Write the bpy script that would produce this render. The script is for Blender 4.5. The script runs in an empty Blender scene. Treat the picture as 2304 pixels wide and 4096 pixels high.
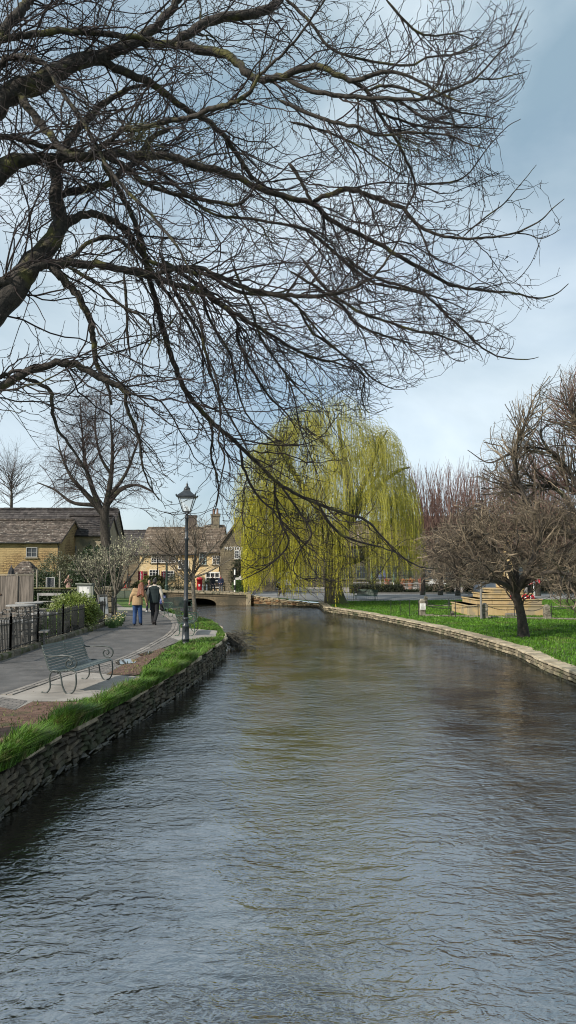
import bpy, bmesh, math, random
import numpy as np
from mathutils import Vector, Matrix
from mathutils.geometry import delaunay_2d_cdt
random.seed(7)
rng = np.random.default_rng(11)
R = math.radians
scene = bpy.context.scene
COL = scene.collection

# ------------------------------------------------------------------ camera
CZ, F, PITCH = 2.85, 3000.0, math.atan(222/3000)
cam_d = bpy.data.cameras.new("camera")
cam = bpy.data.objects.new("camera", cam_d); COL.objects.link(cam)
cam.location = (0, 0, CZ); cam.rotation_euler = (R(90)+PITCH, 0, 0)
cam_d.sensor_fit = 'VERTICAL'; cam_d.sensor_height = 36; cam_d.lens = F/4096*36
cam_d.clip_start = 0.1; cam_d.clip_end = 4000
scene.camera = cam
# ------------------------------------------------------------------ light
SUN_DIR = Vector((-0.70, -0.60, 0.62)).normalized()
sd = bpy.data.lights.new("sun", 'SUN'); sd.energy = 3.5; sd.angle = R(0.8); sd.color = (1.0, .93, .82)
so = bpy.data.objects.new("sun", sd); COL.objects.link(so)
so.rotation_euler = SUN_DIR.to_track_quat('Z', 'Y').to_euler(); so.location = (-30, -20, 30)
w = bpy.data.worlds.new("World"); scene.world = w; w.use_nodes = True
nt = w.node_tree; nt.nodes.clear()
N = nt.nodes.new; Lk = nt.links.new
out = N('ShaderNodeOutputWorld'); bg = N('ShaderNodeBackground'); bg.inputs[1].default_value = 1.0
sky = N('ShaderNodeTexSky'); sky.sky_type = 'NISHITA'; sky.sun_disc = False
sky.sun_elevation = math.asin(SUN_DIR.z); sky.sun_rotation = math.atan2(SUN_DIR.x, SUN_DIR.y)
sky.air_density = 1.0; sky.dust_density = 0.6; sky.ozone_density = 1.5
sc_ = N('ShaderNodeMix'); sc_.data_type = 'RGBA'; sc_.blend_type = 'MULTIPLY'; sc_.inputs[0].default_value = 1
SKYS = 0.10
sc_.inputs[7].default_value = (SKYS, SKYS, SKYS, 1); Lk(sky.outputs[0], sc_.inputs[6])
tc = N('ShaderNodeTexCoord'); mp = N('ShaderNodeMapping'); mp.inputs['Scale'].default_value = (1.0, 1.0, 1.7)
mp.inputs['Location'].default_value = (3.1, .4, .2)
Lk(tc.outputs['Generated'], mp.inputs[0])
n1 = N('ShaderNodeTexNoise'); n1.inputs['Scale'].default_value = 1.7; n1.inputs['Detail'].default_value = 6; n1.inputs['Roughness'].default_value = .5
n1.inputs['Distortion'].default_value = .5
Lk(mp.outputs[0], n1.inputs[0])
n2 = N('ShaderNodeTexNoise'); n2.inputs['Scale'].default_value = 2.3; n2.inputs['Detail'].default_value = 7; n2.inputs['Distortion'].default_value = .4
Lk(mp.outputs[0], n2.inputs[0])
cr = N('ShaderNodeValToRGB'); cr.color_ramp.elements[0].position = .36; cr.color_ramp.elements[1].position = .60
cr.color_ramp.elements[0].color = (.68, .68, .68, 1); cr.color_ramp.elements[1].color = (.95, .95, .95, 1)
Lk(n1.outputs[0], cr.inputs[0])
cc = N('ShaderNodeValToRGB'); e = cc.color_ramp.elements
e[0].position = .33; e[0].color = (.225, .32, .39, 1); e[1].position = .67; e[1].color = (.61, .69, .74, 1)
Lk(n2.outputs[0], cc.inputs[0])
mx = N('ShaderNodeMix'); mx.data_type = 'RGBA'
Lk(cr.outputs[0], mx.inputs[0]); Lk(sc_.outputs[2], mx.inputs[6]); Lk(cc.outputs[0], mx.inputs[7])
Lk(mx.outputs[2], bg.inputs[0]); Lk(bg.outputs[0], out.inputs[0])
scene.view_settings.view_transform = 'Standard'; scene.view_settings.look = 'None'
scene.cycles.pixel_filter_type = 'BLACKMAN_HARRIS'; scene.cycles.filter_width = 1.05
scene.view_settings.exposure = 0.57; scene.view_settings.gamma = 1

# ------------------------------------------------------------------ coordinates
cp, sp = math.cos(PITCH), math.sin(PITCH)
def ray(px, py):
    u = (px-1152)/F; v = (2048-py)/F
    return Vector((u, cp - v*sp, sp + v*cp))
def G(px, py, z=.6):
    d = ray(px, py); t = (z-CZ)/d.z
    return Vector((d.x*t, d.y*t, z))
def D(px, py, y):
    d = ray(px, py); t = y/d.y
    return Vector((d.x*t, y, CZ + d.z*t))
def proj(P):
    P = np.asarray(P); x = P[..., 0]; y = P[..., 1]; z = P[..., 2]-CZ
    zc = y*cp + z*sp; yc = -y*sp + z*cp
    zc = np.maximum(zc, .05)
    return 1152 + F*x/zc, 2048 - F*yc/zc
def sstep(a, b, x):
    t = min(1, max(0, (x-a)/(b-a))); return t*t*(3-2*t)
def H(x, y):
    left = .6 - .16*sstep(59, 70, y)
    right = .3 + .1*sstep(40, 62, y)
    t = sstep(-2.2, 3.2, x)
    return left*(1-t) + right*t

# ------------------------------------------------------------------ materials
def new_mat(name):
    m = bpy.data.materials.new(name); m.use_nodes = True
    return m, m.node_tree, m.node_tree.nodes['Principled BSDF']
MATS = {}
def mat(name, c1, c2=None, scale=4, rough=.8, bump=0, bscale=None, island=0, metal=0, detail=5, stops=None, third=None, tscale=1.2, tpos=(.52, .6), trans=0, stretch=None, spec=.5, dist=.02, coat=0):
    if name in MATS: return MATS[name]
    m, t, b = new_mat(name); MATS[name] = m
    nodes, links = t.nodes, t.links
    b.inputs['Roughness'].default_value = rough; b.inputs['Metallic'].default_value = metal
    b.inputs['Specular IOR Level'].default_value = spec
    if coat: b.inputs['Coat Weight'].default_value = coat
    c2 = c2 or c1
    tc = nodes.new('ShaderNodeTexCoord'); src = tc.outputs['Object']
    if stretch:
        mp = nodes.new('ShaderNodeMapping'); mp.inputs['Scale'].default_value = stretch
        links.new(src, mp.inputs[0]); src = mp.outputs[0]
    n = nodes.new('ShaderNodeTexNoise'); n.inputs['Scale'].default_value = scale; n.inputs['Detail'].default_value = detail
    n.inputs['Roughness'].default_value = .6
    links.new(src, n.inputs[0])
    r = nodes.new('ShaderNodeValToRGB'); r.color_ramp.elements[0].position = (stops or (.35, .65))[0]; r.color_ramp.elements[1].position = (stops or (.35, .65))[1]
    r.color_ramp.elements[0].color = (*c1, 1); r.color_ramp.elements[1].color = (*c2, 1)
    links.new(n.outputs[0], r.inputs[0]); colr = r.outputs[0]
    if third:
        n3 = nodes.new('ShaderNodeTexNoise'); n3.inputs['Scale'].default_value = tscale; n3.inputs['Detail'].default_value = 6
        links.new(src, n3.inputs[0])
        r3 = nodes.new('ShaderNodeValToRGB'); r3.color_ramp.elements[0].position = tpos[0]; r3.color_ramp.elements[1].position = tpos[1]
        links.new(n3.outputs[0], r3.inputs[0])
        mx = nodes.new('ShaderNodeMix'); mx.data_type = 'RGBA'
        links.new(r3.outputs[0], mx.inputs[0]); links.new(colr, mx.inputs[6]); mx.inputs[7].default_value = (*third, 1); colr = mx.outputs[2]
    if island:
        g = nodes.new('ShaderNodeNewGeometry'); mr = nodes.new('ShaderNodeMapRange')
        mr.inputs[3].default_value = 1-island; mr.inputs[4].default_value = 1+island
        links.new(g.outputs['Random Per Island'], mr.inputs[0])
        hs = nodes.new('ShaderNodeHueSaturation'); links.new(mr.outputs[0], hs.inputs['Value']); links.new(colr, hs.inputs['Color']); colr = hs.outputs[0]
    links.new(colr, b.inputs['Base Color'])
    if bump:
        nb = nodes.new('ShaderNodeTexNoise'); nb.inputs['Scale'].default_value = bscale or scale*3; nb.inputs['Detail'].default_value = 6
        links.new(src, nb.inputs[0])
        bp = nodes.new('ShaderNodeBump'); bp.inputs['Strength'].default_value = bump; bp.inputs['Distance'].default_value = dist
        links.new(nb.outputs[0], bp.inputs['Height']); links.new(bp.outputs[0], b.inputs['Normal'])
    if trans:   # thin leaves let some light through
        tr = nodes.new('ShaderNodeBsdfTranslucent'); links.new(colr, tr.inputs[0])
        ms = nodes.new('ShaderNodeMixShader'); ms.inputs[0].default_value = trans
        links.new(b.outputs[0], ms.inputs[1]); links.new(tr.outputs[0], ms.inputs[2])
        links.new(ms.outputs[0], nodes['Material Output'].inputs[0])
    return m
def brickmat(name, c1, c2, mortar, bw, bh, rough=.9, bump=.6, axis='xz', stain=None, msize=.012, distort=.03):
    if name in MATS: return MATS[name]
    m, t, b = new_mat(name); MATS[name] = m; nodes, links = t.nodes, t.links
    b.inputs['Roughness'].default_value = rough
    tc = nodes.new('ShaderNodeTexCoord'); sx = nodes.new('ShaderNodeSeparateXYZ'); links.new(tc.outputs['Object'], sx.inputs[0])
    cx = nodes.new('ShaderNodeCombineXYZ')
    if axis == 'xz':
        ad = nodes.new('ShaderNodeMath'); ad.operation = 'ADD'; links.new(sx.outputs[0], ad.inputs[0]); links.new(sx.outputs[1], ad.inputs[1])
        links.new(ad.outputs[0], cx.inputs[0]); links.new(sx.outputs[2], cx.inputs[1])
    else:
        links.new(sx.outputs[0], cx.inputs[0]); links.new(sx.outputs[1], cx.inputs[1])
    nz = nodes.new('ShaderNodeTexNoise'); nz.inputs['Scale'].default_value = 3; nz.inputs['Detail'].default_value = 4; links.new(tc.outputs['Object'], nz.inputs[0])
    va = nodes.new('ShaderNodeVectorMath'); va.operation = 'SCALE'; va.inputs[3].default_value = distort*2; links.new(nz.outputs['Color'], va.inputs[0])
    vb = nodes.new('ShaderNodeVectorMath'); vb.operation = 'ADD'; links.new(cx.outputs[0], vb.inputs[0]); links.new(va.outputs[0], vb.inputs[1])
    br = nodes.new('ShaderNodeTexBrick'); links.new(vb.outputs[0], br.inputs[0])
    br.inputs['Color1'].default_value = (*c1, 1); br.inputs['Color2'].default_value = (*c2, 1); br.inputs['Mortar'].default_value = (*mortar, 1)
    br.inputs['Scale'].default_value = 1; br.inputs['Brick Width'].default_value = bw; br.inputs['Row Height'].default_value = bh; br.inputs['Mortar Size'].default_value = msize
    br.inputs['Mortar Smooth'].default_value = .4
    n3 = nodes.new('ShaderNodeTexNoise'); n3.inputs['Scale'].default_value = 9; n3.inputs['Detail'].default_value = 6; links.new(tc.outputs['Object'], n3.inputs[0])
    r3 = nodes.new('ShaderNodeValToRGB'); r3.color_ramp.elements[0].color = (.55, .55, .55, 1); r3.color_ramp.elements[1].color = (1.25, 1.25, 1.25, 1)
    r3.color_ramp.elements[0].position = .3; r3.color_ramp.elements[1].position = .7
    links.new(n3.outputs[0], r3.inputs[0])
    mx = nodes.new('ShaderNodeMix'); mx.data_type = 'RGBA'; mx.blend_type = 'MULTIPLY'; mx.inputs[0].default_value = 1
    links.new(br.outputs[0], mx.inputs[6]); links.new(r3.outputs[0], mx.inputs[7]); colr = mx.outputs[2]
    if stain:
        n4 = nodes.new('ShaderNodeTexNoise'); n4.inputs['Scale'].default_value = .7; n4.inputs['Detail'].default_value = 7; links.new(tc.outputs['Object'], n4.inputs[0])
        r4 = nodes.new('ShaderNodeValToRGB'); r4.color_ramp.elements[0].position = .45; r4.color_ramp.elements[1].position = .62; links.new(n4.outputs[0], r4.inputs[0])
        m4 = nodes.new('ShaderNodeMix'); m4.data_type = 'RGBA'; links.new(r4.outputs[0], m4.inputs[0]); links.new(colr, m4.inputs[6]); m4.inputs[7].default_value = (*stain, 1); colr = m4.outputs[2]
    links.new(colr, b.inputs['Base Color'])
    bp = nodes.new('ShaderNodeBump'); bp.inputs['Strength'].default_value = bump; bp.inputs['Distance'].default_value = .03
    inv = nodes.new('ShaderNodeMath'); inv.operation = 'MULTIPLY_ADD'; inv.inputs[1].default_value = -1
    links.new(br.outputs['Fac'], inv.inputs[0]); links.new(n3.outputs[0], inv.inputs[2])
    links.new(inv.outputs[0], bp.inputs['Height']); links.new(bp.outputs[0], b.inputs['Normal'])
    return m

# ------------------------------------------------------------------ object helpers
def tag(o, label=None, cat=None, group=None, kind=None):
    if label: o['label'] = label
    if cat: o['category'] = cat
    if group: o['group'] = group
    if kind: o['kind'] = kind
    return o
def empty(name, loc, label, cat, group=None, rz=0):
    o = bpy.data.objects.new(name, None); COL.objects.link(o); o.location = loc; o.rotation_euler.z = rz
    o.empty_display_size = .2
    return tag(o, label, cat, group)
def raw_mesh(name, V, Fs, material, parent=None, smooth=False):
    """V (n,3) array, Fs (m,k) array"""
    V = np.asarray(V, dtype=np.float32); Fs = np.asarray(Fs, dtype=np.int32)
    me = bpy.data.meshes.new(name)
    m_, k = Fs.shape
    me.vertices.add(len(V)); me.vertices.foreach_set('co', V.ravel())
    me.loops.add(m_*k); me.loops.foreach_set('vertex_index', Fs.ravel())
    me.polygons.add(m_); me.polygons.foreach_set('loop_start', np.arange(0, m_*k, k, dtype=np.int32))
    me.polygons.foreach_set('use_smooth', np.full(m_, smooth))
    me.update(calc_edges=True); me.materials.append(material)
    o = bpy.data.objects.new(name, me); COL.objects.link(o)
    if parent: o.parent = parent
    return o
class MB:
    def __init__(s): s.v = []; s.f = []
    def add(s, vs, fs):
        b = len(s.v); s.v += [tuple(p) for p in vs]; s.f += [[i+b for i in f] for f in fs]; return s
    def box(s, c, size, rz=0, rx=0, ry=0, taper=1, jit=0):
        hx, hy, hz = size[0]/2, size[1]/2, size[2]/2
        M = Matrix.Translation(c) @ Matrix.Rotation(rz, 4, 'Z') @ Matrix.Rotation(ry, 4, 'Y') @ Matrix.Rotation(rx, 4, 'X')
        vs = []
        for z in (-1, 1):
            k = 1 if z < 0 else taper
            for x, y in ((-1, -1), (1, -1), (1, 1), (-1, 1)):
                vs.append(M @ Vector((x*hx*k+random.uniform(-jit, jit), y*hy*k+random.uniform(-jit, jit), z*hz+random.uniform(-jit, jit))))
        return s.add(vs, [(0, 3, 2, 1), (4, 5, 6, 7), (0, 1, 5, 4), (1, 2, 6, 5), (2, 3, 7, 6), (3, 0, 4, 7)])
    def bevbox(s, c, size, b=.02, M=None, jit=0):
        # chamfered block
        hx, hy, hz = [v/2 for v in size]; c = Vector(c); vs = []; idx = {}
        for sx in (-1, 1):
            for sy in (-1, 1):
                for sz in (-1, 1):
                    j = [random.uniform(-jit, jit) for _ in range(3)]
                    for a in range(3):
                        p = [sx*(hx-(b if a != 0 else 0)), sy*(hy-(b if a != 1 else 0)), sz*(hz-(b if a != 2 else 0))]
                        p = Vector([p[i]+j[i] for i in range(3)]); idx[(sx, sy, sz, a)] = len(vs)
                        vs.append((M @ p if M else p) + c)
        fs = []
        for a in range(3):
            o1, o2 = [i for i in range(3) if i != a]
            for sg in (-1, 1):
                q = []
                for u, v in ((-1, -1), (1, -1), (1, 1), (-1, 1)):
                    k = [0, 0, 0]; k[a] = sg; k[o1] = u; k[o2] = v; q.append(idx[(*k, a)])
                fs.append(q)
        for a in range(3):      # edges along axis a
            o1, o2 = [i for i in range(3) if i != a]
            for u in (-1, 1):
                for v in (-1, 1):
                    q = []
                    for (e_, ax) in ((-1, o1), (1, o1), (1, o2), (-1, o2)):
                        k = [0, 0, 0]; k[a] = e_; k[o1] = u; k[o2] = v; q.append(idx[(*k, ax)])
                    fs.append(q)
        for sx in (-1, 1):
            for sy in (-1, 1):
                for sz in (-1, 1): fs.append([idx[(sx, sy, sz, a)] for a in range(3)])
        return s.add(vs, fs)
    def tube(s, pts, r, n=8, cap=True):
        pts = [Vector(p) for p in pts]; k = len(pts); rs = r if isinstance(r, (list, tuple)) else [r]*k
        vs = []; up = Vector((0, 0, 1)); last = None
        for i, p in enumerate(pts):
            t = (pts[min(i+1, k-1)]-pts[max(i-1, 0)])
            t = t.normalized() if t.length > 1e-9 else Vector((0, 0, 1))
            if last is None: a = t.cross(up if abs(t.z) < .9 else Vector((1, 0, 0))).normalized()
            else: a = (last - t*last.dot(t)).normalized()
            last = a; b = t.cross(a)
            for j in range(n):
                an = 2*math.pi*j/n; vs.append(p + (a*math.cos(an)+b*math.sin(an))*rs[i])
        fs = [(i*n+j, i*n+(j+1) % n, (i+1)*n+(j+1) % n, (i+1)*n+j) for i in range(k-1) for j in range(n)]
        if cap: fs += [tuple(reversed(range(n))), tuple(range((k-1)*n, k*n))]
        return s.add(vs, fs)
    def lathe(s, prof, c=(0, 0, 0), n=20):
        c = Vector(c); vs = []; k = len(prof)
        for r, z in prof:
            for j in range(n):
                a = 2*math.pi*j/n; vs.append(c+Vector((r*math.cos(a), r*math.sin(a), z)))
        fs = [(i*n+j, i*n+(j+1) % n, (i+1)*n+(j+1) % n, (i+1)*n+j) for i in range(k-1) for j in range(n)]
        fs += [tuple(reversed(range(n))), tuple(range((k-1)*n, k*n))]
        return s.add(vs, fs)
    def blob(s, c, rad, n=10, m=7, noise=0):
        c = Vector(c); rad = (rad, rad, rad) if not isinstance(rad, (tuple, list)) else rad
        vs = [c+Vector((0, 0, -rad[2]))]; 
        for i in range(1, m):
            ph = -math.pi/2+math.pi*i/m
            for j in range(n):
                a = 2*math.pi*j/n; k = 1+random.uniform(-noise, noise)
                vs.append(c+Vector((rad[0]*math.cos(ph)*math.cos(a)*k, rad[1]*math.cos(ph)*math.sin(a)*k, rad[2]*math.sin(ph)*k)))
        vs.append(c+Vector((0, 0, rad[2]))); L = len(vs)-1
        fs = [(0, 1+(j+1) % n, 1+j) for j in range(n)]
        fs += [(1+i*n+j, 1+i*n+(j+1) % n, 1+(i+1)*n+(j+1) % n, 1+(i+1)*n+j) for i in range(m-2) for j in range(n)]
        fs += [(L, 1+(m-2)*n+j, 1+(m-2)*n+(j+1) % n) for j in range(n)]
        return s.add(vs, fs)
    def prism(s, poly, y0, y1):   # poly in (x,z)
        n = len(poly)
        vs = [(x, y0, z) for x, z in poly]+[(x, y1, z) for x, z in poly]
        fs = [tuple(range(n)), tuple(reversed(range(n, 2*n)))]+[((i+1) % n, i, i+n, (i+1) % n+n) for i in range(n)]
        return s.add(vs, fs)
    def quad(s, a, b, c, d): return s.add([a, b, c, d], [(0, 1, 2, 3)])
    def build(s, name, material, parent=None, smooth=False, loc=None):
        me = bpy.data.meshes.new(name); me.from_pydata(s.v, [], s.f)
        bm = bmesh.new(); bm.from_mesh(me); bmesh.ops.recalc_face_normals(bm, faces=bm.faces); bm.to_mesh(me); bm.free()
        if smooth:
            for p in me.polygons: p.use_smooth = True
        me.materials.append(material)
        o = bpy.data.objects.new(name, me); COL.objects.link(o)
        if parent: o.parent = parent
        if loc: o.location = loc
        return o
def copy_tree(o, parent=None):
    kids = [c for c in COL.objects if c.parent == o]
    c = o.copy(); COL.objects.link(c)
    if parent: c.parent = parent
    for k in kids: copy_tree(k, c)
    return c
def pip(x, y, poly):
    ins = False; n = len(poly)
    for i in range(n):
        x1, y1 = poly[i][:2]; x2, y2 = poly[(i+1) % n][:2]
        if (y1 > y) != (y2 > y) and x < (x2-x1)*(y-y1)/(y2-y1)+x1: ins = not ins
    return ins
def sheet(name, poly, material, off=.004, grid=2.0, box=None, label=None, kind='structure', parent=None, hf=H):
    """horizontal sheet following the ground, outline poly in world x,y"""
    pts = [Vector((p[0], p[1])) for p in poly]; n = len(pts)
    # densify edges
    P = []
    for i in range(n):
        a, b = pts[i], pts[(i+1) % n]; L = (b-a).length; k = max(1, min(40, int(L/grid)))
        for j in range(k): P.append(a.lerp(b, j/k))
    n = len(P); edges = [(i, (i+1) % n) for i in range(n)]
    x0, x1 = min(p.x for p in P), max(p.x for p in P); y0, y1 = min(p.y for p in P), max(p.y for p in P)
    if box: x0, x1, y0, y1 = max(x0, box[0]), min(x1, box[1]), max(y0, box[2]), min(y1, box[3])
    x = x0+grid/2
    while x < x1:
        y = y0+grid/2
        while y < y1:
            if pip(x, y, P): P.append(Vector((x, y)))
            y += grid
        x += grid
    vs, es, fs, *_ = delaunay_2d_cdt(P, edges, [list(range(n))], 1, 1e-5)
    me = bpy.data.meshes.new(name); me.from_pydata([(v.x, v.y, hf(v.x, v.y)+off) for v in vs], [], fs)
    bm = bmesh.new(); bm.from_mesh(me)
    for f in bm.faces:
        if f.normal.z < 0: f.normal_flip()
        f.smooth = True
    bm.to_mesh(me); bm.free(); me.materials.append(material)
    o = bpy.data.objects.new(name, me); COL.objects.link(o)
    if parent: o.parent = parent
    else: tag(o, label, None, None, kind)
    return o
def gp(*pp, z=.6): return [G(px, py, z).xy for px, py in pp]

# ------------------------------------------------------------------ vectorised branches
def nrm(a): return a/np.maximum(np.linalg.norm(a, axis=-1, keepdims=True), 1e-9)
def grow(S, Dr, L, n, droop=0., wig=.15, up_tip=0., pull=None):
    K = len(S); P = np.zeros((K, n, 3)); P[:, 0] = S; d = nrm(Dr); step = (L/(n-1))[:, None]
    zig = nrm(np.cross(d, rng.normal(size=(K, 3))))
    for i in range(1, n):
        t = i/(n-1)
        d = d + rng.normal(size=(K, 3))*wig + zig*(wig*1.1*(1 if i % 2 else -1))
        d[:, 2] += -droop*(1-t) + up_tip*t
        if pull is not None: d += pull
        d = nrm(d); P[:, i] = P[:, i-1]+d*step
    return P
def spawn(P, Rr, count, tmin=.1, tmax=.98, ang=(.5, 1.1), flat=None):
    """P (K,n,3), Rr (K,n); count children in all, chosen by length"""
    K, n, _ = P.shape
    seg = np.linalg.norm(np.diff(P, axis=1), axis=2).sum(1); pr = seg/seg.sum()
    k = rng.choice(K, size=count, p=pr); t = rng.uniform(tmin, tmax, count)*(n-1)
    i = np.minimum(t.astype(int), n-2); f = (t-i)[:, None]
    S = P[k, i]*(1-f)+P[k, i+1]*f; T = nrm(P[k, i+1]-P[k, i]); r = Rr[k, i]*(1-f[:, 0])+Rr[k, i+1]*f[:, 0]
    q = rng.normal(size=(count, 3))
    if flat is not None: q *= flat
    q = nrm(q-T*(q*T).sum(1, keepdims=True)); a = rng.uniform(*ang, count)[:, None]
    return S, T*np.cos(a)+q*np.sin(a), r, t/(n-1), k
def tube_arr(P, Rr, s=3):
    K, n, _ = P.shape
    T = nrm(np.gradient(P, axis=1)); T0 = T[:, 0]; ref = np.where(np.abs(T0[:, 2:3]) < .9, np.array([0, 0, 1.]), np.array([1., 0, 0]))
    A = np.zeros_like(T); A[:, 0] = nrm(np.cross(T0, ref))
    for i in range(1, n): A[:, i] = nrm(A[:, i-1]-T[:, i]*(A[:, i-1]*T[:, i]).sum(1, keepdims=True))    # carried along, never flips
    B = np.cross(T, A)
    an = 2*np.pi*np.arange(s)/s
    V = P[:, :, None, :] + Rr[:, :, None, None]*(A[:, :, None, :]*np.cos(an)[:, None]+B[:, :, None, :]*np.sin(an)[:, None])
    V = V.reshape(-1, 3)
    base = (np.arange(K)*n*s)[:, None, None]; i = (np.arange(n-1)*s)[None, :, None]; j = np.arange(s)[None, None, :]; j2 = (j+1) % s
    Fq = np.stack([base+i+j, base+i+j2, base+i+s+j2, base+i+s+j], -1).reshape(-1, 4)
    return V, Fq
def join_arr(parts):
    Vs, Fs, b = [], [], 0
    for V, Fq in parts: Vs.append(V); Fs.append(Fq+b); b += len(V)
    return np.concatenate(Vs), np.concatenate(Fs)
def leaf_arr(C, Dv, L, Wd):
    """diamond leaves: centre, direction, length, width arrays"""
    n = len(C); d = nrm(Dv); q = nrm(np.cross(d, rng.normal(size=(n, 3))))
    L = L[:, None]; Wd = Wd[:, None]
    V = np.stack([C, C+d*L*.5+q*Wd*.5, C+d*L, C+d*L*.5-q*Wd*.5], 1).reshape(-1, 3)
    return V, np.arange(n*4).reshape(-1, 4)
def resample(pts, rad, n):
    pts = np.asarray(pts, float); rad = np.asarray(rad, float)
    # catmull-rom
    k = len(pts); Q = np.vstack([2*pts[0]-pts[1], pts, 2*pts[-1]-pts[-2]]); u = np.linspace(0, k-1-1e-6, n); i = u.astype(int); f = (u-i)[:, None]
    p0, p1, p2, p3 = Q[i], Q[i+1], Q[i+2], Q[i+3]
    out = .5*((2*p1)+(-p0+p2)*f+(2*p0-5*p1+4*p2-p3)*f**2+(-p0+3*p1-3*p2+p3)*f**3)
    return out, np.interp(u, np.arange(k), rad)
# ================================================================== SETTING
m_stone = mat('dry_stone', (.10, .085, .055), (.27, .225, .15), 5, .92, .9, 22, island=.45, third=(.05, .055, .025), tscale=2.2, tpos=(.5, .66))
m_stone_dark = mat('shade_toned_dry_stone', (.035, .03, .02), (.11, .09, .058), 5, .85, .9, 22, island=.45, third=(.03, .035, .014), tscale=2.2, tpos=(.45, .62))  # darker dry stone with moss; the left wall's shade is in its colour
m_coping = mat('coping_stone', (.24, .20, .135), (.42, .355, .25), 4, .92, .8, 25, island=.25, third=(.11, .11, .06), tscale=3, tpos=(.55, .72))
m_earthcore = mat('wall_core', (.02, .018, .013), (.04, .035, .025), 6, 1)
WL = [(-3.6, -30), (-3.62, 3)] + [tuple(G(px, py, 0).xy) for px, py in ((0, 3290), (199, 3130), (397, 3003), (580, 2880), (711, 2790), (795, 2727), (858, 2671), (903, 2623))]
WL += [tuple(G(px, py, .6).xy) for px, py in ((900, 2530), (880, 2508), (842, 2482), (788, 2466), (720, 2447), (676, 2432))] + [(-9.6, 54), (-9.9, 57.4)]
WR = [tuple(G(px, py, 0).xy) for px, py in ((987, 2419), (1276, 2431), (1300, 2452), (1466, 2475), (1615, 2508), (1735, 2535), (1900, 2580), (2067, 2634), (2182, 2695), (2304, 2745))] + [(7.9, 8), (7.6, -30)]
m_ground = mat('lawn_ground', (.05, .09, .014), (.085, .16, .020), .8, .95, .8, 30, third=(.075, .085, .028), tscale=.9, tpos=(.54, .7), dist=.05)
outline = WL + [(-9.9, 60.5), (-3.3, 60.5)] + WR + [(700, -30), (700, 1600), (-700, 1600), (-700, -30)]
ground = sheet('ground', outline, m_ground, 0, 2.2, (-60, 60, -10, 110))

# --- water
def water_mat():
    m, t, b = new_mat('river_water'); nodes, links = t.nodes, t.links
    b.inputs['Base Color'].default_value = (.018, .017, .010, 1); b.inputs['Roughness'].default_value = .02
    b.inputs['IOR'].default_value = 3.9; b.inputs['Specular IOR Level'].default_value = .62
    tc = nodes.new('ShaderNodeTexCoord')
    prev = None
    def noise(scale, stretch, strength, dist, detail, distort, rot=0, calm=False):
        nonlocal prev
        mp = nodes.new('ShaderNodeMapping'); mp.inputs['Scale'].default_value = stretch; mp.inputs['Rotation'].default_value = (0, 0, rot); links.new(tc.outputs['Object'], mp.inputs[0])
        n = nodes.new('ShaderNodeTexNoise'); n.inputs['Scale'].default_value = scale; n.inputs['Detail'].default_value = detail; n.inputs['Roughness'].default_value = .55; n.inputs['Distortion'].default_value = distort
        links.new(mp.outputs[0], n.inputs[0])
        bp = nodes.new('ShaderNodeBump'); bp.inputs['Strength'].default_value = strength; bp.inputs['Distance'].default_value = dist
        links.new(n.outputs[0], bp.inputs['Height'])
        if calm:
            cn = nodes.new('ShaderNodeTexNoise'); cn.inputs['Scale'].default_value = .45; cn.inputs['Detail'].default_value = 3; cn.inputs['Distortion'].default_value = 1.2; links.new(tc.outputs['Object'], cn.inputs[0])
            cm = nodes.new('ShaderNodeMapRange'); cm.inputs[1].default_value = .36; cm.inputs[2].default_value = .62; cm.inputs[3].default_value = .38; cm.inputs[4].default_value = 1.0
            links.new(cn.outputs[0], cm.inputs[0]); links.new(cm.outputs[0], bp.inputs['Strength'])
        if prev: links.new(prev.outputs[0], bp.inputs['Normal'])
        prev = bp
    noise(1.0, (1, 1.4, 1), 1, .035, 2, .5, .2)
    noise(4.2, (1, 1.6, 1), 1, .032, 3, .9, -.2, True)
    noise(13.0, (1, 1.4, 1), 1, .0115, 3, .6, .3, True)
    links.new(prev.outputs[0], b.inputs['Normal'])
    # silt and weed seen through the shallow water
    n = nodes.new('ShaderNodeTexNoise'); n.inputs['Scale'].default_value = 1.1; n.inputs['Detail'].default_value = 6; links.new(tc.outputs['Object'], n.inputs[0])
    r = nodes.new('ShaderNodeValToRGB'); r.color_ramp.elements[0].color = (.006, .0058, .0045, 1); r.color_ramp.elements[1].color = (.030, .028, .020, 1)
    r.color_ramp.elements[0].position = .4; r.color_ramp.elements[1].position = .7
    links.new(n.outputs[0], r.inputs[0]); links.new(r.outputs[0], b.inputs['Base Color'])
    return m
m_water = water_mat()
mb = MB(); mb.quad((-14, -28, 0), (11, -28, 0), (11, 61, 0), (-14, 61, 0)); tag(mb.build('river_water', m_water), kind='structure')

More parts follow.
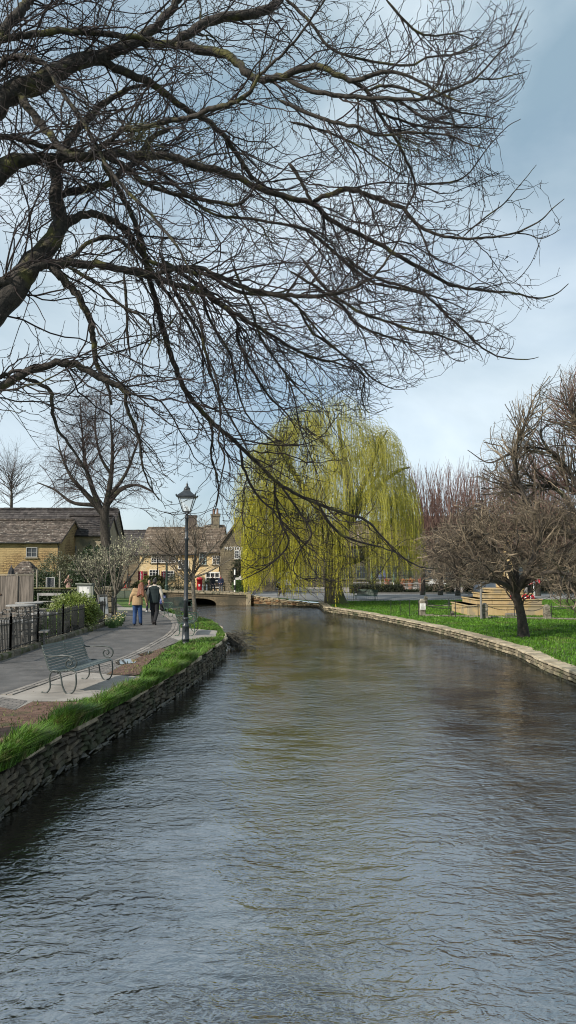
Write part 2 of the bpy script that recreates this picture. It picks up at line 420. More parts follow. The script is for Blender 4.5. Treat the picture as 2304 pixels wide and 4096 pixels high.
# --- dry stone walls of the banks
def polyline_walk(P, step):
    out = []
    for i in range(len(P)-1):
        a, b = Vector(P[i]), Vector(P[i+1]); L = (b-a).length
        if L < 1e-6: continue
        out.append((a, b, L))
    return out
def stone_wall(name, P, topf, side, label, mat_s, mat_c, courses=5, sl=(.16, .5), coping=True, z0=-.15, thick=.28, root=None, cw=.42, ymax=60, ymin=-4, jit=.012, ragged=0):
    """P polyline; the visible face is on the given side (+1 = right of travel)"""
    root = root or empty(name, (P[0][0], P[0][1], 0), label, 'wall'); o = root.location.copy()
    w_ = MB(); c_ = MB(); core = MB(); wet = MB()
    for a, b, L in polyline_walk(P, 1):
        if max(a.y, b.y) < ymin or min(a.y, b.y) > ymax: continue
        if a.y < ymin:
            t = (ymin-a.y)/(b.y-a.y); a = a.lerp(b, t); L = (b-a).length
        elif b.y < ymin:
            t = (ymin-b.y)/(a.y-b.y); b = b.lerp(a, t); L = (b-a).length
        t = (b-a).normalized(); nn = Vector((t.y, -t.x))*side; ang = math.atan2(t.y, t.x)
        M = Matrix.Rotation(ang, 3, 'Z')
        za, zb = topf(a.x, a.y), topf(b.x, b.y); Hh = (za+zb)/2-z0
        mid = (a+b)/2 - nn*(thick*.5+.06)
        # core follows the wall
        pa, pb = a-nn*.09, b-nn*.09; pc, pd = b-nn*(thick+.1), a-nn*(thick+.1)
        core.add([(pa.x-o.x, pa.y-o.y, z0), (pb.x-o.x, pb.y-o.y, z0), (pc.x-o.x, pc.y-o.y, z0), (pd.x-o.x, pd.y-o.y, z0),
                  (pa.x-o.x, pa.y-o.y, za-.05), (pb.x-o.x, pb.y-o.y, zb-.05), (pc.x-o.x, pc.y-o.y, zb-.05), (pd.x-o.x, pd.y-o.y, za-.05)],
                 [(0, 3, 2, 1), (4, 5, 6, 7), (0, 1, 5, 4), (1, 2, 6, 5), (2, 3, 7, 6), (3, 0, 4, 7)])
        far = max(1, (a.y+b.y)/2/16)
        for c in range(courses):
            s = random.uniform(-.15, 0)
            while s < L:
                l = random.uniform(*sl)*(1 if far < 2 else 1.3); l = min(l, L-s+.08); u = (s+l/2)/L
                zt = za*(1-u)+zb*u-(.07 if coping else 0); h = (zt-z0)/courses
                p = a.lerp(b, min(1, max(0, u))) - nn*(thick*.5-random.uniform(0, .03))
                hh = h*random.uniform(.8, 1.0)-.01
                (wet if z0 < 0 and z0+h*(c+.5) < .09 else w_).bevbox((p.x-o.x, p.y-o.y, z0+h*(c+.5)), (l-.018, thick*.9, max(.03, hh)), min(.014, hh*.3), M, jit)
                s += l
        if coping:
            s = random.uniform(-.2, 0)
            while s < L:
                l = random.uniform(.35, .8); u = (s+l/2)/L; p = a.lerp(b, min(1, max(0, u))) - nn*(cw*.5-.045-random.uniform(-ragged, ragged))
                zt = za*(1-u)+zb*u
                if random.random() > ragged*6: c_.bevbox((p.x-o.x, p.y-o.y, zt-.015+random.uniform(-.008, .01)), (l-.012, cw, .07), .014, M, .01)
                s += l
    core.build('core', m_earthcore, root); w_.build('stonework', mat_s, root)
    if wet.v: wet.build('wet_stones', mat('wet_algae_stone', (.012, .012, .007), (.045, .042, .022), 6, .35, .8, 20, island=.4), root)
    if c_.v: c_.build('coping', mat_c, root)
    return root
topL = lambda x, y: .585
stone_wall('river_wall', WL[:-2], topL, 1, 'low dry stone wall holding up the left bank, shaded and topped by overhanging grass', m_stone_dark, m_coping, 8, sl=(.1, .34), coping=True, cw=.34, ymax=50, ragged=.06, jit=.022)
topR = lambda x, y: H(x, y)+.03
stone_wall('river_wall', WR[1:], topR, 1, 'sunlit dry stone wall with flat coping curving along the right bank lawn', m_stone, m_coping, 4, sl=(.14, .42), cw=.48)
# ramped wall beside the bridge
A, B = Vector(WR[0]), Vector(WR[1])
tw = lambda x, y: .74 - .5*max(0, min(1, (x-A.x)/(B.x-A.x)))
m_wallwarm = mat('warm_dry_stone', (.10, .08, .045), (.25, .2, .12), 4, .92, .8, 18, island=.4, third=(.13, .07, .03), tscale=1.5)
stone_wall('river_wall', [tuple(A+(B-A)*0.0), tuple(B)], tw, 1, 'sloping stone retaining wall between the bridge end and the willow', m_wallwarm, m_coping, 6, sl=(.2, .6), cw=.36)

# --- bridge
def bridge():
    root = empty('stone_bridge', (-6.5, 57.4, 0), 'low buff stone bridge with one flat arch crossing the river', 'bridge')
    xl, xr = -14.5, -3.14; ox = -6.5
    def top(x): return .86 + .30*max(0, min(1, (-3.14-x)/9.0))
    ac, aw, ah = D(790, 2400, 57.4).x, 1.42, .50
    low = [(xl, -.3)]
    poly = [(xl-ox, -.3)]
    poly.append((ac-aw-ox, -.3)); 
    for i in range(15):
        a = math.pi*(1-i/14); poly.append((ac+aw*math.cos(a)-ox, .02+ah*math.sin(a)**.8))
    poly.append((ac+aw-ox, -.3)); poly.append((xr-ox, -.3)); poly.append((xr-ox, top(xr)-.12))
    for i in range(1, 12):
        x = xr+(xl-xr)*i/12; poly.append((x-ox, top(x)-.12))
    poly.append((xl-ox, top(xl)-.12))
    m_br = brickmat('bridge_stone', (.17, .13, .08), (.11, .085, .052), (.06, .05, .035), 1.1, .34, .9, .5, stain=(.06, .052, .034), msize=.01)
    MB().prism(poly, 0, .35).build('parapet_wall', m_br, root)
    MB().prism(poly, 3.2, 3.5).build('parapet_wall', m_br, root)
    # deck
    dk = MB()
    for i in range(12):
        x0, x1 = xr+(xl-xr)*i/12, xr+(xl-xr)*(i+1)/12
        a0, a1 = top(x0)-.30, top(x1)-.30
        dk.add([(x0-ox, .35, a0), (x1-ox, .35, a1), (x1-ox, 3.2, a1), (x0-ox, 3.2, a0), (x0-ox, .35, a0-.14), (x1-ox, .35, a1-.14), (x1-ox, 3.2, a1-.14), (x0-ox, 3.2, a0-.14)],
               [(0, 1, 2, 3), (7, 6, 5, 4), (0, 4, 5, 1), (1, 5, 6, 2), (2, 6, 7, 3), (3, 7, 4, 0)])
    dk.build('deck', mat('paving', (.2, .19, .175), (.29, .275, .25), 3, .9, .3, 20), root)
    for y in (.16, 3.35):
        cpg = MB()
        for i in range(22):
            x0 = xr+(xl-xr)*i/22; x1 = xr+(xl-xr)*(i+1)/22; xm = (x0+x1)/2; sl = math.atan2(top(x1)-top(x0), x1-x0)
            cpg.bevbox((xm-ox, y, top(xm)-.055), (abs(x1-x0)-.012, .5, .13), .03, Matrix.Rotation(-math.atan((top(x1)-top(x0))/(x1-x0)), 3, 'Y'), .006)
        cpg.build('coping', mat('bridge_coping', (.2, .165, .11), (.3, .25, .17), 5, .9, .6, 20, third=(.1, .095, .06), tscale=3), root)
    st = MB()
    for i in range(12):
        x0, x1 = xr+(xl-xr)*i/12, xr+(xl-xr)*(i+1)/12; xm = (x0+x1)/2
        st.box((xm-ox, -.02, top(xm)-.235), (abs(x1-x0)+.001, .06, .06), ry=-math.atan((top(x1)-top(x0))/(x1-x0)))
    st.build('string_course', m_br, root)
    # end pier
    MB().bevbox((xr-ox+.16, .1, .3), (.36, .55, 1.3), .03).build('end_pier', mat('bridge_coping', 0), root)
    MB().box((-3.3-ox-2.8+.0, 3.62, .1), (9, .1, .8)).build('river_bed_wall', m_earthcore, root)
bridge()

# --- left bank surfaces
m_asph = mat('asphalt', (.055, .051, .048), (.118, .110, .104), 1.6, .85, .5, 160, third=(.06, .06, .058), tscale=.5, tpos=(.5, .75), dist=.006, detail=9)
m_conc = mat('concrete', (.22, .2, .175), (.33, .30, .265), 1.6, .88, .3, 90, third=(.12, .11, .1), tscale=1.1, tpos=(.55, .78), dist=.006, detail=8)
m_soil = mat('bare_soil', (.07, .036, .024), (.20, .115, .08), 12, 1, 1, 55, third=(.06, .065, .02), tscale=1.8, tpos=(.60, .72), dist=.03)
m_setts = brickmat('brick_setts', (.21, .185, .165), (.16, .145, .13), (.045, .042, .035), .20, .10, .85, .7, 'xy', msize=.009, distort=.004)
m_edge = mat('edging_stone', (.15, .135, .118), (.24, .215, .19), 6, .85, .3, 50, island=.3)
road_edge = [(0, 2782), (110, 2745), (220, 2706), (330, 2678), (440, 2650), (510, 2622), (560, 2598), (615, 2568), (655, 2546), (682, 2522), (690, 2500), (684, 2484), (665, 2468), (640, 2455), (600, 2447), (555, 2442)]
left_edge = [(-70, 2672), (0, 2650), (80, 2622), (160, 2588), (260, 2552), (350, 2520), (425, 2496), (455, 2486), (466, 2470), (466, 2456), (464, 2442)]
path_poly = gp(*road_edge) + gp(*reversed(left_edge)) + [(-9, 16), (-12, 14), (-14, 6), (-9.5, 5)]
tag(sheet('path', path_poly, m_asph, .006, 1.0), kind='structure')
# paving strip round the path
outer = [(-60, 2870), (60, 2842), (130, 2806), (483, 2796), (531, 2782), (640, 2710), (425, 2703), (604, 2612), (690, 2566), (700, 2557)]
pave = gp((-60, 2806), *road_edge[0:], (470, 2440), (470, 2430), (560, 2431), (640, 2439), (690, 2455), (760, 2474), (752, 2484), (716, 2490), (724, 2512), (870, 2524), (862, 2550), (726, 2566), (700, 2561), (604, 2612), (560, 2632), (425, 2700), (634, 2711), (531, 2780), (480, 2796), (250, 2808), (130, 2808), (60, 2842), (-60, 2868))
# two sheets: concrete below, setts above where they lie
tag(sheet('pavement', pave, m_conc, .010, 1.0), kind='structure')
sett1 = gp((430, 2654), (520, 2620), (570, 2596), (622, 2568), (662, 2544), (724, 2566), (604, 2611), (560, 2631), (428, 2698), (300, 2688))
sett2 = gp((-60, 2815), (10, 2792), (110, 2806), (60, 2841), (-60, 2867))
sett3 = gp((688, 2524), (697, 2500), (690, 2482), (670, 2466), (655, 2458), (700, 2470), (714, 2486), (722, 2510), (720, 2524))
for s_ in (sett1, sett2, sett3): tag(sheet('brick_paving', s_, m_setts, .016, 1.0), kind='structure')
# edging row of stones
eg = MB(); pts = gp(*road_edge)
for i in range(len(pts)-1):
    a, b = pts[i], pts[i+1]; L = (b-a).length; t = (b-a).normalized(); ang = math.atan2(t.y, t.x); nnn = Vector((t.y, -t.x))
    k = max(1, int(L/.35))
    for row in (0, 1):
        for j in range(k):
            c = a.lerp(b, (j+.5)/k)+nnn*(.06+row*.12); eg.bevbox((c.x, c.y, .6+.012), (L/k-.012, .1, .03), .006, Matrix.Rotation(ang, 3, 'Z'), .003)
tag(eg.build('path_edging', m_edge), kind='structure')
# pad joints
soil1 = gp((-80, 2815), (60, 2846), (130, 2811), (250, 2811), (330, 2812), (290, 2870), (200, 2925), (60, 2985), (-120, 3080)) + [(-5.6, 6)]
soil2 = gp((425, 2700), (500, 2658), (560, 2630), (640, 2596), (664, 2598), (650, 2618), (610, 2640), (575, 2672), (560, 2700), (530, 2705))
for s_ in (soil1, soil2): tag(sheet('bare_soil', s_, m_soil, .020, 1.0), kind='structure')
m_puddle, _, _b = new_mat('puddle_water'); _b.inputs['Base Color'].default_value = (.06, .055, .05, 1); _b.inputs['Roughness'].default_value = .03; _b.inputs['IOR'].default_value = 1.6
for pp in (((462, 2655), (480, 2642), (520, 2640), (548, 2646), (540, 2656), (500, 2660), (470, 2662)), ((552, 2622), (590, 2610), (618, 2610), (600, 2620), (560, 2627))):
    tag(sheet('puddle', gp(*pp), m_puddle, .028, 2.0), kind='structure')
# garden gravel behind the railings
m_gravel = mat('gravel', (.10, .09, .072), (.21, .19, .16), 25, .95, .8, 60, third=(.05, .045, .03), tscale=.6)
gar = gp((0, 2660), (150, 2603), (350, 2528), (425, 2500), (462, 2490), (467, 2470), (467, 2428), (465, 2412)) + [(-9.0, 41.8), (-30, 41.8), (-30, 12), (-10, 12)]
tag(sheet('gravel_yard', gar, m_gravel, .005, 2.0), kind='structure')
# --- far roads
m_road = mat('road', (.17, .165, .16), (.24, .235, .225), 1.2, .85, .2, 60, third=(.12, .12, .118), tscale=.2)
def hx(x, y): return H(x, y)
edgeR = [G(1345, 2409, .33).xy, G(1500, 2407, .34).xy, G(1700, 2405, .34).xy, G(1900, 2403, .34).xy, G(2304, 2402, .34).xy, Vector((60, 58))]
roadR = [Vector((-3.0, 58.1)), Vector((-.5, 56.6)), Vector((1.6, 55.2)), Vector((2.9, 54.2))] + edgeR + [Vector((70, 69)), Vector((8, 70.5)), Vector((2, 73)), Vector((-4, 74)), Vector((-30, 75)), Vector((-80, 80)), Vector((-80, 61.5)), Vector((-3, 61.5))]
tag(sheet('road', roadR, m_road, .02, 2.5, (-60, 60, 40, 120)), kind='structure')
kb = MB()
kr = [Vector((70, 69)), Vector((8, 70.5)), Vector((2, 73)), Vector((-4, 74)), Vector((-30, 75))]
for i in range(4):
    a, b = kr[i], kr[i+1]; m_ = (a+b)/2; t = b-a
    kb.box((m_.x, m_.y, H(m_.x, m_.y)+.06), (t.length, .3, .14), rz=math.atan2(t.y, t.x))
tag(kb.build('kerb', mat('dark_kerb', (.09, .085, .08), (.14, .13, .12), 4)), kind='structure')
pv2 = [Vector(v) for v in kr]+[Vector((-30, 92)), Vector((70, 92))]
tag(sheet('pavement', pv2, mat('far_pavement', (.22, .19, .165), (.3, .26, .23), 2), .05, 4), kind='structure')

# ================================================================== GRASS
m_blade = mat('grass_blade', (.042, .11, .009), (.12, .235, .022), .9, .65, island=.55, trans=.25, third=(.15, .135, .05), tscale=4.5, tpos=(.52, .66))
m_lawn = mat('lawn_blade', (.06, .16, .010), (.13, .28, .016), 1.3, .6, island=.5, trans=.35, third=(.15, .17, .05), tscale=.8, tpos=(.56, .72))
def blades(name, polys, dens, hmin, hmax, m, lean=(0, 0), kind='stuff', excl=(), wid=.006, label=None, hang=0):
    B_, T_ = [], []
    for poly in polys:
        xs = [p[0] for p in poly]; ys = [p[1] for p in poly]; n = int((max(xs)-min(xs))*(max(ys)-min(ys))*dens)
        X = rng.uniform(min(xs), max(xs), n); Y = rng.uniform(min(ys), max(ys), n)
        for x, y in zip(X, Y):
            if pip(x, y, poly) and not any(pip(x, y, e_) for e_ in excl): B_.append((x, y, H(x, y)))
    C = np.array(B_); n = len(C)
    cl = np.sin(C[:, 0]*5.1+np.sin(C[:, 1]*3.3)*2)*.5+np.sin(C[:, 1]*4.3+C[:, 0]*2.1)*.5
    hh = rng.uniform(hmin, hmax, n)*(1+.35*cl)
    a = rng.uniform(0, 2*np.pi, n); d = np.stack([np.cos(a), np.sin(a), np.zeros(n)], 1)*rng.uniform(.1, .9, n)[:, None]+np.array([lean[0], lean[1], 0])
    q = nrm(np.cross(d+1e-6, [0, 0, 1.]))*(wid*rng.uniform(.6, 1.5, n))[:, None]
    up = np.array([0, 0, 1.])
    m1 = C+d*(hh*.35)[:, None]+up*(hh*.6)[:, None]; tp = C+d*(hh*1.0)[:, None]+up*(hh*.85)[:, None]
    V = np.stack([C-q, C+q, m1+q*.8, m1-q*.8, tp+q*.1, tp-q*.1], 1).reshape(-1, 3)
    b = np.arange(n)[:, None]*6
    Fq = np.concatenate([b+np.array([0, 1, 2, 3]), b+np.array([3, 2, 4, 5])])
    return tag(raw_mesh(name, V, Fq, m), kind=kind, label=label)
wl = [Vector(p) for p in WL]
pads = [soil1, soil2, sett1, sett2, gp((425, 2700), (634, 2711), (531, 2780), (480, 2796), (130, 2808), (0, 2782), (261, 2696)), gp((716, 2512), (870, 2524), (862, 2552), (700, 2561), (640, 2540)), path_poly, pave]
near = [tuple(G(*p, 0).xy) for p in ((0, 3290), (199, 3130), (397, 3003), (580, 2880), (711, 2790))]
strip1 = [(-3.55, 4)] + [(x-.02, y) for x, y in near] + [tuple(v) for v in gp((640, 2714), (530, 2782), (480, 2798), (250, 2812))] + [tuple(v) for v in gp((330, 2812), (290, 2870), (200, 2925), (60, 2985), (-100, 3080))] + [(-5, 4)]
strip2 = [tuple(v) for v in gp((634, 2713), (560, 2690), (660, 2610), (728, 2566), (862, 2554))] + [tuple(G(px, py, 0).xy) for px, py in ((900, 2626), (858, 2671), (795, 2727), (711, 2790))]
strip3 = [tuple(v) for v in gp((872, 2524), (722, 2512), (735, 2492), (788, 2472), (842, 2484), (878, 2508), (900, 2545), (864, 2552))]
strip4 = [tuple(v) for v in gp((600, 2440), (676, 2438), (720, 2450), (760, 2464), (690, 2454), (640, 2440))]
bandsoil = [soil2]
blades('grass', [strip1], 3000, .045, .13, m_blade, (.10, 0), excl=[], wid=.0065)
blades('grass', [strip2, strip3, strip4], 1300, .05, .12, m_blade, (.05, 0), excl=bandsoil, wid=.008)
# tufts hanging over the wall top
hangp = [(x, y) for x, y in near] + [(x-.28, y) for x, y in reversed(near)]
hp = [(-3.40, 4), (-3.40, 8)] + [(x+.06, y) for x, y in near] + [tuple(G(795, 2727, 0).xy)] + [(x-.2, y) for x, y in reversed(near)] + [(-3.65, 4)]
blades('grass', [[(a+.05 if i < 7 else a, b_) for i, (a, b_) in enumerate(hp)]], 6500, .10, .33, m_blade, (.42, .0), wid=.007)
# sparse weeds on the soil
blades('grass', [soil1, soil2], 160, .03, .08, mat('dry_grass', (.12, .10, .04), (.10, .14, .03), 3, .8, island=.4), (0, 0), wid=.006)
# right lawn
rl = [Vector(p) for p in WR[2:10]]
lawn_poly = [(p.x+.35, p.y) for p in rl] + [(16, 17), (24, 30), (30, 55)] + [tuple(v) for v in reversed(edgeR[:-1])]
blades('lawn_grass', [lawn_poly], 190, .05, .10, m_lawn, (0, 0), wid=.013)

# leaf litter and grit lying on path, soil and slabs
n = 1500; LX = rng.uniform(-9.5, -2.6, n*4); LY = rng.uniform(8, 34, n*4); okk = [i for i in range(n*4) if any(pip(LX[i], LY[i], q) for q in (path_poly, pave, soil1))][:n]
C = np.array([(LX[i], LY[i], .632) for i in okk]); nn_ = len(C); a_ = rng.uniform(0, 6.3, nn_); l_ = rng.uniform(.012, .045, nn_)
d_ = np.stack([np.cos(a_), np.sin(a_), rng.uniform(-.1, .3, nn_)], 1); q_ = np.stack([-np.sin(a_), np.cos(a_), np.zeros(nn_)], 1)
V = np.stack([C, C+d_*l_[:, None]*.5+q_*l_[:, None]*.3, C+d_*l_[:, None], C+d_*l_[:, None]*.5-q_*l_[:, None]*.3], 1).reshape(-1, 3)
tag(raw_mesh('leaf_litter', V, np.arange(nn_*4).reshape(-1, 4), mat('litter', (.05, .035, .02), (.22, .17, .10), 30, .9, island=.6)), kind='stuff')
# ================================================================== BUILDINGS
m_win = mat('window_glass', (.02, .024, .03), (.05, .055, .06), 1.5, .08); m_white = mat('white_paint', (.7, .69, .65), (.8, .79, .76), 3, .5)
m_lead = mat('grey_frame', (.25, .25, .24), (.32, .31, .3), 4, .6)
m_slate = mat('stone_slates', (.055, .042, .034), (.15, .12, .098), 3, .9, .5, 18, island=.5, third=(.30, .28, .24), tscale=6, tpos=(.60, .66))
m_slate_d = mat('dark_slates', (.035, .03, .03), (.075, .065, .06), 3, .9, .5, 18, island=.4, third=(.12, .11, .10), tscale=4, tpos=(.62, .7))
m_slate_b = mat('brown_slates', (.085, .063, .045), (.19, .145, .105), 3, .9, .5, 18, island=.45, third=(.24, .21, .17), tscale=3, tpos=(.58, .68))
def roof_plane(mb, a, b, c, d, rows, sl=.4, th=.035):
    """a,b eave ends; d,c ridge ends: overlapping slates in ragged rows, on a solid deck"""
    a, b, c, d = map(Vector, (a, b, c, d)); nn = (b-a).cross(d-a).normalized()
    if nn.z < 0: nn = -nn
    mb.add([a, b, c, d, a-nn*.1, b-nn*.1, c-nn*.1, d-nn*.1], [(0, 1, 2, 3), (7, 6, 5, 4), (0, 4, 5, 1), (1, 5, 6, 2), (2, 6, 7, 3), (3, 7, 4, 0)])
    for r in range(rows):
        t0, t1 = r/rows, min(1, (r+1.35)/rows)
        p0, p1 = a.lerp(d, t0), b.lerp(c, t0); q0, q1 = a.lerp(d, t1), b.lerp(c, t1); L = (p1-p0).length; u = random.uniform(-.3, 0)*sl
        while u < L:
            l = sl*random.uniform(.6, 1.5); u0, u1 = max(0, u/L), min(1, (u+l-.015)/L); u += l
            if u1 <= u0: continue
            k = random.uniform(-.03, .03); s0 = (d-a).normalized()*k
            e0, e1 = p0.lerp(p1, u0)-s0+nn*(th+.02), p0.lerp(p1, u1)-s0+nn*(th+.02+random.uniform(-.01, .015)); f0, f1 = q0.lerp(q1, u0)+nn*.012, q0.lerp(q1, u1)+nn*.012
            g0, g1 = e0-nn*th, e1-nn*th
            mb.add([e0, e1, f1, f0, g0, g1], [(0, 1, 2, 3), (4, 5, 1, 0), (4, 0, 3), (1, 5, 2)])
def window(root, x, z, w_, h_, y=-.0, cols=2, rows=3, frame=None, sill=True, arch=False):
    fm = frame or m_white
    f = MB()
    for sx in (-1, 1): f.box((x+sx*(w_/2-.03), y-.02, z), (.06, .1, h_))
    for sz in (-1, 1): f.box((x, y-.02, z+sz*(h_/2-.03)), (w_-.12, .1, .06))
    for i in range(1, cols): f.box((x-w_/2+w_*i/cols, y-.015, z), (.035, .06, h_-.12))
    for i in range(1, rows): f.box((x, y-.012, z-h_/2+h_*i/rows), (w_-.12, .05, .03))
    wo = f.build('window', fm, root)
    MB().box((x, y+.01, z), (w_-.1, .03, h_-.1)).build('pane', m_win, wo)
    if sill: MB().box((x, y-.06, z-h_/2-.05), (w_+.2, .16, .08)).build('sill', mat('sill_stone', (.2, .17, .12), (.28, .24, .17), 5), wo)
    return wo
def house(name, label, x0, x1, y, zb, ze, zr, depth, wallm, roofm, rows=14, sl=.45, over=.25, ridge_l=None, ridge_r=None, group=None):
    """gabled house, ridge along x, front wall at y facing the viewer"""
    root = empty(name, ((x0+x1)/2, y, zb), label, 'building', group); cx = (x0+x1)/2; hw = (x1-x0)/2
    e_, r_ = ze-zb, zr-zb
    MB().add([(-hw, 0, -.3), (hw, 0, -.3), (hw, depth, -.3), (-hw, depth, -.3), (-hw, 0, e_), (hw, 0, e_), (hw, depth, e_), (-hw, depth, e_), (-hw, depth/2, r_-.06), (hw, depth/2, r_-.06)],
             [(0, 1, 5, 4), (1, 2, 6, 9, 5), (2, 3, 7, 6), (3, 0, 4, 8, 7), (4, 5, 9, 8), (7, 8, 9, 6), (0, 3, 2, 1)]).build('wall', wallm, root)
    mb = MB(); dz = (r_-e_)/(depth/2)*over
    roof_plane(mb, (-hw-.12, -over, e_-dz+.04), (hw+.12, -over, e_-dz+.04), (hw+.12, depth/2, r_+.04), (-hw-.12, depth/2, r_+.04), rows, sl)
    roof_plane(mb, (-hw-.12, depth+over, e_-dz+.04), (hw+.12, depth+over, e_-dz+.04), (hw+.12, depth/2, r_+.045), (-hw-.12, depth/2, r_+.045), 6, 2)
    k = int(2*hw/.5)
    for i in range(k): mb.box((-hw+(i+.5)*2*hw/k, depth/2, r_+.12), (2*hw/k-.02, .3, .12), jit=.012)
    roof = mb.build('roof', roofm, root)
    g = MB(); g.tube([(-hw, -over-.05, e_-dz-.02), (hw, -over-.05, e_-dz-.02)], .05, 6); g.tube([(hw-.15, -over-.05, e_-dz-.02), (hw-.15, -.08, e_-dz-.3), (hw-.15, -.08, -.2)], .04, 6)
    g.build('gutter', mat('black_iron', (.008, .009, .009), (.018, .019, .019), 8, .45), root)
    return root, roof
def chimney(parent, x, y, z0, h, w_=.9, d=.7, pots=2, m=None):
    c = MB(); c.box((x, y, z0+h/2), (w_, d, h)); c.box((x, y, z0+h-.12), (w_+.14, d+.14, .12)); c.box((x, y, z0+h+.03), (w_+.2, d+.2, .09))
    co = c.build('chimney', m or mat('chimney_stone', (.12, .1, .07), (.22, .19, .13), 5, .9, .6, 18), parent)
    for i in range(pots):
        MB().lathe([(.12, 0), (.14, .1), (.11, .2), (.1, .5), (.13, .55), (.12, .6)], (x+(i-(pots-1)/2)*.4, y, z0+h+.07), 10).build('chimney_pot', mat('terracotta', (.16, .08, .05), (.22, .12, .08), 5), co)
m_ochre = brickmat('ochre_rubble', (.42, .285, .125), (.28, .185, .085), (.15, .10, .05), .42, .13, .95, 1, stain=(.40, .29, .14), distort=.07, msize=.02)
m_cream = brickmat('cream_render_stone', (.66, .52, .30), (.72, .58, .35), (.62, .49, .28), .5, .2, .95, .3, stain=(.62, .43, .2))
m_grey = brickmat('weathered_rubble', (.17, .145, .10), (.22, .18, .12), (.10, .085, .06), .4, .15, .95, .8, stain=(.10, .09, .065))
zg = .5
def X(px, y): return (px-1152)/F*y
def Z(py, y): return D(1152, py, y).z
# 1 ochre cottage
y = 58
root, roof = house('stone_cottage', 'ochre rubble stone cottage with mossy stone slate roof at the left edge', X(-330, y), X(243, y), y, zg, Z(2165, y), Z(2073, y), 7, m_ochre, m_slate, 17, .34)
cx = (X(-330, y)+X(243, y))/2
window(root, X(129, y)-cx, Z(2209, y)-zg, .86, .78, 0, 2, 2, m_lead)
window(root, X(-90, y)-cx, Z(2209, y)-zg, .86, .78, 0, 2, 2, m_lead)
# small porch roof in front
pr = empty('stone_roofed_porch', (X(106, 55), 55, .55), 'small porch with a hipped stone slate roof against the ochre cottage', 'porch')
zt = Z(2246, 55)-.55; zb_ = Z(2296, 55)-.55; hw = .95
mbp = MB(); 
for a, b in (((-hw, -.9), (hw, -.9)), ((hw, -.9), (hw, .9)), ((hw, .9), (-hw, .9)), ((-hw, .9), (-hw, -.9))):
    roof_plane(mbp, (a[0], a[1], zb_), (b[0], b[1], zb_), (b[0]*.25, b[1]*.1, zt), (a[0]*.25, a[1]*.1, zt), 8, .22, .03)
mbp.build('roof', m_slate, pr)
wlp = MB().box((0, 0, (zb_-.1)/2), (1.6, 1.5, zb_-.05)); wlp.build('wall', m_ochre, pr)
# 2 barn behind
y = 68
root, roof = house('stone_barn', 'long grey stone barn with dark slate roof behind the ochre cottage', X(-500, y), X(445, y), y, zg, Z(2135, y), Z(2030, y), 5, m_grey, m_slate_d, 14, .5)
cx = (X(-500, y)+X(445, y))/2
window(root, X(283, y)-cx, Z(2195, y)-zg, 1.0, 1.0, 0, 2, 2, m_lead)
# tall plain wing between
y = 62
root, roof = house('stone_outbuilding', 'grey rendered outbuilding wall with steep slates right of the ochre cottage', X(246, y), X(428, y), y, zg, Z(2135, y), Z(2062, y), 4, mat('old_render', (.25, .205, .13), (.33, .285, .20), 1.5, .95, .5, 12, third=(.15, .14, .10), tscale=.8), m_slate_d, 10, .4)
window(root, X(290, y)-(X(246, y)+X(428, y))/2, Z(2200, y)-zg, .7, .7, 0, 2, 2, m_lead)
# 3 low dark roof
y = 86
house('low_slate_house', 'low house with a dark slate roof between the barn and the cream row', X(400, y), X(600, y), y, zg, Z(2215, y), Z(2118, y), 8, m_grey, m_slate_d, 12, .5)
# 4 cream cottage row
y = 78
root, roof = house('cottage_row', 'long cream stone row with small white windows and brown slate roof behind the bridge', X(560, y), X(820, y), y, zg, Z(2212, y), Z(2105, y), 9, m_cream, m_slate_b, 15, .45)
cx = (X(560, y)+X(820, y))/2
for px in (622, 652, 688): window(root, X(px, y)-cx, Z(2232, y)-zg, .85, .95, 0, 3, 4)
window(root, X(735, y)-cx, Z(2258, y)-zg, 1.1, .9, 0, 3, 2); window(root, X(618, y)-cx, Z(2296, y)-zg, 1.0, .9, 0, 3, 3); window(root, X(675, y)-cx, Z(2300, y)-zg, 1.2, .9, 0, 3, 3)
chimney(roof, X(742, y)-cx, 4.5, Z(2110, y)-zg-.2, 1.7, 1.1, .8, 0, mat('dark_chimney', (.05, .04, .035), (.09, .07, .06), 5))
y = 77
root, roof = house('cottage_row', 'pale yellow stone house with the white shop front left of the lettered gable', X(800, y), X(884, y), y, zg, Z(2205, y), Z(2098, y), 9, m_cream, m_slate_b, 15, .45)
cx = (X(800, y)+X(884, y))/2
window(root, X(812, y)-cx, Z(2236, y)-zg, .7, 1.1, 0, 2, 3, mat('pale_blue_paint', (.38, .5, .5), (.45, .56, .56), 4)); window(root, X(866, y)-cx, Z(2240, y)-zg, .8, .9, 0, 2, 3)
chimney(roof, X(845, y)-cx, 4.4, Z(2100, y)-zg-.4, 1.75, .85, .7, 2)
# shop front
sf = MB(); x = X(852, y)-cx
sf.box((x, -.12, Z(2290, y)-zg), (1.45, .12, .14)); 
for dx in (-.68, -.23, .23, .68): sf.box((x+dx, -.1, (Z(2292, y)-zg)/2), (.09, .1, Z(2292, y)-zg))
for z in (.35, 1.0, 1.35): sf.box((x, -.1, z), (1.28, .06, .07))
d_ = sf.build('shop_front', m_white, root); MB().box((x, -.05, 1.0), (1.26, .04, 1.6)).build('pane', m_win, d_)
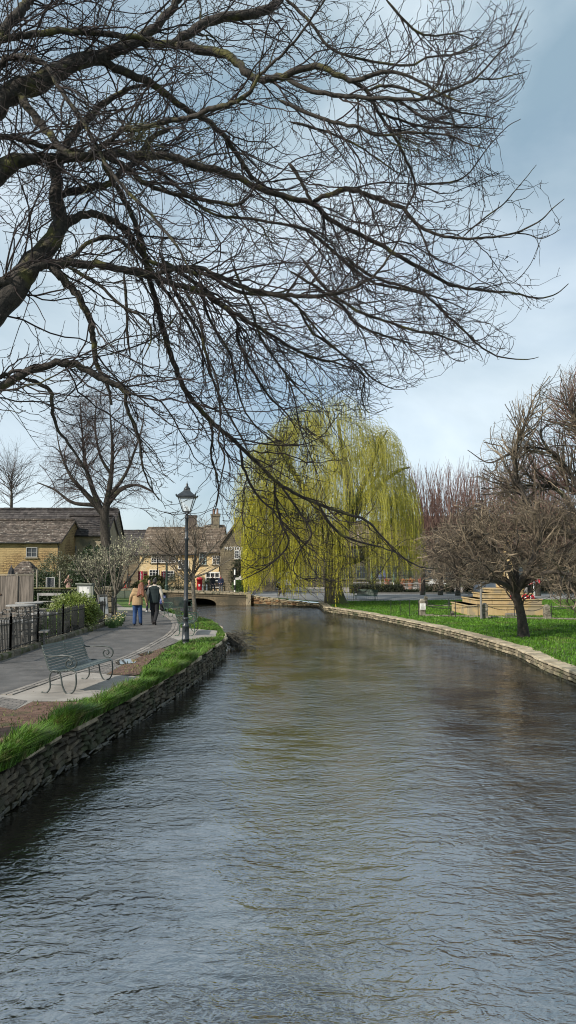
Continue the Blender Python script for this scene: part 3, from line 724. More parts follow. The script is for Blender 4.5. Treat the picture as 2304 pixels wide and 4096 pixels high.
# 5 museum gable
y = 74
root = empty('lettered_stone_gable_house', (X(935, y), y, zg), 'brown stone gabled house with white capital lettering below the roofline', 'building')
xl, xr = X(882, y)-root.location.x, X(1100, y)-root.location.x; ax = X(939, y)-root.location.x; za = Z(2098, y)-zg; ze = Z(2178, y)-zg
m_mus = brickmat('museum_stone', (.20, .165, .10), (.26, .21, .13), (.11, .09, .06), .45, .18, .95, .8, stain=(.12, .10, .068))
MB().prism([(xl, -.3), (xr, -.3), (xr, ze), (xl+3.1, ze), (ax, za), (xl, ze)], 0, 6).build('wall', m_mus, root)
mbr = MB(); roof_plane(mbr, (xl-.25, -.2, ze-.25), (xl-.25, 6, ze-.25), (ax, 6, za+.05), (ax, -.2, za+.05), 10, .4); roof_plane(mbr, (xl+3.3, -.2, ze-.2), (xl+3.3, 6, ze-.2), (ax, 6, za+.05), (ax, -.2, za+.05), 10, .4)
roof_plane(mbr, (xl+3.1, -.2, ze+.02), (xr, -.2, ze+.02), (xr, 3, ze+1.6), (xl+3.1, 3, ze+1.6), 8, .4)
rf = mbr.build('roof', m_slate_b, root); chimney(rf, X(952, y)-root.location.x, .8, za-.5, 1.15, .8, .7, 0, mat('mossy_chimney', (.15, .14, .07), (.24, .2, .1), 5))
for px in (948, 969, 1040): window(root, X(px, y)-root.location.x, Z(2219, y)-zg, .46, .84, -.01, 2, 3)
for word, lx in (('MOTOR', 898), ('MUSEUM', 963)):
  cu = bpy.data.curves.new('lettering', 'FONT'); cu.body = word; cu.size = .50; cu.extrude = .02; cu.space_character = 1.05
  to = bpy.data.objects.new('tmp', cu); COL.objects.link(to); dg = bpy.context.evaluated_depsgraph_get(); me = bpy.data.meshes.new_from_object(to.evaluated_get(dg)); bpy.data.objects.remove(to)
  lo = bpy.data.objects.new('lettering', me); COL.objects.link(lo); me.materials.clear(); me.materials.append(mat('sign_white', (.75, .74, .7))); lo.parent = root
  lo.rotation_euler = (R(90), 0, 0); lo.location = (X(lx, y)-root.location.x, -.04, Z(2201, y)-zg)
# 6 shops behind the willow and on the right
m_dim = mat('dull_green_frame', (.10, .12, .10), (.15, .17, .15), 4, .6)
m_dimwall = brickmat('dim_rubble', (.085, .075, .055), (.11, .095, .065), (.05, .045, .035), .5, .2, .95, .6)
y = 96
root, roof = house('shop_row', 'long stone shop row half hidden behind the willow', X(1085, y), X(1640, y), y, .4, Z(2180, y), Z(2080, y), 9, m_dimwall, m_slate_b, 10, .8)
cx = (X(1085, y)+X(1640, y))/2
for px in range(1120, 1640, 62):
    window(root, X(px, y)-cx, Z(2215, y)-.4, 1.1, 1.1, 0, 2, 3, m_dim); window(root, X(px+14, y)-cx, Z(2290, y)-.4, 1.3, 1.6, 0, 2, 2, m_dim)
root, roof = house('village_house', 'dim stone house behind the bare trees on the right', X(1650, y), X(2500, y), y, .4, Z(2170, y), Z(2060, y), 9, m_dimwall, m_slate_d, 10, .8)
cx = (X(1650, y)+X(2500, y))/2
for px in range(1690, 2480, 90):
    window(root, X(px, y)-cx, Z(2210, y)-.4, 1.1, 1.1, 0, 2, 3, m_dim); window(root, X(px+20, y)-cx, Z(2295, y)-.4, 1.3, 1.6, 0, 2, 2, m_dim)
# ================================================================== TREES
m_bark = mat('cherry_bark', (.012, .010, .008), (.055, .045, .036), 16, .9, 1, 26, third=(.085, .08, .022), tscale=3.2, tpos=(.56, .68))
m_twig = mat('cherry_twig', (.010, .007, .007), (.032, .019, .017), 6, .8, third=(.05, .05, .016), tscale=1.2, tpos=(.6, .7))
OFF = {'A': (0, 0), 'B': (1152, 0), 'C': (0, 1024), 'D': (1152, 1024)}
TR = [ # crop, [(x,y,width)...], depth change along the limb
('C', [(-75,340,150),(60,190,140),(150,60,125),(290,-125,95),(285,-285,78),(285,-430,60),(330,-565,50),(420,-665,42),(520,-765,34),(640,-840,24),(760,-860,14)], 1.5),
('A', [(-40,570,110),(60,470,115),(200,410,110),(330,330,90),(480,290,80),(620,240,62),(740,170,55),(830,80,45),(900,0,40),(960,-80,34)], 1.2),
('A', [(700,200,45),(850,225,42),(960,160,50),(1060,100,52),(1250,75,52),(1370,30,48),(1460,-70,42)], 1.0),
('A', [(860,190,50),(1040,250,50),(1180,300,45),(1250,380,42),(1350,400,40),(1449,375,38),(1600,330,34),(1700,380,30),(1819,400,27),(1920,365,22),(2050,380,16),(2210,465,11),(2330,520,6)], -.8),
('A', [(480,350,44),(620,360,45),(740,410,40),(850,480,35),(950,560,32),(1060,620,28),(1170,740,25),(1260,880,22),(1360,960,18)], 1.5),
('A', [(-45,900,115),(60,825,95),(170,790,52),(330,800,45),(500,780,42),(640,780,42),(850,790,42),(1000,840,42),(1150,870,38),(1270,940,33),(1449,990,31),(1579,1030,29),(1679,1120,26),(1849,1200,24),(2009,1288,22),(2149,1368,20),(2279,1433,17),(2449,1463,14),(2579,1473,11),(2699,1500,9),(2799,1478,7),(2860,1428,4)], 2.5),
('C', [(-45,150,60),(100,110,60),(200,50,58),(330,35,50),(480,45,45),(620,70,40),(760,100,38),(900,150,32),(1010,180,28),(1100,240,25),(1200,300,22),(1320,370,19),(1449,450,16),(1560,505,14),(1649,530,12),(1750,520,8),(1850,560,5)], 2.2),
('C', [(240,70,50),(330,130,48),(400,210,42),(450,330,38),(475,430,35),(485,530,30),(515,600,24),(550,680,19),(560,750,13)], .6),
('C', [(-45,680,50),(120,600,45),(240,550,40),(320,530,38),(430,570,38),(520,620,35),(600,660,33),(655,698,24)], .4),
('C', [(630,685,24),(640,780,20),(680,850,17),(705,950,14),(715,1050,10),(750,1150,8),(800,1230,4)], .8),
('C', [(120,603,24),(250,670,22),(260,760,20),(290,870,16),(350,950,14),(420,1060,12),(470,1160,9),(500,1240,4)], .8),
('C', [(0,610,22),(70,580,20),(150,575,10)], .1),
('A', [(520,800,32),(560,900,30),(620,1000,28),(680,1130,28),(720,1250,29),(760,1438,29),(800,1588,29),(840,1738,29),(900,1888,28),(960,2008,27),(1050,2108,25),(1130,2178,23),(1220,2258,21),(1310,2348,19),(1400,2430,18),(1500,2490,16),(1640,2550,17),(1760,2590,15),(1850,2625,13),(1930,2710,11),(2005,2790,11),(2110,2850,7),(2200,2860,4)], 3.2),
('B', [(0,420,26),(100,450,25),(250,480,24),(400,495,22),(600,500,19),(700,495,16),(850,440,14),(950,390,12),(1050,280,9),(1120,200,7),(1180,60,3)], -1.0),
('B', [(940,395,9),(1020,400,8),(1100,385,7),(1200,360,4)], .2),
('B', [(120,1030,24),(200,980,26),(300,955,28),(380,975,26),(470,1010,24),(580,1050,22),(650,1130,20),(750,1180,16),(870,1200,14),(1000,1195,12),(1150,1170,10),(1270,1110,8),(1330,1050,6),(1390,1000,3)], -.6),
('B', [(865,1198,10),(970,1110,9),(1080,1030,8),(1150,950,6),(1250,830,3)], .2),
('B', [(1150,1168,8),(1210,1180,6),(1280,1200,5),(1370,1155,3)], .1),
('D', [(280,0,18),(400,90,17),(500,130,16),(620,165,15),(720,220,13),(800,300,12),(900,390,11),(960,450,10),(1060,505,8),(1200,520,6),(1262,508,3)], .5),
('C', [(760,105,28),(900,60,24),(1000,60,24),(1100,100,26),(1200,150,27),(1330,185,26),(1449,198,24),(1579,200,22),(1709,186,20),(1799,150,17),(1879,100,14),(1960,0,11),(2010,-90,7)], -1.4),
('D', [(60,0,18),(160,130,18),(260,220,17),(380,290,16),(500,330,14),(640,375,13),(760,400,11),(870,440,9),(960,480,4)], .5),
('A', [(55,410,50),(120,520,50),(200,610,45),(270,700,42),(340,770,40),(420,785,38),(500,740,32),(580,690,30),(612,650,26),(700,650,28),(850,610,28),(960,590,28),(1070,545,30),(1170,520,26),(1260,460,22),(1300,390,18),(1380,310,16),(1449,245,14),(1549,120,12),(1640,-10,10)], -2.0),
('A', [(-10,205,38),(120,180,36),(300,155,35),(450,165,33),(640,185,32),(780,200,24)], .6),
('A', [(-10,350,36),(40,290,32),(130,290,32),(220,320,28),(270,390,25),(330,490,25),(400,580,24),(460,690,22),(540,830,22),(620,940,20),(740,1060,18),(860,1200,16),(920,1288,12),(970,1400,7)], -1.5),
('A', [(-10,680,32),(100,700,30),(220,735,30),(420,760,22)], .3),
('A', [(-10,200,55),(90,70,55),(150,0,50),(190,-70,40)], .3),
('A', [(330,1190,56),(370,1110,50),(450,1080,42),(560,1110,38),(640,1160,34),(720,1288,28),(780,1400,22),(860,1500,17),(950,1640,13),(1010,1760,10),(1060,1900,6)], 1.2),
('A', [(350,1265,28),(450,1220,24),(560,1190,22),(640,1240,18),(730,1330,15),(830,1450,10)], .6),
('A', [(320,990,44),(420,950,42),(540,930,36),(600,870,34),(690,800,32),(760,700,28),(860,640,22)], .8),
('A', [(500,790,30),(640,850,28),(740,930,26),(900,980,22),(1050,1010,20),(1200,1030,18),(1270,960,13),(1320,860,8)], .6),
('A', [(600,760,22),(720,830,20),(850,900,18),(960,1000,16),(1080,1080,14),(1250,1100,16),(1449,1135,14),(1560,1160,10),(1700,1240,5)], .8),
('C', [(800,-20,22),(870,150,20),(950,300,18),(1010,400,16),(1050,550,14),(1100,700,12),(1180,850,10),(1260,1000,6),(1300,1090,3)], 1.0),
('C', [(850,-10,24),(960,120,22),(1080,210,20),(1190,330,18),(1200,430,16),(1260,560,14),(1350,700,12),(1449,800,8),(1500,900,4)], 1.5),
('C', [(700,0,22),(900,70,24),(1050,100,22),(1200,180,20),(1400,200,18),(1500,260,14),(1600,380,10),(1680,460,5)], 1.0),
('C', [(980,230,18),(1050,310,16),(1150,480,14),(1180,600,12),(1220,750,10),(1290,860,8),(1400,960,6),(1440,1060,3)], 1.6),
('C', [(1160,20,16),(1250,240,16),(1320,420,13),(1449,610,10),(1530,700,7),(1600,790,3)], 1.2),
('C', [(900,150,18),(1000,300,16),(1030,470,13),(1090,620,11),(1110,800,9),(1100,930,11),(1130,1010,9),(1100,1180,6),(1080,1290,3)], .4),
('D', [(0,430,12),(100,500,11),(250,540,10),(380,600,8),(370,700,7),(410,790,5),(530,758,3)], .6),
('D', [(365,540,10),(430,620,8),(520,665,6),(585,672,3)], .3),
('D', [(0,560,9),(30,700,8),(60,860,7),(110,1000,6),(160,1120,3)], .6),
('D', [(0,300,14),(120,380,13),(240,470,12),(330,540,8),(420,640,5)], .8),
('B', [(-60,-30,20),(100,100,17),(200,230,15),(330,290,14),(600,330,13),(700,290,11),(860,270,9),(960,230,5)], .2),
('B', [(480,-20,15),(600,120,14),(700,180,12),(840,170,8),(930,200,4)], .3),
('B', [(230,375,18),(380,440,18),(450,560,17),(530,680,16),(590,800,14),(640,930,12),(590,1060,8),(500,1230,4)], .8),
('B', [(-50,500,22),(150,590,20),(250,620,20),(350,640,18),(460,680,15),(620,665,13),(800,680,11),(900,720,8),(1000,750,4)], -.4),
('B', [(0,610,15),(120,640,14),(260,690,12),(380,750,10),(520,850,8),(620,900,4)], .5),
('B', [(400,455,16),(500,430,16),(620,460,15),(740,510,13),(850,560,10),(960,580,8),(1060,600,3)], -.3),
('B', [(440,560,15),(550,600,14),(700,640,12),(900,640,8),(1080,650,4)], .4),
('B', [(650,930,12),(800,920,11),(900,880,9),(1000,750,7),(1100,640,5),(1170,600,2)], .2),
('B', [(540,540,15),(680,590,13),(800,620,11),(940,640,9),(1080,560,4)], .2),
('B', [(0,820,22),(50,880,20),(90,960,18),(120,1025,16)], .2),
('B', [(700,490,12),(760,420,10),(800,300,8),(930,220,6),(1050,90,3)], .2),
('B', [(250,470,12),(350,500,12),(350,600,10),(370,700,7),(400,830,4)], .2),
('B', [(-20,1110,20),(100,1160,19),(200,1240,18),(300,1330,17),(430,1420,15),(600,1460,12),(760,1500,9),(900,1560,4)], .6),
('D', [(0,70,16),(150,160,15),(280,260,14),(340,340,13),(450,390,11),(580,430,8),(700,470,4)], .6),
('C', [(620,80,18),(640,300,16),(640,400,14),(655,500,8),(650,540,4)], .1),
('C', [(330,60,18),(480,130,18),(600,240,16),(740,330,14),(760,420,10),(720,520,6)], .3),
('C', [(870,300,11),(830,370,10),(740,430,9),(600,480,8),(440,510,6),(200,490,3)], -.5),
('C', [(1050,820,16),(1070,900,14),(1060,1000,11),(1090,1100,9),(1100,1200,6),(1080,1290,3)], .2),
('C', [(1200,960,18),(1230,1080,16),(1290,1200,13),(1380,1290,10),(1500,1420,8),(1600,1500,4)], .5),
('D', [(130,1240,18),(230,1370,15),(330,1430,12),(450,1460,8),(560,1500,4)], .5),
('D', [(-60,1120,16),(-60,1230,15),(-30,1350,13),(0,1450,11),(-100,1560,9),(-230,1630,4)], .3),
('D', [(-20,1130,14),(60,1290,12),(120,1400,10),(60,1480,8),(30,1590,5),(110,1640,2)], .3),
]
def big_tree():
    root = empty('cherry_tree', (-6.4, 8.4, .6), 'huge bare dark-barked tree leaning in from the left and filling the sky with drooping branches', 'tree')
    ro = np.array(root.location)
    limbs = []; knots = []   # (px,py,depth)
    lead = [(-6.4, 8.4, .4), (-6.1, 8.5, 2.2), (-5.3, 8.8, 3.9), (-5.6, 8.9, 5.6), (-5.7, 9.0, 7.4), (-5.2, 9.0, 9.4)]
    for crop, pts, dd in TR:
        ox, oy = OFF[crop]; P = np.array([(ox+x*.795, oy+y*.795, w_*.795) for x, y, w_ in pts])
        p0 = P[0, :2]; d0 = 9.0
        if knots and not p0[0] < 10:
            K = np.array(knots); dist = np.hypot(K[:, 0]-p0[0], K[:, 1]-p0[1]); j = dist.argmin()
            d0 = K[j, 2]
            if dist[j] < 60: P[0, :2] = K[j, :2]
        cum = np.concatenate([[0], np.cumsum(np.hypot(*np.diff(P[:, :2], axis=0).T))]); cum /= cum[-1]
        dep = d0 + dd*cum
        W = np.array([D(px, py, dp) for (px, py, _), dp in zip(P, dep)]); rad = np.maximum(P[:, 2]/2/F*dep*.95, .0045)
        n = max(8, int(len(P)*4)); Wd, rd = resample(W, rad, n)
        if p0[0] >= 10: rd[0] *= .15; rd[1] *= .8
        Wd += rng.normal(size=Wd.shape)*np.minimum(rd*.25, .012)[:, None]
        limbs.append((Wd, rd))
        px_, py_ = proj(Wd); yy = Wd[:, 1]
        knots += [(a, b, c) for a, b, c in zip(px_, py_, yy)]
        if p0[0] < 10:   # outside the frame: run back to the leader
            s = W[0]; q = min(lead[2:], key=lambda v: abs(v[2]-(s[2]-1.3)))
            mid = s*2-W[1]; mid = s+(mid-s)/max(np.linalg.norm(mid-s), 1e-6)*.8    # carry on along the limb's own line, then bend to the leader
            cp_, cr_ = resample([q, (np.array(q)+mid)/2, mid, s, W[1]], [rd[0]*1.15, rd[0]*1.1, rd[0]*1.04, rd[0], rd[0]], 16); k_ = 12
            limbs[-1] = (np.vstack([cp_[:k_], Wd]), np.concatenate([cr_[:k_], rd]))
    tk, tr_ = resample(lead, [.42, .33, .28, .22, .18, .12], 24)
    V, Fq = tube_arr((tk-ro)[None], tr_[None], 12); raw_mesh('trunk', V, Fq, m_bark, root, True)
    parts = [tube_arr((P-ro)[None], r[None], 8 if r[0] > .03 else 6) for P, r in limbs]
    V, Fq = join_arr(parts); raw_mesh('limbs', V, Fq, m_bark, root, True)
    # envelope in photo pixels for the outer twigs
    ey = np.array([-400, 0, 150, 300, 450, 600, 660, 700, 740, 900, 1000, 1130, 1250, 1430, 1480, 1560, 1640, 1800, 2050, 2200, 2300, 2420]); ex = np.array([2140, 2140, 2160, 2130, 2085, 1990, 1960, 2080, 2290, 2270, 2180, 2280, 2170, 2110, 1860, 1650, 1560, 1420, 1640, 1740, 1700, 1480])
    def ok(P, keep=0):
        px, py = proj(P[:, -1]); lim = np.interp(py, ey, ex)
        gap = (px < 900) & (py > 2150)                 # keep the village clear on the left
        g2 = (px < 620) & (py > 1150) & (rng.random(len(px)) < .35)
        return (px < lim) & ~gap & ~g2 & (py < 2440) & (P[:, -1, 2] > .9) & (P[:, -1, 1] > 5.5)
    PL = [l for l in limbs if np.linalg.norm(np.diff(l[0], axis=0), axis=1).sum() > .3]
    n0 = 40
    LP = np.array([resample(P, r, n0)[0] for P, r in PL]); LR = np.array([resample(P, r, n0)[1] for P, r in PL])
    outw = np.array([.25, .05, -.05])
    all_ = []
    # second order branches
    S, T, r, t, k = spawn(LP, LR, 660, .12, .97, (.35, .95), flat=np.array([1, .7, 1]))
    T = nrm(T+outw*.5); r2 = np.clip(r*.45, .0052, .013); L = rng.uniform(.7, 2.1, len(S))*np.clip(r2/.011, .7, 1.15)
    P2 = grow(S, T, L, 14, droop=.05, wig=.17, up_tip=.07, pull=np.array([.012, 0, 0])); m = ok(P2); P2, r2 = P2[m], r2[m]
    R2 = np.linspace(1, .38, 14)[None]*r2[:, None]; all_.append(tube_arr(P2-ro, R2, 5))
    # third order
    CP = np.concatenate([P2, LP[:, ::3][:, :14]]); CR = np.concatenate([R2, LR[:, ::3][:, :14]])
    S, T, r, t, k = spawn(CP, CR, 3200, .08, .98, (.4, 1.0), flat=np.array([1, .8, 1]))
    r3 = np.clip(r*.55, .0040, .0075); L = rng.uniform(.25, 1.05, len(S))
    P3 = grow(S, T, L, 9, droop=.05, wig=.19, up_tip=.08); m = ok(P3); P3, r3 = P3[m], r3[m]
    R3 = np.linspace(1, .6, 9)[None]*r3[:, None]; all_.append(tube_arr(P3-ro, R3, 4))
    # fourth order twigs, then spur buds
    S, T, r, t, k = spawn(P3, R3, 10500, .1, 1, (.5, 1.1)); L = rng.uniform(.07, .34, len(S))
    P4 = grow(S, T, L, 5, wig=.2, up_tip=.03); m = ok(P4); P4 = P4[m]
    R4 = np.linspace(.0036, .0026, 5)[None]*np.ones((len(P4), 1)); all_.append(tube_arr(P4-ro, R4, 3))
    S, T, r, t, k = spawn(P4, R4, 14000, .2, 1, (.3, 1.2)); P5 = grow(S, T, rng.uniform(.012, .028, len(S)), 3, wig=.1)
    R5 = np.array([.0025, .0055, .001])[None]*np.ones((len(P5), 1)); all_.append(tube_arr(P5-ro, R5, 3))
    V, Fq = join_arr(all_); raw_mesh('twigs', V, Fq, m_twig, root)
big_tree()

def bare_tree(name, label, base, trunk, mt, mtw, n2, n3, n4, L2, L3, L4, r=(.03, .012, .006), droop=.03, up=.05, group=None, sides=(10, 5, 3, 3), limbs=(), filt=None, ang=(.5, 1.1), wig=.13, pull=None, tm=.35, cat='tree', stretch=.5):
    """trunk: [(dx,dy,z,r)], limbs likewise (relative to base)"""
    root = empty(name, base, label, cat, group); 
    tp, tr_ = resample([t[:3] for t in trunk], [t[3] for t in trunk], 18)
    L_ = [resample([t[:3] for t in l], [t[3] for t in l], 18) for l in limbs]
    V, Fq = tube_arr(tp[None], tr_[None], sides[0])
    raw_mesh('trunk', V, Fq, mt, root, True)
    P1 = np.array([tp]+[l[0] for l in L_]); R1 = np.array([tr_]+[l[1] for l in L_])
    if L_:
        V, Fq = join_arr([tube_arr(p[None], q[None], 8) for p, q in L_]); raw_mesh('limbs', V, Fq, mt, root, True)
    arr = []
    def step(P, Rr, cnt, L, rad, n, s, tmin, dr, upt, wg):
        S, T, r_, t, k = spawn(P, Rr, cnt, tmin, 1, ang); T[:, 2] += upt*2
        rr = np.minimum(r_*.6, rad)*rng.uniform(.7, 1, cnt)
        Q = grow(S, T, rng.uniform(*L, cnt), n, droop=dr, wig=wg, up_tip=upt, pull=pull)
        ln = np.linalg.norm(np.diff(Q, axis=1), axis=2).sum(1); st_ = np.linalg.norm(Q[:, -1]-Q[:, 0], axis=1)/np.maximum(ln, 1e-6) < (.97 if wg > .15 else 2); Q, rr = Q[st_], rr[st_]
        if filt is not None: m = filt(Q+np.array(base)); Q, rr = Q[m], rr[m]
        RR = np.linspace(1, stretch, n)[None]*rr[:, None]; arr.append(tube_arr(Q, RR, s)); return Q, RR
    P2, R2 = step(P1, R1, n2, L2, r[0], 12, sides[1], tm, droop, up, wig*.7)
    P3, R3 = step(np.concatenate([P2, P2, P1[:, ::1][:, :12]]) if False else P2, R2, n3, L3, r[1], 8, sides[2], .1, droop, up, wig)
    if n4: step(P3, R3, n4, L4, r[2], 5, sides[3], .1, droop*.5, up, wig*1.2)
    V, Fq = join_arr(arr); tw = raw_mesh('crown', V, Fq, mtw, root)
    return root, P2, P3
m_bark2 = mat('rough_bark', (.022, .017, .013), (.06, .05, .04), 9, .9, .9, 16, third=(.07, .075, .03), tscale=1.5, tpos=(.6, .72))
m_tw_light = mat('pale_twig', (.03, .023, .017), (.19, .148, .10), .9, .85, island=.85)
m_tw_red = mat('reddish_twig', (.09, .045, .04), (.2, .12, .095), .7, .85, island=.5)
m_tw_far = mat('far_twig', (.045, .032, .03), (.09, .065, .06), .5, .9)
# right foreground tree on the lawn
b = G(2093, 2550, .3); s = b.y/F
def rel(px, py, dy=0, b_=None):
    q = D(px, py, (b_ or b).y+dy) - (b_ or b); return (q.x, q.y, q.z)
trunk = [(*rel(2093, 2562), .30), (*rel(2094, 2535), .215), (*rel(2088, 2480), .17), (*rel(2078, 2430), .155), (*rel(2062, 2380), .17), (*rel(2045, 2345, .2), .15), (*rel(2000, 2310, .4), .11), (*rel(1920, 2290, .8), .08), (*rel(1830, 2270, .9), .05)]
lm = [[(*rel(2062, 2375), .14), (*rel(2085, 2330, -.2), .13), (*rel(2120, 2270, -.5), .11), (*rel(2150, 2180, -.3), .09), (*rel(2170, 2110), .06)],
      [(*rel(2060, 2370), .12), (*rel(2040, 2290, -.6), .1), (*rel(1990, 2210, -1.2), .08), (*rel(1920, 2150, -1.5), .05), (*rel(1850, 2110, -1.2), .03)],
      [(*rel(2075, 2350), .12), (*rel(2150, 2300, .6), .1), (*rel(2240, 2260, 1), .08), (*rel(2330, 2240, 1.2), .05)],
      [(*rel(2066, 2370), .12), (*rel(2060, 2260, .4), .09), (*rel(2020, 2160, .8), .06), (*rel(1960, 2070, 1), .035), (*rel(1900, 2020, 1), .02)],
      [(*rel(2150, 2185), .07), (*rel(2190, 2100, .6), .05), (*rel(2230, 2030, 1), .03)],
      [(*rel(1920, 2290, .8), .06), (*rel(1850, 2220, 1.2), .05), (*rel(1780, 2150, 1.4), .035), (*rel(1720, 2110, 1.4), .02)],
      [(*rel(2060, 2365), .1), (*rel(2000, 2330, -1), .08), (*rel(1900, 2310, -1.9), .05), (*rel(1800, 2300, -2.2), .03)],
      [(*rel(2090, 2340), .1), (*rel(2190, 2290, -1), .08), (*rel(2290, 2300, -1.9), .05)]]
def filtR(Q):
    px, py = proj(Q[:, -1]); lo = np.interp(px, [1620, 1700, 1850, 2000, 2090, 2200, 2330], [2300, 2360, 2395, 2318, 2310, 2390, 2530])
    hi = np.interp(px, [1640, 1750, 1850, 2000, 2304], [2170, 2060, 2000, 1980, 1960])
    return (py < lo) & (py > hi) & (px > 1640) & (Q[:, -1, 2] > .7)
bare_tree('ornamental_tree', 'low spreading bare tree with dark trunk on the sunlit right lawn', b, trunk, m_bark2, m_tw_light, 330, 2900, 6500, (.9, 2.5), (.35, 1.3), (.12, .45), (.030, .0105, .007), droop=.04, up=.012, limbs=lm, filt=filtR, tm=.3, wig=.28, stretch=.7)
# larger tree right behind: limb comes in from the right edge
b2 = Vector((13.2, 31, .3)); rel2 = lambda px, py, dy=0: rel(px, py, dy, b2)
trunk2 = [(0, 0, -.1, .42), (-.1, 0, 1.0, .34), (-.35, 0, 2.2, .30), (*rel2(2330, 2170, .2), .25), (*rel2(2270, 2130), .2), (*rel2(2180, 2110, -.3), .17), (*rel2(2125, 2055, -.3), .15), (*rel2(2085, 1960, -.2), .12), (*rel2(2058, 1880, 0), .10), (*rel2(2066, 1780, .2), .08), (*rel2(2100, 1700, .3), .05), (*rel2(2130, 1600, .3), .025)]
lm2 = [[(*rel2(2330, 2170), .16), (*rel2(2290, 2040, .3), .13), (*rel2(2230, 1960, .5), .1), (*rel2(2130, 1940, .7), .07), (*rel2(2010, 1960, .6), .04)],
       [(*rel2(2320, 2160), .16), (*rel2(2330, 2000, .8), .13), (*rel2(2270, 1880, 1), .1), (*rel2(2190, 1800, .9), .06), (*rel2(2060, 1790, .6), .03)],
       [(*rel2(2340, 2150), .2), (*rel2(2380, 1950), .15), (*rel2(2360, 1800), .1), (*rel2(2300, 1680), .05), (*rel2(2240, 1560), .02)],
       [(*rel2(2180, 2110), .1), (*rel2(2080, 2130, -1), .07), (*rel2(1980, 2160, -1.8), .04), (*rel2(1900, 2170, -2), .02)],
       [(*rel2(2060, 1800), .06), (*rel2(2010, 1830, .3), .05), (*rel2(1950, 1850, .5), .03), (*rel2(1870, 1800, .6), .015)]]
def filtR2(Q):
    px, py = proj(Q[:, -1]); xm = np.interp(py, [1400, 1480, 1600, 1750, 1850, 2000, 2100, 2300], [2270, 2200, 2010, 1940, 1880, 1800, 1800, 1900])
    return (px > xm) & (py < 2330)
bare_tree('fruit_tree', 'larger gnarled bare tree reaching in from the right edge with upright shoots', b2, trunk2, m_bark2, m_tw_light, 280, 1900, 3000, (.8, 2.8), (.4, 1.6), (.12, .4), (.04, .014, .009), droop=.0, up=.05, limbs=lm2, filt=filtR2, tm=.25, wig=.17, stretch=.6)
b4 = Vector((11.8, 17.5, .3)); tr4 = [(0, 0, -.1, .3), (.1, 0, 1.6, .25), (-.1, .2, 3.2, .2), (.2, .1, 5, .14), (.1, .3, 7.5, .06)]
lm4 = [[(0, 0, 2.2, .2), (-1.2, .4, 3.6, .14), (-2.6, .6, 4.8, .09), (-3.6, .8, 6.0, .04)], [(0, .1, 3, .17), (-1, -1, 4.6, .12), (-1.9, -1.8, 6.4, .05)], [(0, 0, 2.4, .17), (1.2, .8, 4, .12), (2.6, 1.2, 5.6, .05)], [(0, 0, 2.8, .15), (.6, -1.6, 4.4, .1), (.8, -3, 5.6, .04)], [(0, .1, 3.4, .14), (-.6, 1.6, 5, .1), (-1, 2.8, 6.6, .04)]]
def filt4(Q): px, py = proj(Q[:, -1]); return px > 2345
bare_tree('fruit_tree', 'bare tree standing on the right lawn just beyond the right edge of the view', b4, tr4, m_bark2, m_tw_far, 240, 1900, 3000, (.9, 2.6), (.4, 1.4), (.2, .5), (.04, .018, .012), droop=0, up=.06, limbs=lm4, filt=filt4, tm=.3)
# another behind it, purple brown mass
b3 = Vector((17.5, 40, .3)); rel3 = lambda px, py, dy=0: rel(px, py, dy, b3)
tr3 = [(0, 0, -.1, .3), (0, 0, 1.5, .25), (*rel3(2440, 2050), .2), (*rel3(2380, 1850), .14), (*rel3(2300, 1700), .08), (*rel3(2270, 1550), .03)]
lm3 = [[(*rel3(2450, 2080), .16), (*rel3(2330, 1990, .5), .12), (*rel3(2220, 1930, 1), .08), (*rel3(2120, 1900, 1.5), .04)], [(*rel3(2450, 2080), .16), (*rel3(2330, 2080, 1.5), .12), (*rel3(2180, 2060, 2), .08), (*rel3(2060, 2040, 2.4), .04)]]
def filt3(Q):
    px, py = proj(Q[:, -1]); xm = np.interp(py, [1400, 1500, 1650, 1800, 2000, 2100], [2280, 2230, 2130, 2050, 1950, 1950]); return (px > xm) & (py > 1430)
bare_tree('fruit_tree', 'reddish brown bare tree at the far right behind the gnarled one', b3, tr3, m_bark2, m_tw_red, 230, 1900, 3200, (1.2, 3.4), (.4, 1.8), (.2, .6), (.04, .016, .011), droop=0, up=.07, limbs=lm3, filt=filt3, tm=.3)
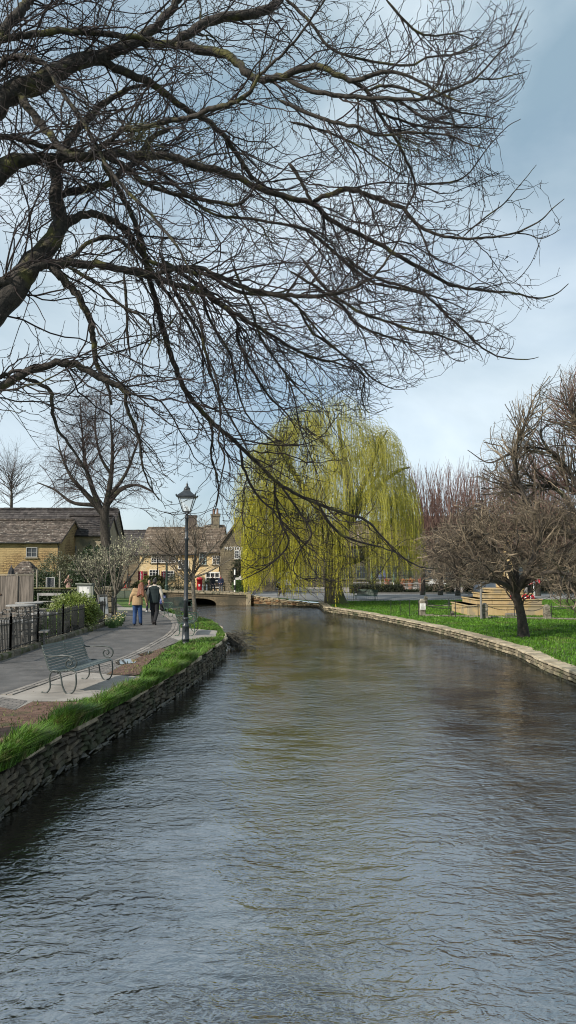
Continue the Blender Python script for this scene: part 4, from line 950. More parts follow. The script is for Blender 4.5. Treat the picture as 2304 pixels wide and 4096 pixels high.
# pollarded limes with straight shoots
pl_x = [1690, 1760, 1830, 1905, 1985, 2065, 2150, 2235]
posn = ['leftmost pollard with tall straight shoots, next to the willow', 'second pollard from the willow, straight shoots', 'third pollard from the willow, straight shoots', 'fourth pollard from the willow, straight shoots', 'fifth pollard from the willow, behind the memorial', 'sixth pollard from the willow, behind the lawn tree', 'seventh pollard from the willow, behind the lawn tree', 'rightmost pollard, behind the wreaths']
for i, px in enumerate(pl_x):
    y = 66+random.uniform(-1.5, 1.5); b = D(px, 2300, y); b.z = H(b.x, y); s_ = y/F
    root = empty('pollarded_tree', b, posn[i], 'tree', 'pollarded trees behind the memorial')
    tp, tr_ = resample([(0, 0, -.1), (.05, 0, 1.4), (0, .05, 2.9)], [.24, .19, .22], 8)
    arms = []
    for a in range(7):
        an = a*.9+random.random(); rr = random.uniform(.7, 1.3)
        arms.append(resample([(0, 0, 2.7), (math.cos(an)*rr*.6, math.sin(an)*rr*.5, 3.2), (math.cos(an)*rr, math.sin(an)*rr*.8, 3.9+random.uniform(-.3, .4))], [.13, .10, .09], 8))
    V, Fq = join_arr([tube_arr(tp[None], tr_[None], 10)]); raw_mesh('trunk', V, Fq, m_bark2, root, True)
    V, Fq = join_arr([tube_arr(p[None], q[None], 7) for p, q in arms]); raw_mesh('limbs', V, Fq, m_bark2, root, True)
    P1 = np.array([p for p, q in arms]); R1 = np.array([q for p, q in arms])
    n = 110; S, T, r_, t, k = spawn(P1, R1, n, .3, 1, (.4, 1.2)); T = nrm(T*.35+np.array([0, 0, 1.])); topz = 2.85+(2270-1850)*y/F-b.z
    Q = grow(S, T, np.clip(rng.uniform(.55, 1.0, n)*(topz-S[:, 2]), .5, 9), 9, wig=.025, up_tip=.08)
    RR = np.linspace(1, .35, 9)[None]*np.full((n, 1), .028)
    S, T, r_, t, k = spawn(Q, RR, 600, .1, 1, (.3, .7)); T[:, 2] += .6; Q2 = grow(S, T, rng.uniform(.4, 1.3, 600), 5, wig=.05, up_tip=.1); R2 = np.linspace(1, .5, 5)[None]*np.full((600, 1), .013)
    V, Fq = join_arr([tube_arr(Q, RR, 4), tube_arr(Q2, R2, 3)]); raw_mesh('shoots', V, Fq, m_tw_red, root)
# big birch-like tree on the left, behind the roofs
b = Vector((X(425, 60), 60, .45)); s_ = 60/F
R6 = lambda px, py, dy=0: rel(px, py, dy, b)
tr = [(0, 0, 0, .5), (*R6(425, 2200), .42), (*R6(418, 2070), .36), (*R6(428, 2010), .28), (*R6(445, 1900), .18), (*R6(450, 1780), .12), (*R6(440, 1650), .05), (*R6(440, 1560), .02)]
lm = [[(*R6(418, 2060), .3), (*R6(375, 2010), .24), (*R6(330, 1960), .18), (*R6(280, 1900), .12), (*R6(240, 1800), .06), (*R6(220, 1680), .02)],
      [(*R6(405, 2045), .25), (*R6(365, 1940), .19), (*R6(340, 1850), .14), (*R6(330, 1740), .08), (*R6(320, 1600), .03)],
      [(*R6(428, 2020), .22), (*R6(480, 1960), .18), (*R6(540, 1940), .12), (*R6(600, 1960), .06), (*R6(640, 2000), .02)],
      [(*R6(435, 1990), .18), (*R6(500, 1900), .13), (*R6(540, 1800), .09), (*R6(570, 1700), .05), (*R6(580, 1600), .02)],
      [(*R6(375, 2020), .18), (*R6(290, 2010), .13), (*R6(220, 1960), .08), (*R6(150, 1930), .04)],
      [(*R6(445, 1900), .14), (*R6(400, 1820), .1), (*R6(380, 1700), .07), (*R6(390, 1580), .03)]]
def f6(Q):
    px, py = proj(Q[:, -1]); return ((px-390)/270)**2+((py-1820)/310)**2 < rng.uniform(.8, 1.15, len(px))
bare_tree('birch_tree', 'tall airy bare birch rising behind the left rooftops', b, tr, m_bark2, m_tw_far, 230, 1900, 5200, (1.5, 4.2), (.6, 2.4), (.4, 1.3), (.045, .014, .009), droop=.10, up=0.0, limbs=lm, filt=f6, tm=.3, wig=.12)
# faint tree at far left
b = Vector((X(45, 110), 110, .5)); R7 = lambda px, py, dy=0: rel(px, py, dy, b)
tr = [(0, 0, 0, .3), (*R7(46, 2020), .2), (*R7(46, 1950), .11), (*R7(50, 1880), .03)]
bare_tree('distant_tree', 'faint rounded bare tree on the skyline above the barn roof', b, tr, m_bark2, m_tw_far, 70, 500, 900, (3, 7), (1, 3), (.6, 1.6), (.05, .024, .016), droop=.02, up=.02, tm=.3)
# small tree by the lamp
b = G(780, 2488, .6); R8 = lambda px, py, dy=0: rel(px, py, dy, b)
tr = [(0, 0, -.05, .11), (*R8(779, 2440), .085), (*R8(774, 2380), .08), (*R8(772, 2330), .085), (*R8(773, 2290), .07), (*R8(782, 2200), .045), (*R8(778, 2120), .02)]
lm = [[(*R8(772, 2320), .06), (*R8(735, 2280, -.3), .05), (*R8(690, 2220, -.6), .035), (*R8(640, 2160, -.8), .015)], [(*R8(772, 2310), .05), (*R8(730, 2240, .3), .035), (*R8(700, 2180, .6), .025), (*R8(660, 2100, .8), .01)],
      [(*R8(773, 2300), .05), (*R8(820, 2230), .04), (*R8(860, 2180), .025), (*R8(920, 2130), .012)], [(*R8(773, 2310), .05), (*R8(830, 2290, -.3), .035), (*R8(900, 2250, -.6), .02), (*R8(950, 2220, -.7), .01)],
      [(*R8(772, 2320), .05), (*R8(730, 2310, .5), .03), (*R8(670, 2250, 1), .02), (*R8(600, 2200, 1.4), .01)]]
def f8(Q):
    px, py = proj(Q[:, -1]); return ((px-765)/200)**2+((py-2180)/135)**2 < rng.uniform(.7, 1.1, len(px))
bare_tree('young_tree', 'slender young bare tree with a wide twiggy crown behind the lamp post', b, tr, mat('pale_bark', (.09, .075, .055), (.19, .165, .13), 12, .9, .6, 30), m_tw_light, 110, 1100, 3600, (.6, 1.7), (.25, .9), (.1, .35), (.02, .009, .006), droop=.0, up=.04, limbs=lm, filt=f8, tm=.35)
# shrubby magnolia with pale buds
m_bud = mat('pale_bud', (.24, .23, .14), (.42, .40, .27), 6, .7, island=.4, trans=.2); m_mag = mat('magnolia_bark', (.06, .052, .038), (.15, .13, .10), 9, .85, .4, 30)
def magnolia(name, label, b, px0, px1, py0, py1, cnt, seed, base):
    R9 = lambda px, py, dy=0: rel(px, py, dy, b); lm = []
    r_ = random.Random(seed)
    for i in range(9):
        tx = px0+(px1-px0)*(i+.5)/9; ty = py0+r_.uniform(0, .35)*(py1-py0); mx_, my_ = base[0]*.5+tx*.5+r_.uniform(-12, 12), base[1]*.45+ty*.55+r_.uniform(0, 20); dy = r_.uniform(-1.6, 1.6)
        lm.append([(*R9(*base), .034), (*R9(mx_, my_, dy*.5), .024), (*R9(tx, ty, dy), .010)])
    tr = [(0, 0, -.05, .06), (*R9(base[0]-8, base[1]+25), .05), (*R9(*base), .042), (*R9(base[0]-4, base[1]-40), .03)]
    def f9(Q):
        px, py = proj(Q[:, -1]); return (((px-(px0+px1)/2)/((px1-px0)/2))**2+((py-(py0+py1)/2)/((py1-py0)/2))**2 < rng.uniform(.8, 1.2, len(px)))
    root, P2, P3 = bare_tree(name, label, b, tr, m_mag, m_mag, 100, 520, 0, (.5, 1.5), (.2, .7), (0, 0), (.014, .006, .005), droop=0, up=.06, limbs=lm, filt=f9, tm=.5)
    Q = P3[:, -1]; k = rng.integers(0, len(P3), cnt); t = rng.uniform(.2, 1, cnt)*7; i = t.astype(int); i = np.minimum(i, 6); C = P3[k, i]+(P3[k, i+1]-P3[k, i])*(t-i)[:, None]
    dr = nrm(rng.normal(size=(cnt, 3))*.4+np.array([0, 0, 1.]))
    V, Fq = leaf_arr(C, dr, rng.uniform(.05, .11, cnt), rng.uniform(.025, .045, cnt)); raw_mesh('buds', V, Fq, m_bud, root)
b = G(466, 2495, .6); magnolia('magnolia_tree', 'magnolia with pale buds leaning over the path end of the railings', b, 400, 640, 2130, 2350, 1100, 3, (462, 2380))
b = G(440, 2462, .6); magnolia('magnolia_tree', 'budding magnolia with a slanting pale trunk beside the noticeboard', b, 265, 480, 2180, 2370, 1000, 5, (415, 2410))

# --- weeping willow
def willow():
    b = G(1338, 2416, .33); root = empty('weeping_willow', b, 'great weeping willow with yellow-green hanging strands on the far right bank', 'tree')
    RW = lambda px, py, dy=0: rel(px, py, dy, b); y0 = b.y
    mt = mat('willow_bark', (.05, .045, .028), (.12, .11, .07), 4, .9, .9, 10, third=(.08, .10, .03), tscale=.8)
    tr = [(*RW(1342, 2424), 1.05), (*RW(1340, 2405), .8), (*RW(1334, 2360), .62), (*RW(1330, 2300), .55), (*RW(1335, 2240), .55), (*RW(1350, 2170), .45), (*RW(1390, 2080), .34), (*RW(1400, 1960), .26), (*RW(1370, 1800), .18), (*RW(1350, 1680), .08)]
    tp, tr_ = resample([t[:3] for t in tr], [t[3] for t in tr], 26); V, Fq = tube_arr(tp[None], tr_[None], 14); raw_mesh('trunk', V, Fq, mt, root, True)
    lms = []
    def limb(pts, r0, r1):
        q, rr = resample([RW(*p) for p in pts], np.linspace(r0, r1, len(pts)), 16); lms.append((q, rr))
    limb([(1335, 2260), (1400, 2245, -1), (1450, 2225, -2), (1520, 2150, -3), (1580, 2060, -3.4)], .38, .08)
    limb([(1340, 2220), (1250, 2120, .5), (1160, 2010, 1), (1080, 1900, 1), (1010, 1830, 1)], .3, .06)
    limb([(1340, 2200), (1280, 2050, -2), (1180, 1900, -3.5), (1120, 1780, -4), (1070, 1720, -4)], .3, .06)
    limb([(1360, 2150), (1450, 2020, 1), (1530, 1930, 2), (1600, 1880, 2), (1640, 1870, 2)], .28, .05)
    limb([(1390, 2070), (1470, 1900, -1.5), (1510, 1790, -2.5), (1550, 1720, -2.5)], .24, .05)
    limb([(1400, 1950), (1330, 1820, 2), (1260, 1720, 3), (1220, 1650, 3)], .2, .04)
    limb([(1340, 2240), (1230, 2190, 3), (1100, 2080, 4.5), (1000, 1990, 5)], .28, .06)
    limb([(1350, 2180), (1400, 2060, 4), (1480, 1950, 6), (1530, 1850, 6.5)], .28, .06)
    limb([(1345, 2200), (1300, 2130, -4), (1230, 2080, -6), (1150, 2050, -7)], .25, .05)
    V, Fq = join_arr([tube_arr(p[None], q[None], 8) for p, q in lms]); raw_mesh('limbs', V, Fq, mt, root, True)
    P1 = np.array([p for p, q in lms]); R1 = np.array([q for p, q in lms])
    S, T, r_, t, k = spawn(P1, R1, 420, .25, 1, (.3, 1.0)); T[:, 2] += .5
    P2 = grow(S, T, rng.uniform(.8, 2.2, 420), 9, droop=.16, wig=.10); bx, by = proj(P2[:, -1]+np.array(b)); P2 = P2[(bx > np.interp(by, [1600, 1750, 1900, 2050], [1180, 1060, 980, 950])) & (bx < np.interp(by, [1600, 1800, 2000], [1430, 1590, 1650])) & (by > 1640)]; R2 = np.linspace(.045, .014, 9)[None]*np.ones((len(P2), 1))
    V, Fq = tube_arr(P2, R2, 4); raw_mesh('boughs', V, Fq, mt, root)['kind'] = 'stuff'
    # strands start on the shell of an uneven dome and on the boughs, then fall
    n = 11500
    cx, cz = RW(1300, 1985)[0], RW(1300, 1985)[2]; rx, ry, rz = 7.4, 7.0, 7.0
    u = rng.uniform(0, 2*np.pi, n); el = np.arcsin(rng.uniform(-.15, 1, n)); rad = 1-np.abs(rng.normal(0, .2, n)); lump = .98+.13*np.sin(u*4+1+el*2)*np.cos(el*3)+.09*np.sin(u*9+el*7)
    S = np.stack([cx+rx*rad*lump*np.cos(el)*np.cos(u), ry*rad*lump*np.cos(el)*np.sin(u), cz+rz*rad*lump*np.sin(el)*(1+.12*np.cos(u+2))], 1)
    # group into cascades
    g = S[rng.choice(n, 230)]; near = np.argmin(((S[:, None, :]-g[None])**2).sum(2), 1); S = S*.66+g[near]*.34
    gn = np.sin(S[:, 0]*1.3+S[:, 1]*.9)*np.sin(S[:, 2]*1.3+S[:, 1]*.8+S[:, 0]*.5)+rng.normal(0, .35, n); S = S[(gn > -.05) | (rng.random(n) < .14)]
    # extra front low curtain left and centre
    m = 3200; Sx = np.stack([rng.choice([RW(px, 2100)[0] for px in (985, 1010, 1040, 1075, 1150, 1190, 1230, 1270, 1330, 1350, 1180, 1060, 1450, 1490, 1550, 1600, 1640, 1000, 1030)], m)+rng.normal(0, .33, m), rng.normal(-2.5, 2.2, m), rng.uniform(RW(1, 2260)[2], RW(1, 1980)[2], m)], 1)
    S = np.concatenate([S, Sx]); n = len(S)
    px, py = proj(S+np.array(b)); jx = rng.normal(0, 26, len(px)); keep = (px+jx > np.interp(py, [1590, 1650, 1720, 1800, 1900, 2050, 2400], [1290, 1190, 1105, 1030, 960, 925, 935])) & (px+jx < np.interp(py, [1590, 1650, 1720, 1800, 1950, 2100, 2400], [1350, 1465, 1530, 1590, 1650, 1690, 1680])) & (py > 1590)
    S, px, py = S[keep], px[keep], py[keep]; n = len(S)
    bot = np.interp(px, [900, 950, 985, 1070, 1085, 1110, 1125, 1180, 1240, 1270, 1330, 1370, 1400, 1440, 1560, 1700], [2140, 2270, 2365, 2362, 2345, 2285, 2340, 2375, 2385, 2370, 2405, 2405, 2345, 2335, 2335, 2290])+rng.normal(0, 16, n)
    zb_ = CZ+(2270-bot)*y0/F - b.z
    L = np.minimum(np.where(rng.random(n) < .6, rng.uniform(.7, 2.4, n), rng.uniform(2, 6.0, n)), np.maximum(S[:, 2]-zb_, .2)); L = np.where((py > 2010) & (px < 1260), np.minimum(L*2.2, np.maximum(S[:, 2]-zb_, .2)), L) 
    away = nrm(np.stack([S[:, 0]-cx, S[:, 1], np.full(n, .35)], 1)); N_ = 10
    P = np.zeros((n, N_, 3)); P[:, 0] = S; d = away*1.1+rng.normal(size=(n, 3))*.25+np.array([0, 0, .35])
    for i in range(1, N_):
        d = nrm(d*np.array([.62, .62, 1])+np.array([0, 0, -.45])+rng.normal(size=(n, 3))*.085); P[:, i] = P[:, i-1]+d*(L/(N_-1))[:, None]
    qx, qy = proj(P+np.array(b)); lo_ = np.interp(qy, [1580, 1650, 1800, 1900, 2050, 2150, 2200, 2400], [1200, 1120, 995, 935, 905, 930, 965, 972])+np.abs(rng.normal(0, 14, n))[:, None]-8; hi_ = np.interp(qy, [1580, 1650, 1800, 1950, 2100, 2300, 2420], [1430, 1540, 1630, 1670, 1700, 1715, 1400])
    kp = ((qx > lo_) & (qx < hi_)).all(1); P, L, S, py, px = P[kp], L[kp], S[kp], py[kp], px[kp]; n = len(P)
    RR = np.linspace(.011, .005, N_)[None]*np.ones((n, 1)); ms = mat('willow_strand', (.17, .16, .02), (.26, .25, .03), 1, .7)
    V, Fq = tube_arr(P, RR, 3); raw_mesh('strands', V, Fq, ms, root)
    # catkin leaves along the strands
    q = 230000; wgt = L*rng.uniform(.2, 1.6, n)**2*np.interp(py, [1600, 1850, 2050, 2250], [.28, .55, 1.1, 1.7])*np.interp(px, [1000, 1300, 1600], [1.25, 1.0, .6]); wgt /= wgt.sum(); k = rng.choice(n, q, p=wgt); t = rng.uniform(0, 1, q)*(N_-1); i = np.minimum(t.astype(int), N_-2); C = P[k, i]+(P[k, i+1]-P[k, i])*(t-i)[:, None]+rng.normal(size=(q, 3))*.012
    dr = nrm(P[k, i+1]-P[k, i])+rng.normal(size=(q, 3))*.45
    V, Fq = leaf_arr(C, dr, rng.uniform(.05, .12, q), rng.uniform(.012, .024, q))
    raw_mesh('leaves', V, Fq, mat('willow_leaf', (.46, .42, .015), (.74, .64, .03), .45, .6, island=.5, trans=.45, third=(.22, .23, .02), tscale=.35, tpos=(.5, .68)), root)
willow()

# --- shrubs made of leaves
def leafy(name, label, c, rad, n, ls, m, cat='shrub', group=None, stems=40, kind=None, flat=0, lump=.22, stemc=None, lw=.5):
    root = empty(name, (c[0], c[1], c[2]), label, cat, group)
    if kind: root['kind'] = kind
    u = rng.uniform(0, 2*np.pi, n); el = np.arcsin(rng.uniform(-.75, 1, n)); rr = 1-np.abs(rng.normal(0, .17, n)); lm = 1+lump*np.sin(u*3+rad[0]*7)*np.cos(el*4)+lump*.6*np.sin(u*7+el*9)
    rr = rr*lm
    C = np.stack([rad[0]*rr*np.cos(el)*np.cos(u), rad[1]*rr*np.cos(el)*np.sin(u), rad[2]*(1+rr*np.sin(el))*.98], 1)
    C[:, 2] = np.maximum(C[:, 2], .04)
    dr = nrm(C-np.array([0, 0, rad[2]]))+rng.normal(size=(n, 3))*.8
    V, Fq = leaf_arr(C, dr, rng.uniform(*ls, n), rng.uniform(*ls, n)*lw); raw_mesh('foliage', V, Fq, m, root)
    e_ = C[rng.choice(n, stems)]; st = np.stack([np.zeros((stems, 3)), e_*np.array([.5, .5, .6]), e_], 1); st[:, 0] = e_*np.array([.1, .1, 0])
    V, Fq = tube_arr(st, np.array([.022, .014, .005])[None]*np.ones((stems, 1))*max(.5, min(1.5, rad[2])), 4); raw_mesh('stems', V, Fq, stemc or m_bark2, root)
    return root
m_leafv = mat('variegated_leaf', (.10, .16, .025), (.28, .33, .08), 9, .45, island=.5, trans=.2, third=(.42, .42, .25), tscale=2.4, tpos=(.55, .7))
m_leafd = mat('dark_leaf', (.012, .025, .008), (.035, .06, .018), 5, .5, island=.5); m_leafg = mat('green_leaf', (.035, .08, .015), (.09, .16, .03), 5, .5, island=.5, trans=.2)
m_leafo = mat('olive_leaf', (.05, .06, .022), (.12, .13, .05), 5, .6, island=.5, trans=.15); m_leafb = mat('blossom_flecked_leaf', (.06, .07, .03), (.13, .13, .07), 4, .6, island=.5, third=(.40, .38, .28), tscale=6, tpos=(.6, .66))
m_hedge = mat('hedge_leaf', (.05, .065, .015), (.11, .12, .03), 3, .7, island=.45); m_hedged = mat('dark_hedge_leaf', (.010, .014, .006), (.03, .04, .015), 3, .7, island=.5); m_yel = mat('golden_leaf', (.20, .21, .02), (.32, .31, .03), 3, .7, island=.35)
def shrub(name, label, px, pyb, w_, top, n, ls, m, z=None, dy=.7, y=None, **k):
    """base pixel, width in px, top pixel"""
    if y is None: b_ = G(px, pyb, .6 if z is None else z)
    else: b_ = D(px, 2300, y); b_.z = H(b_.x, y)
    s_ = b_.y/F; hgt = max(.3, (CZ+(2270-top)*s_)-b_.z); return leafy(name, label, b_, (w_*s_/2, w_*s_/2*dy, hgt/2), n, ls, m, **k)
shrub('variegated_bush', 'big rounded variegated bush bulging over the black railings', 297, 2524, 186, 2374, 12000, (.05, .09), m_leafv, dy=.72)
shrub('spindly_bush', 'loose green bush low behind the railings in front of the variegated one', 203, 2552, 84, 2470, 1300, (.05, .09), m_leafg, dy=.4)
shrub('spindly_bush', 'thin twiggy bush left of the variegated bush beside the tables', 215, 2510, 80, 2400, 900, (.04, .08), m_leafo)
shrub('evergreen_bush', 'pale mottled bush climbing beside the ochre cottage window', 230, 0, 170, 2215, 5000, (.08, .16), m_leafb, y=53)
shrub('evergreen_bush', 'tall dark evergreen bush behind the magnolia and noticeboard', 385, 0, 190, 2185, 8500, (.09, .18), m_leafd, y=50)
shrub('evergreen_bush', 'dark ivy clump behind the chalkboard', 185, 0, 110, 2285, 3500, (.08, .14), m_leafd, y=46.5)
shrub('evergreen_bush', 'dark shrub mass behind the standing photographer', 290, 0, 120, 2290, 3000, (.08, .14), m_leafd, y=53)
shrub('clipped_hedge', 'long clipped olive hedge mound behind the bridge, left of the red banner', 590, 0, 130, 2318, 4200, (.07, .13), m_hedge, y=64, dy=.5, lump=.05)
shrub('clipped_hedge', 'rounded golden shrub between the two red banners', 590, 0, 44, 2300, 1800, (.07, .13), m_yel, y=67, lump=.05)
shrub('clipped_hedge', 'tall clipped box hedge block beside the right red banner', 625, 0, 78, 2297, 3800, (.07, .13), m_hedge, y=66, dy=.6, lump=.04)
shrub('garden_shrub', 'pale twiggy shrub between the red banner and the postbox', 715, 0, 120, 2290, 3800, (.07, .13), m_leafb, y=66)
shrub('garden_shrub', 'climbing shrub against the lettered stone gable', 955, 0, 66, 2240, 3200, (.09, .16), m_leafo, y=70)
shrub('garden_shrub', 'dark green shrub behind the striped signpost', 962, 0, 60, 2312, 2400, (.08, .14), m_leafg, y=64)
shrub('garden_shrub', 'small dark shrub beside the white shop front', 833, 0, 34, 2315, 900, (.07, .13), m_leafd, y=72)
def hedge(label, pa, pb, y, top, dep, m, n, z0=None):
    xa, xb = X(pa, y), X(pb, y); xm = (xa+xb)/2; zb_ = H(xm, y); hgt = CZ+(2270-top)*y/F-zb_
    root = empty('box_hedge', (xm, y, zb_), label, 'hedge'); hw = (xb-xa)/2
    f = rng.uniform(0, 1, (n, 3)); side = rng.integers(0, 3, n); C = np.stack([(f[:, 0]*2-1)*hw, (f[:, 1]-.5)*dep, f[:, 2]*hgt], 1)
    C[side == 0, 1] = -dep/2; C[side == 1, 2] = hgt; C[(side == 2), 1] = -dep/2; C += rng.normal(size=C.shape)*.035*(1+np.sin(C[:, :1]*3)); V, Fq = leaf_arr(C, rng.normal(size=(n, 3)), rng.uniform(.08, .15, n), rng.uniform(.05, .09, n)); raw_mesh('foliage', V, Fq, m, root)
    MB().box((0, .0, hgt/2-.04), (2*hw-.1, dep-.12, hgt-.1)).build('stems', m_earthcore, root)
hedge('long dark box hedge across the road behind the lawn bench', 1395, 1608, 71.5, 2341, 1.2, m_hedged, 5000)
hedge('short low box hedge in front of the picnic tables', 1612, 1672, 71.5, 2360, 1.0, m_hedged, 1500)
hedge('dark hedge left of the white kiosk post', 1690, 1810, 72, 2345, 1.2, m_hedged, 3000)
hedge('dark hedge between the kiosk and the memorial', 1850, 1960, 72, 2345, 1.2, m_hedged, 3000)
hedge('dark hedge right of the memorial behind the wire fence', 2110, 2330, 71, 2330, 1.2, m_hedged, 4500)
# ================================================================== OBJECTS
m_iron = mat('black_iron', (.008, .009, .009), (.018, .019, .019), 8, .45)
m_slatg = mat('grey_green_paint', (.075, .092, .085), (.125, .15, .14), 12, .45, .15, 30, stretch=(1, 6, 6))
m_scroll = mat('grey_iron', (.035, .042, .04), (.07, .08, .075), 10, .4)
m_green = mat('green_paint', (.02, .055, .035), (.04, .085, .055), 8, .45)
# ---- benches
def bez(pts, n=14): return [Vector(p) for p in resample(pts, [1]*len(pts), n)[0]]
def bench(label, loc, rz, L, group, ms, mi, scale=1, slat=None):
    root = empty('park_bench', loc, label, 'bench', group, rz); root.scale = (scale,)*3
    prof = [(-.27, .40), (-.22, .425), (-.10, .415), (.04, .40), (.15, .395), (.22, .43), (.26, .52), (.30, .63), (.345, .76), (.38, .86)]
    sp_ = bez([(0, y, z) for y, z in prof], 60); cum = [0]
    for i in range(1, 60): cum.append(cum[-1]+(sp_[i]-sp_[i-1]).length)
    def at(s):
        for i in range(1, 60):
            if cum[i] >= s: k = (s-cum[i-1])/(cum[i]-cum[i-1]); return sp_[i-1].lerp(sp_[i], k), (sp_[i]-sp_[i-1]).normalized()
        return sp_[-1], (sp_[-1]-sp_[-2]).normalized()
    seat, back = MB(), MB(); ns = 19
    for i in range(ns):
        s = cum[-1]*(i+.5)/ns; p, t = at(s); tgt = seat if p.y < .2 else back
        for hx_ in (-1, 1): tgt.box((hx_*L/4, p.y, p.z), (L/2-.02, .039, .014), rx=math.atan2(t.z, t.y))
    seat.build('seat', ms, root); back.build('backrest', ms, root)
    fr = MB()
    for x in (-L/2+.03, 0, L/2-.03): fr.tube([(x, p.y+.012, p.z-.012) for p in sp_[::4]], .011, 6)
    fr.build('seat_frame', mi, root)
    for sx in (-1, 1):
        x = sx*(L/2-.015); a = MB()
        arc = [(x, .33, .70), (x, .27, .665), (x, .12, .665), (x, -.08, .675), (x, -.22, .655), (x, -.29, .58), (x, -.27, .49), (x, -.20, .455), (x, -.12, .475), (x, -.085, .54), (x, -.125, .60), (x, -.185, .595), (x, -.205, .545), (x, -.17, .515), (x, -.15, .54)]
        a.tube(bez(arc, 44), .0145, 7); a.build('armrest', mi, root, True)
        lg = MB(); lg.tube(bez([(x, .20, .40), (x, .05, .40), (x, -.0, .30), (x, -.03, .15), (x, -.10, .02), (x, -.17, .012), (x, -.25, .06), (x, -.29, .2), (x, -.275, .39)], 30), .0145, 7); lg.build('leg', mi, root, True)
        lg = MB(); lg.tube(bez([(x, .05, .36), (x, .12, .41), (x, .19, .37), (x, .215, .28), (x, .20, .12), (x, .25, .03), (x, .31, .012), (x, .36, .03)], 24), .0145, 7); lg.tube([(x, .205, .16), (x, -.03, .16)], .008, 6); lg.build('leg', mi, root, True)
    return root
bg_ = 'slatted iron benches beside the river'
a1, a2 = G(238, 2778), G(398, 2719)
mid = (a1+a2)/2; ax_ = a2-a1
bench('grey-green slatted bench with scroll arms on the near paving slab', mid, math.atan2(ax_.y, ax_.x), 1.72, bg_, m_slatg, m_scroll, 1.0)
a1, a2 = G(733, 2548), G(768, 2524); ax_ = a2-a1
bench('dark green slatted bench half hidden behind the lamp post', (a1+a2)/2, math.atan2(ax_.y, ax_.x)+.05, 1.75, bg_, mat('bench_green', (.04, .06, .04), (.08, .10, .07), 12, .4), m_green)
a1, a2 = G(695, 2468), G(735, 2462)
bench('dark slatted bench beyond the lamp post, near the pushchair', (a1+a2)/2, R(62), 1.7, bg_, mat('bench_green', 0), m_green)
bench('pale green bench standing in front of the bridge wall, left of the couple', G(500, 2420), R(185), 1.75, bg_, mat('pale_green_paint', (.14, .17, .13), (.2, .23, .18), 12, .5), m_scroll)
bench('green bench by the road at the far edge of the right lawn', G(1462, 2404, .33), R(-35), 1.8, bg_, m_green, m_green)

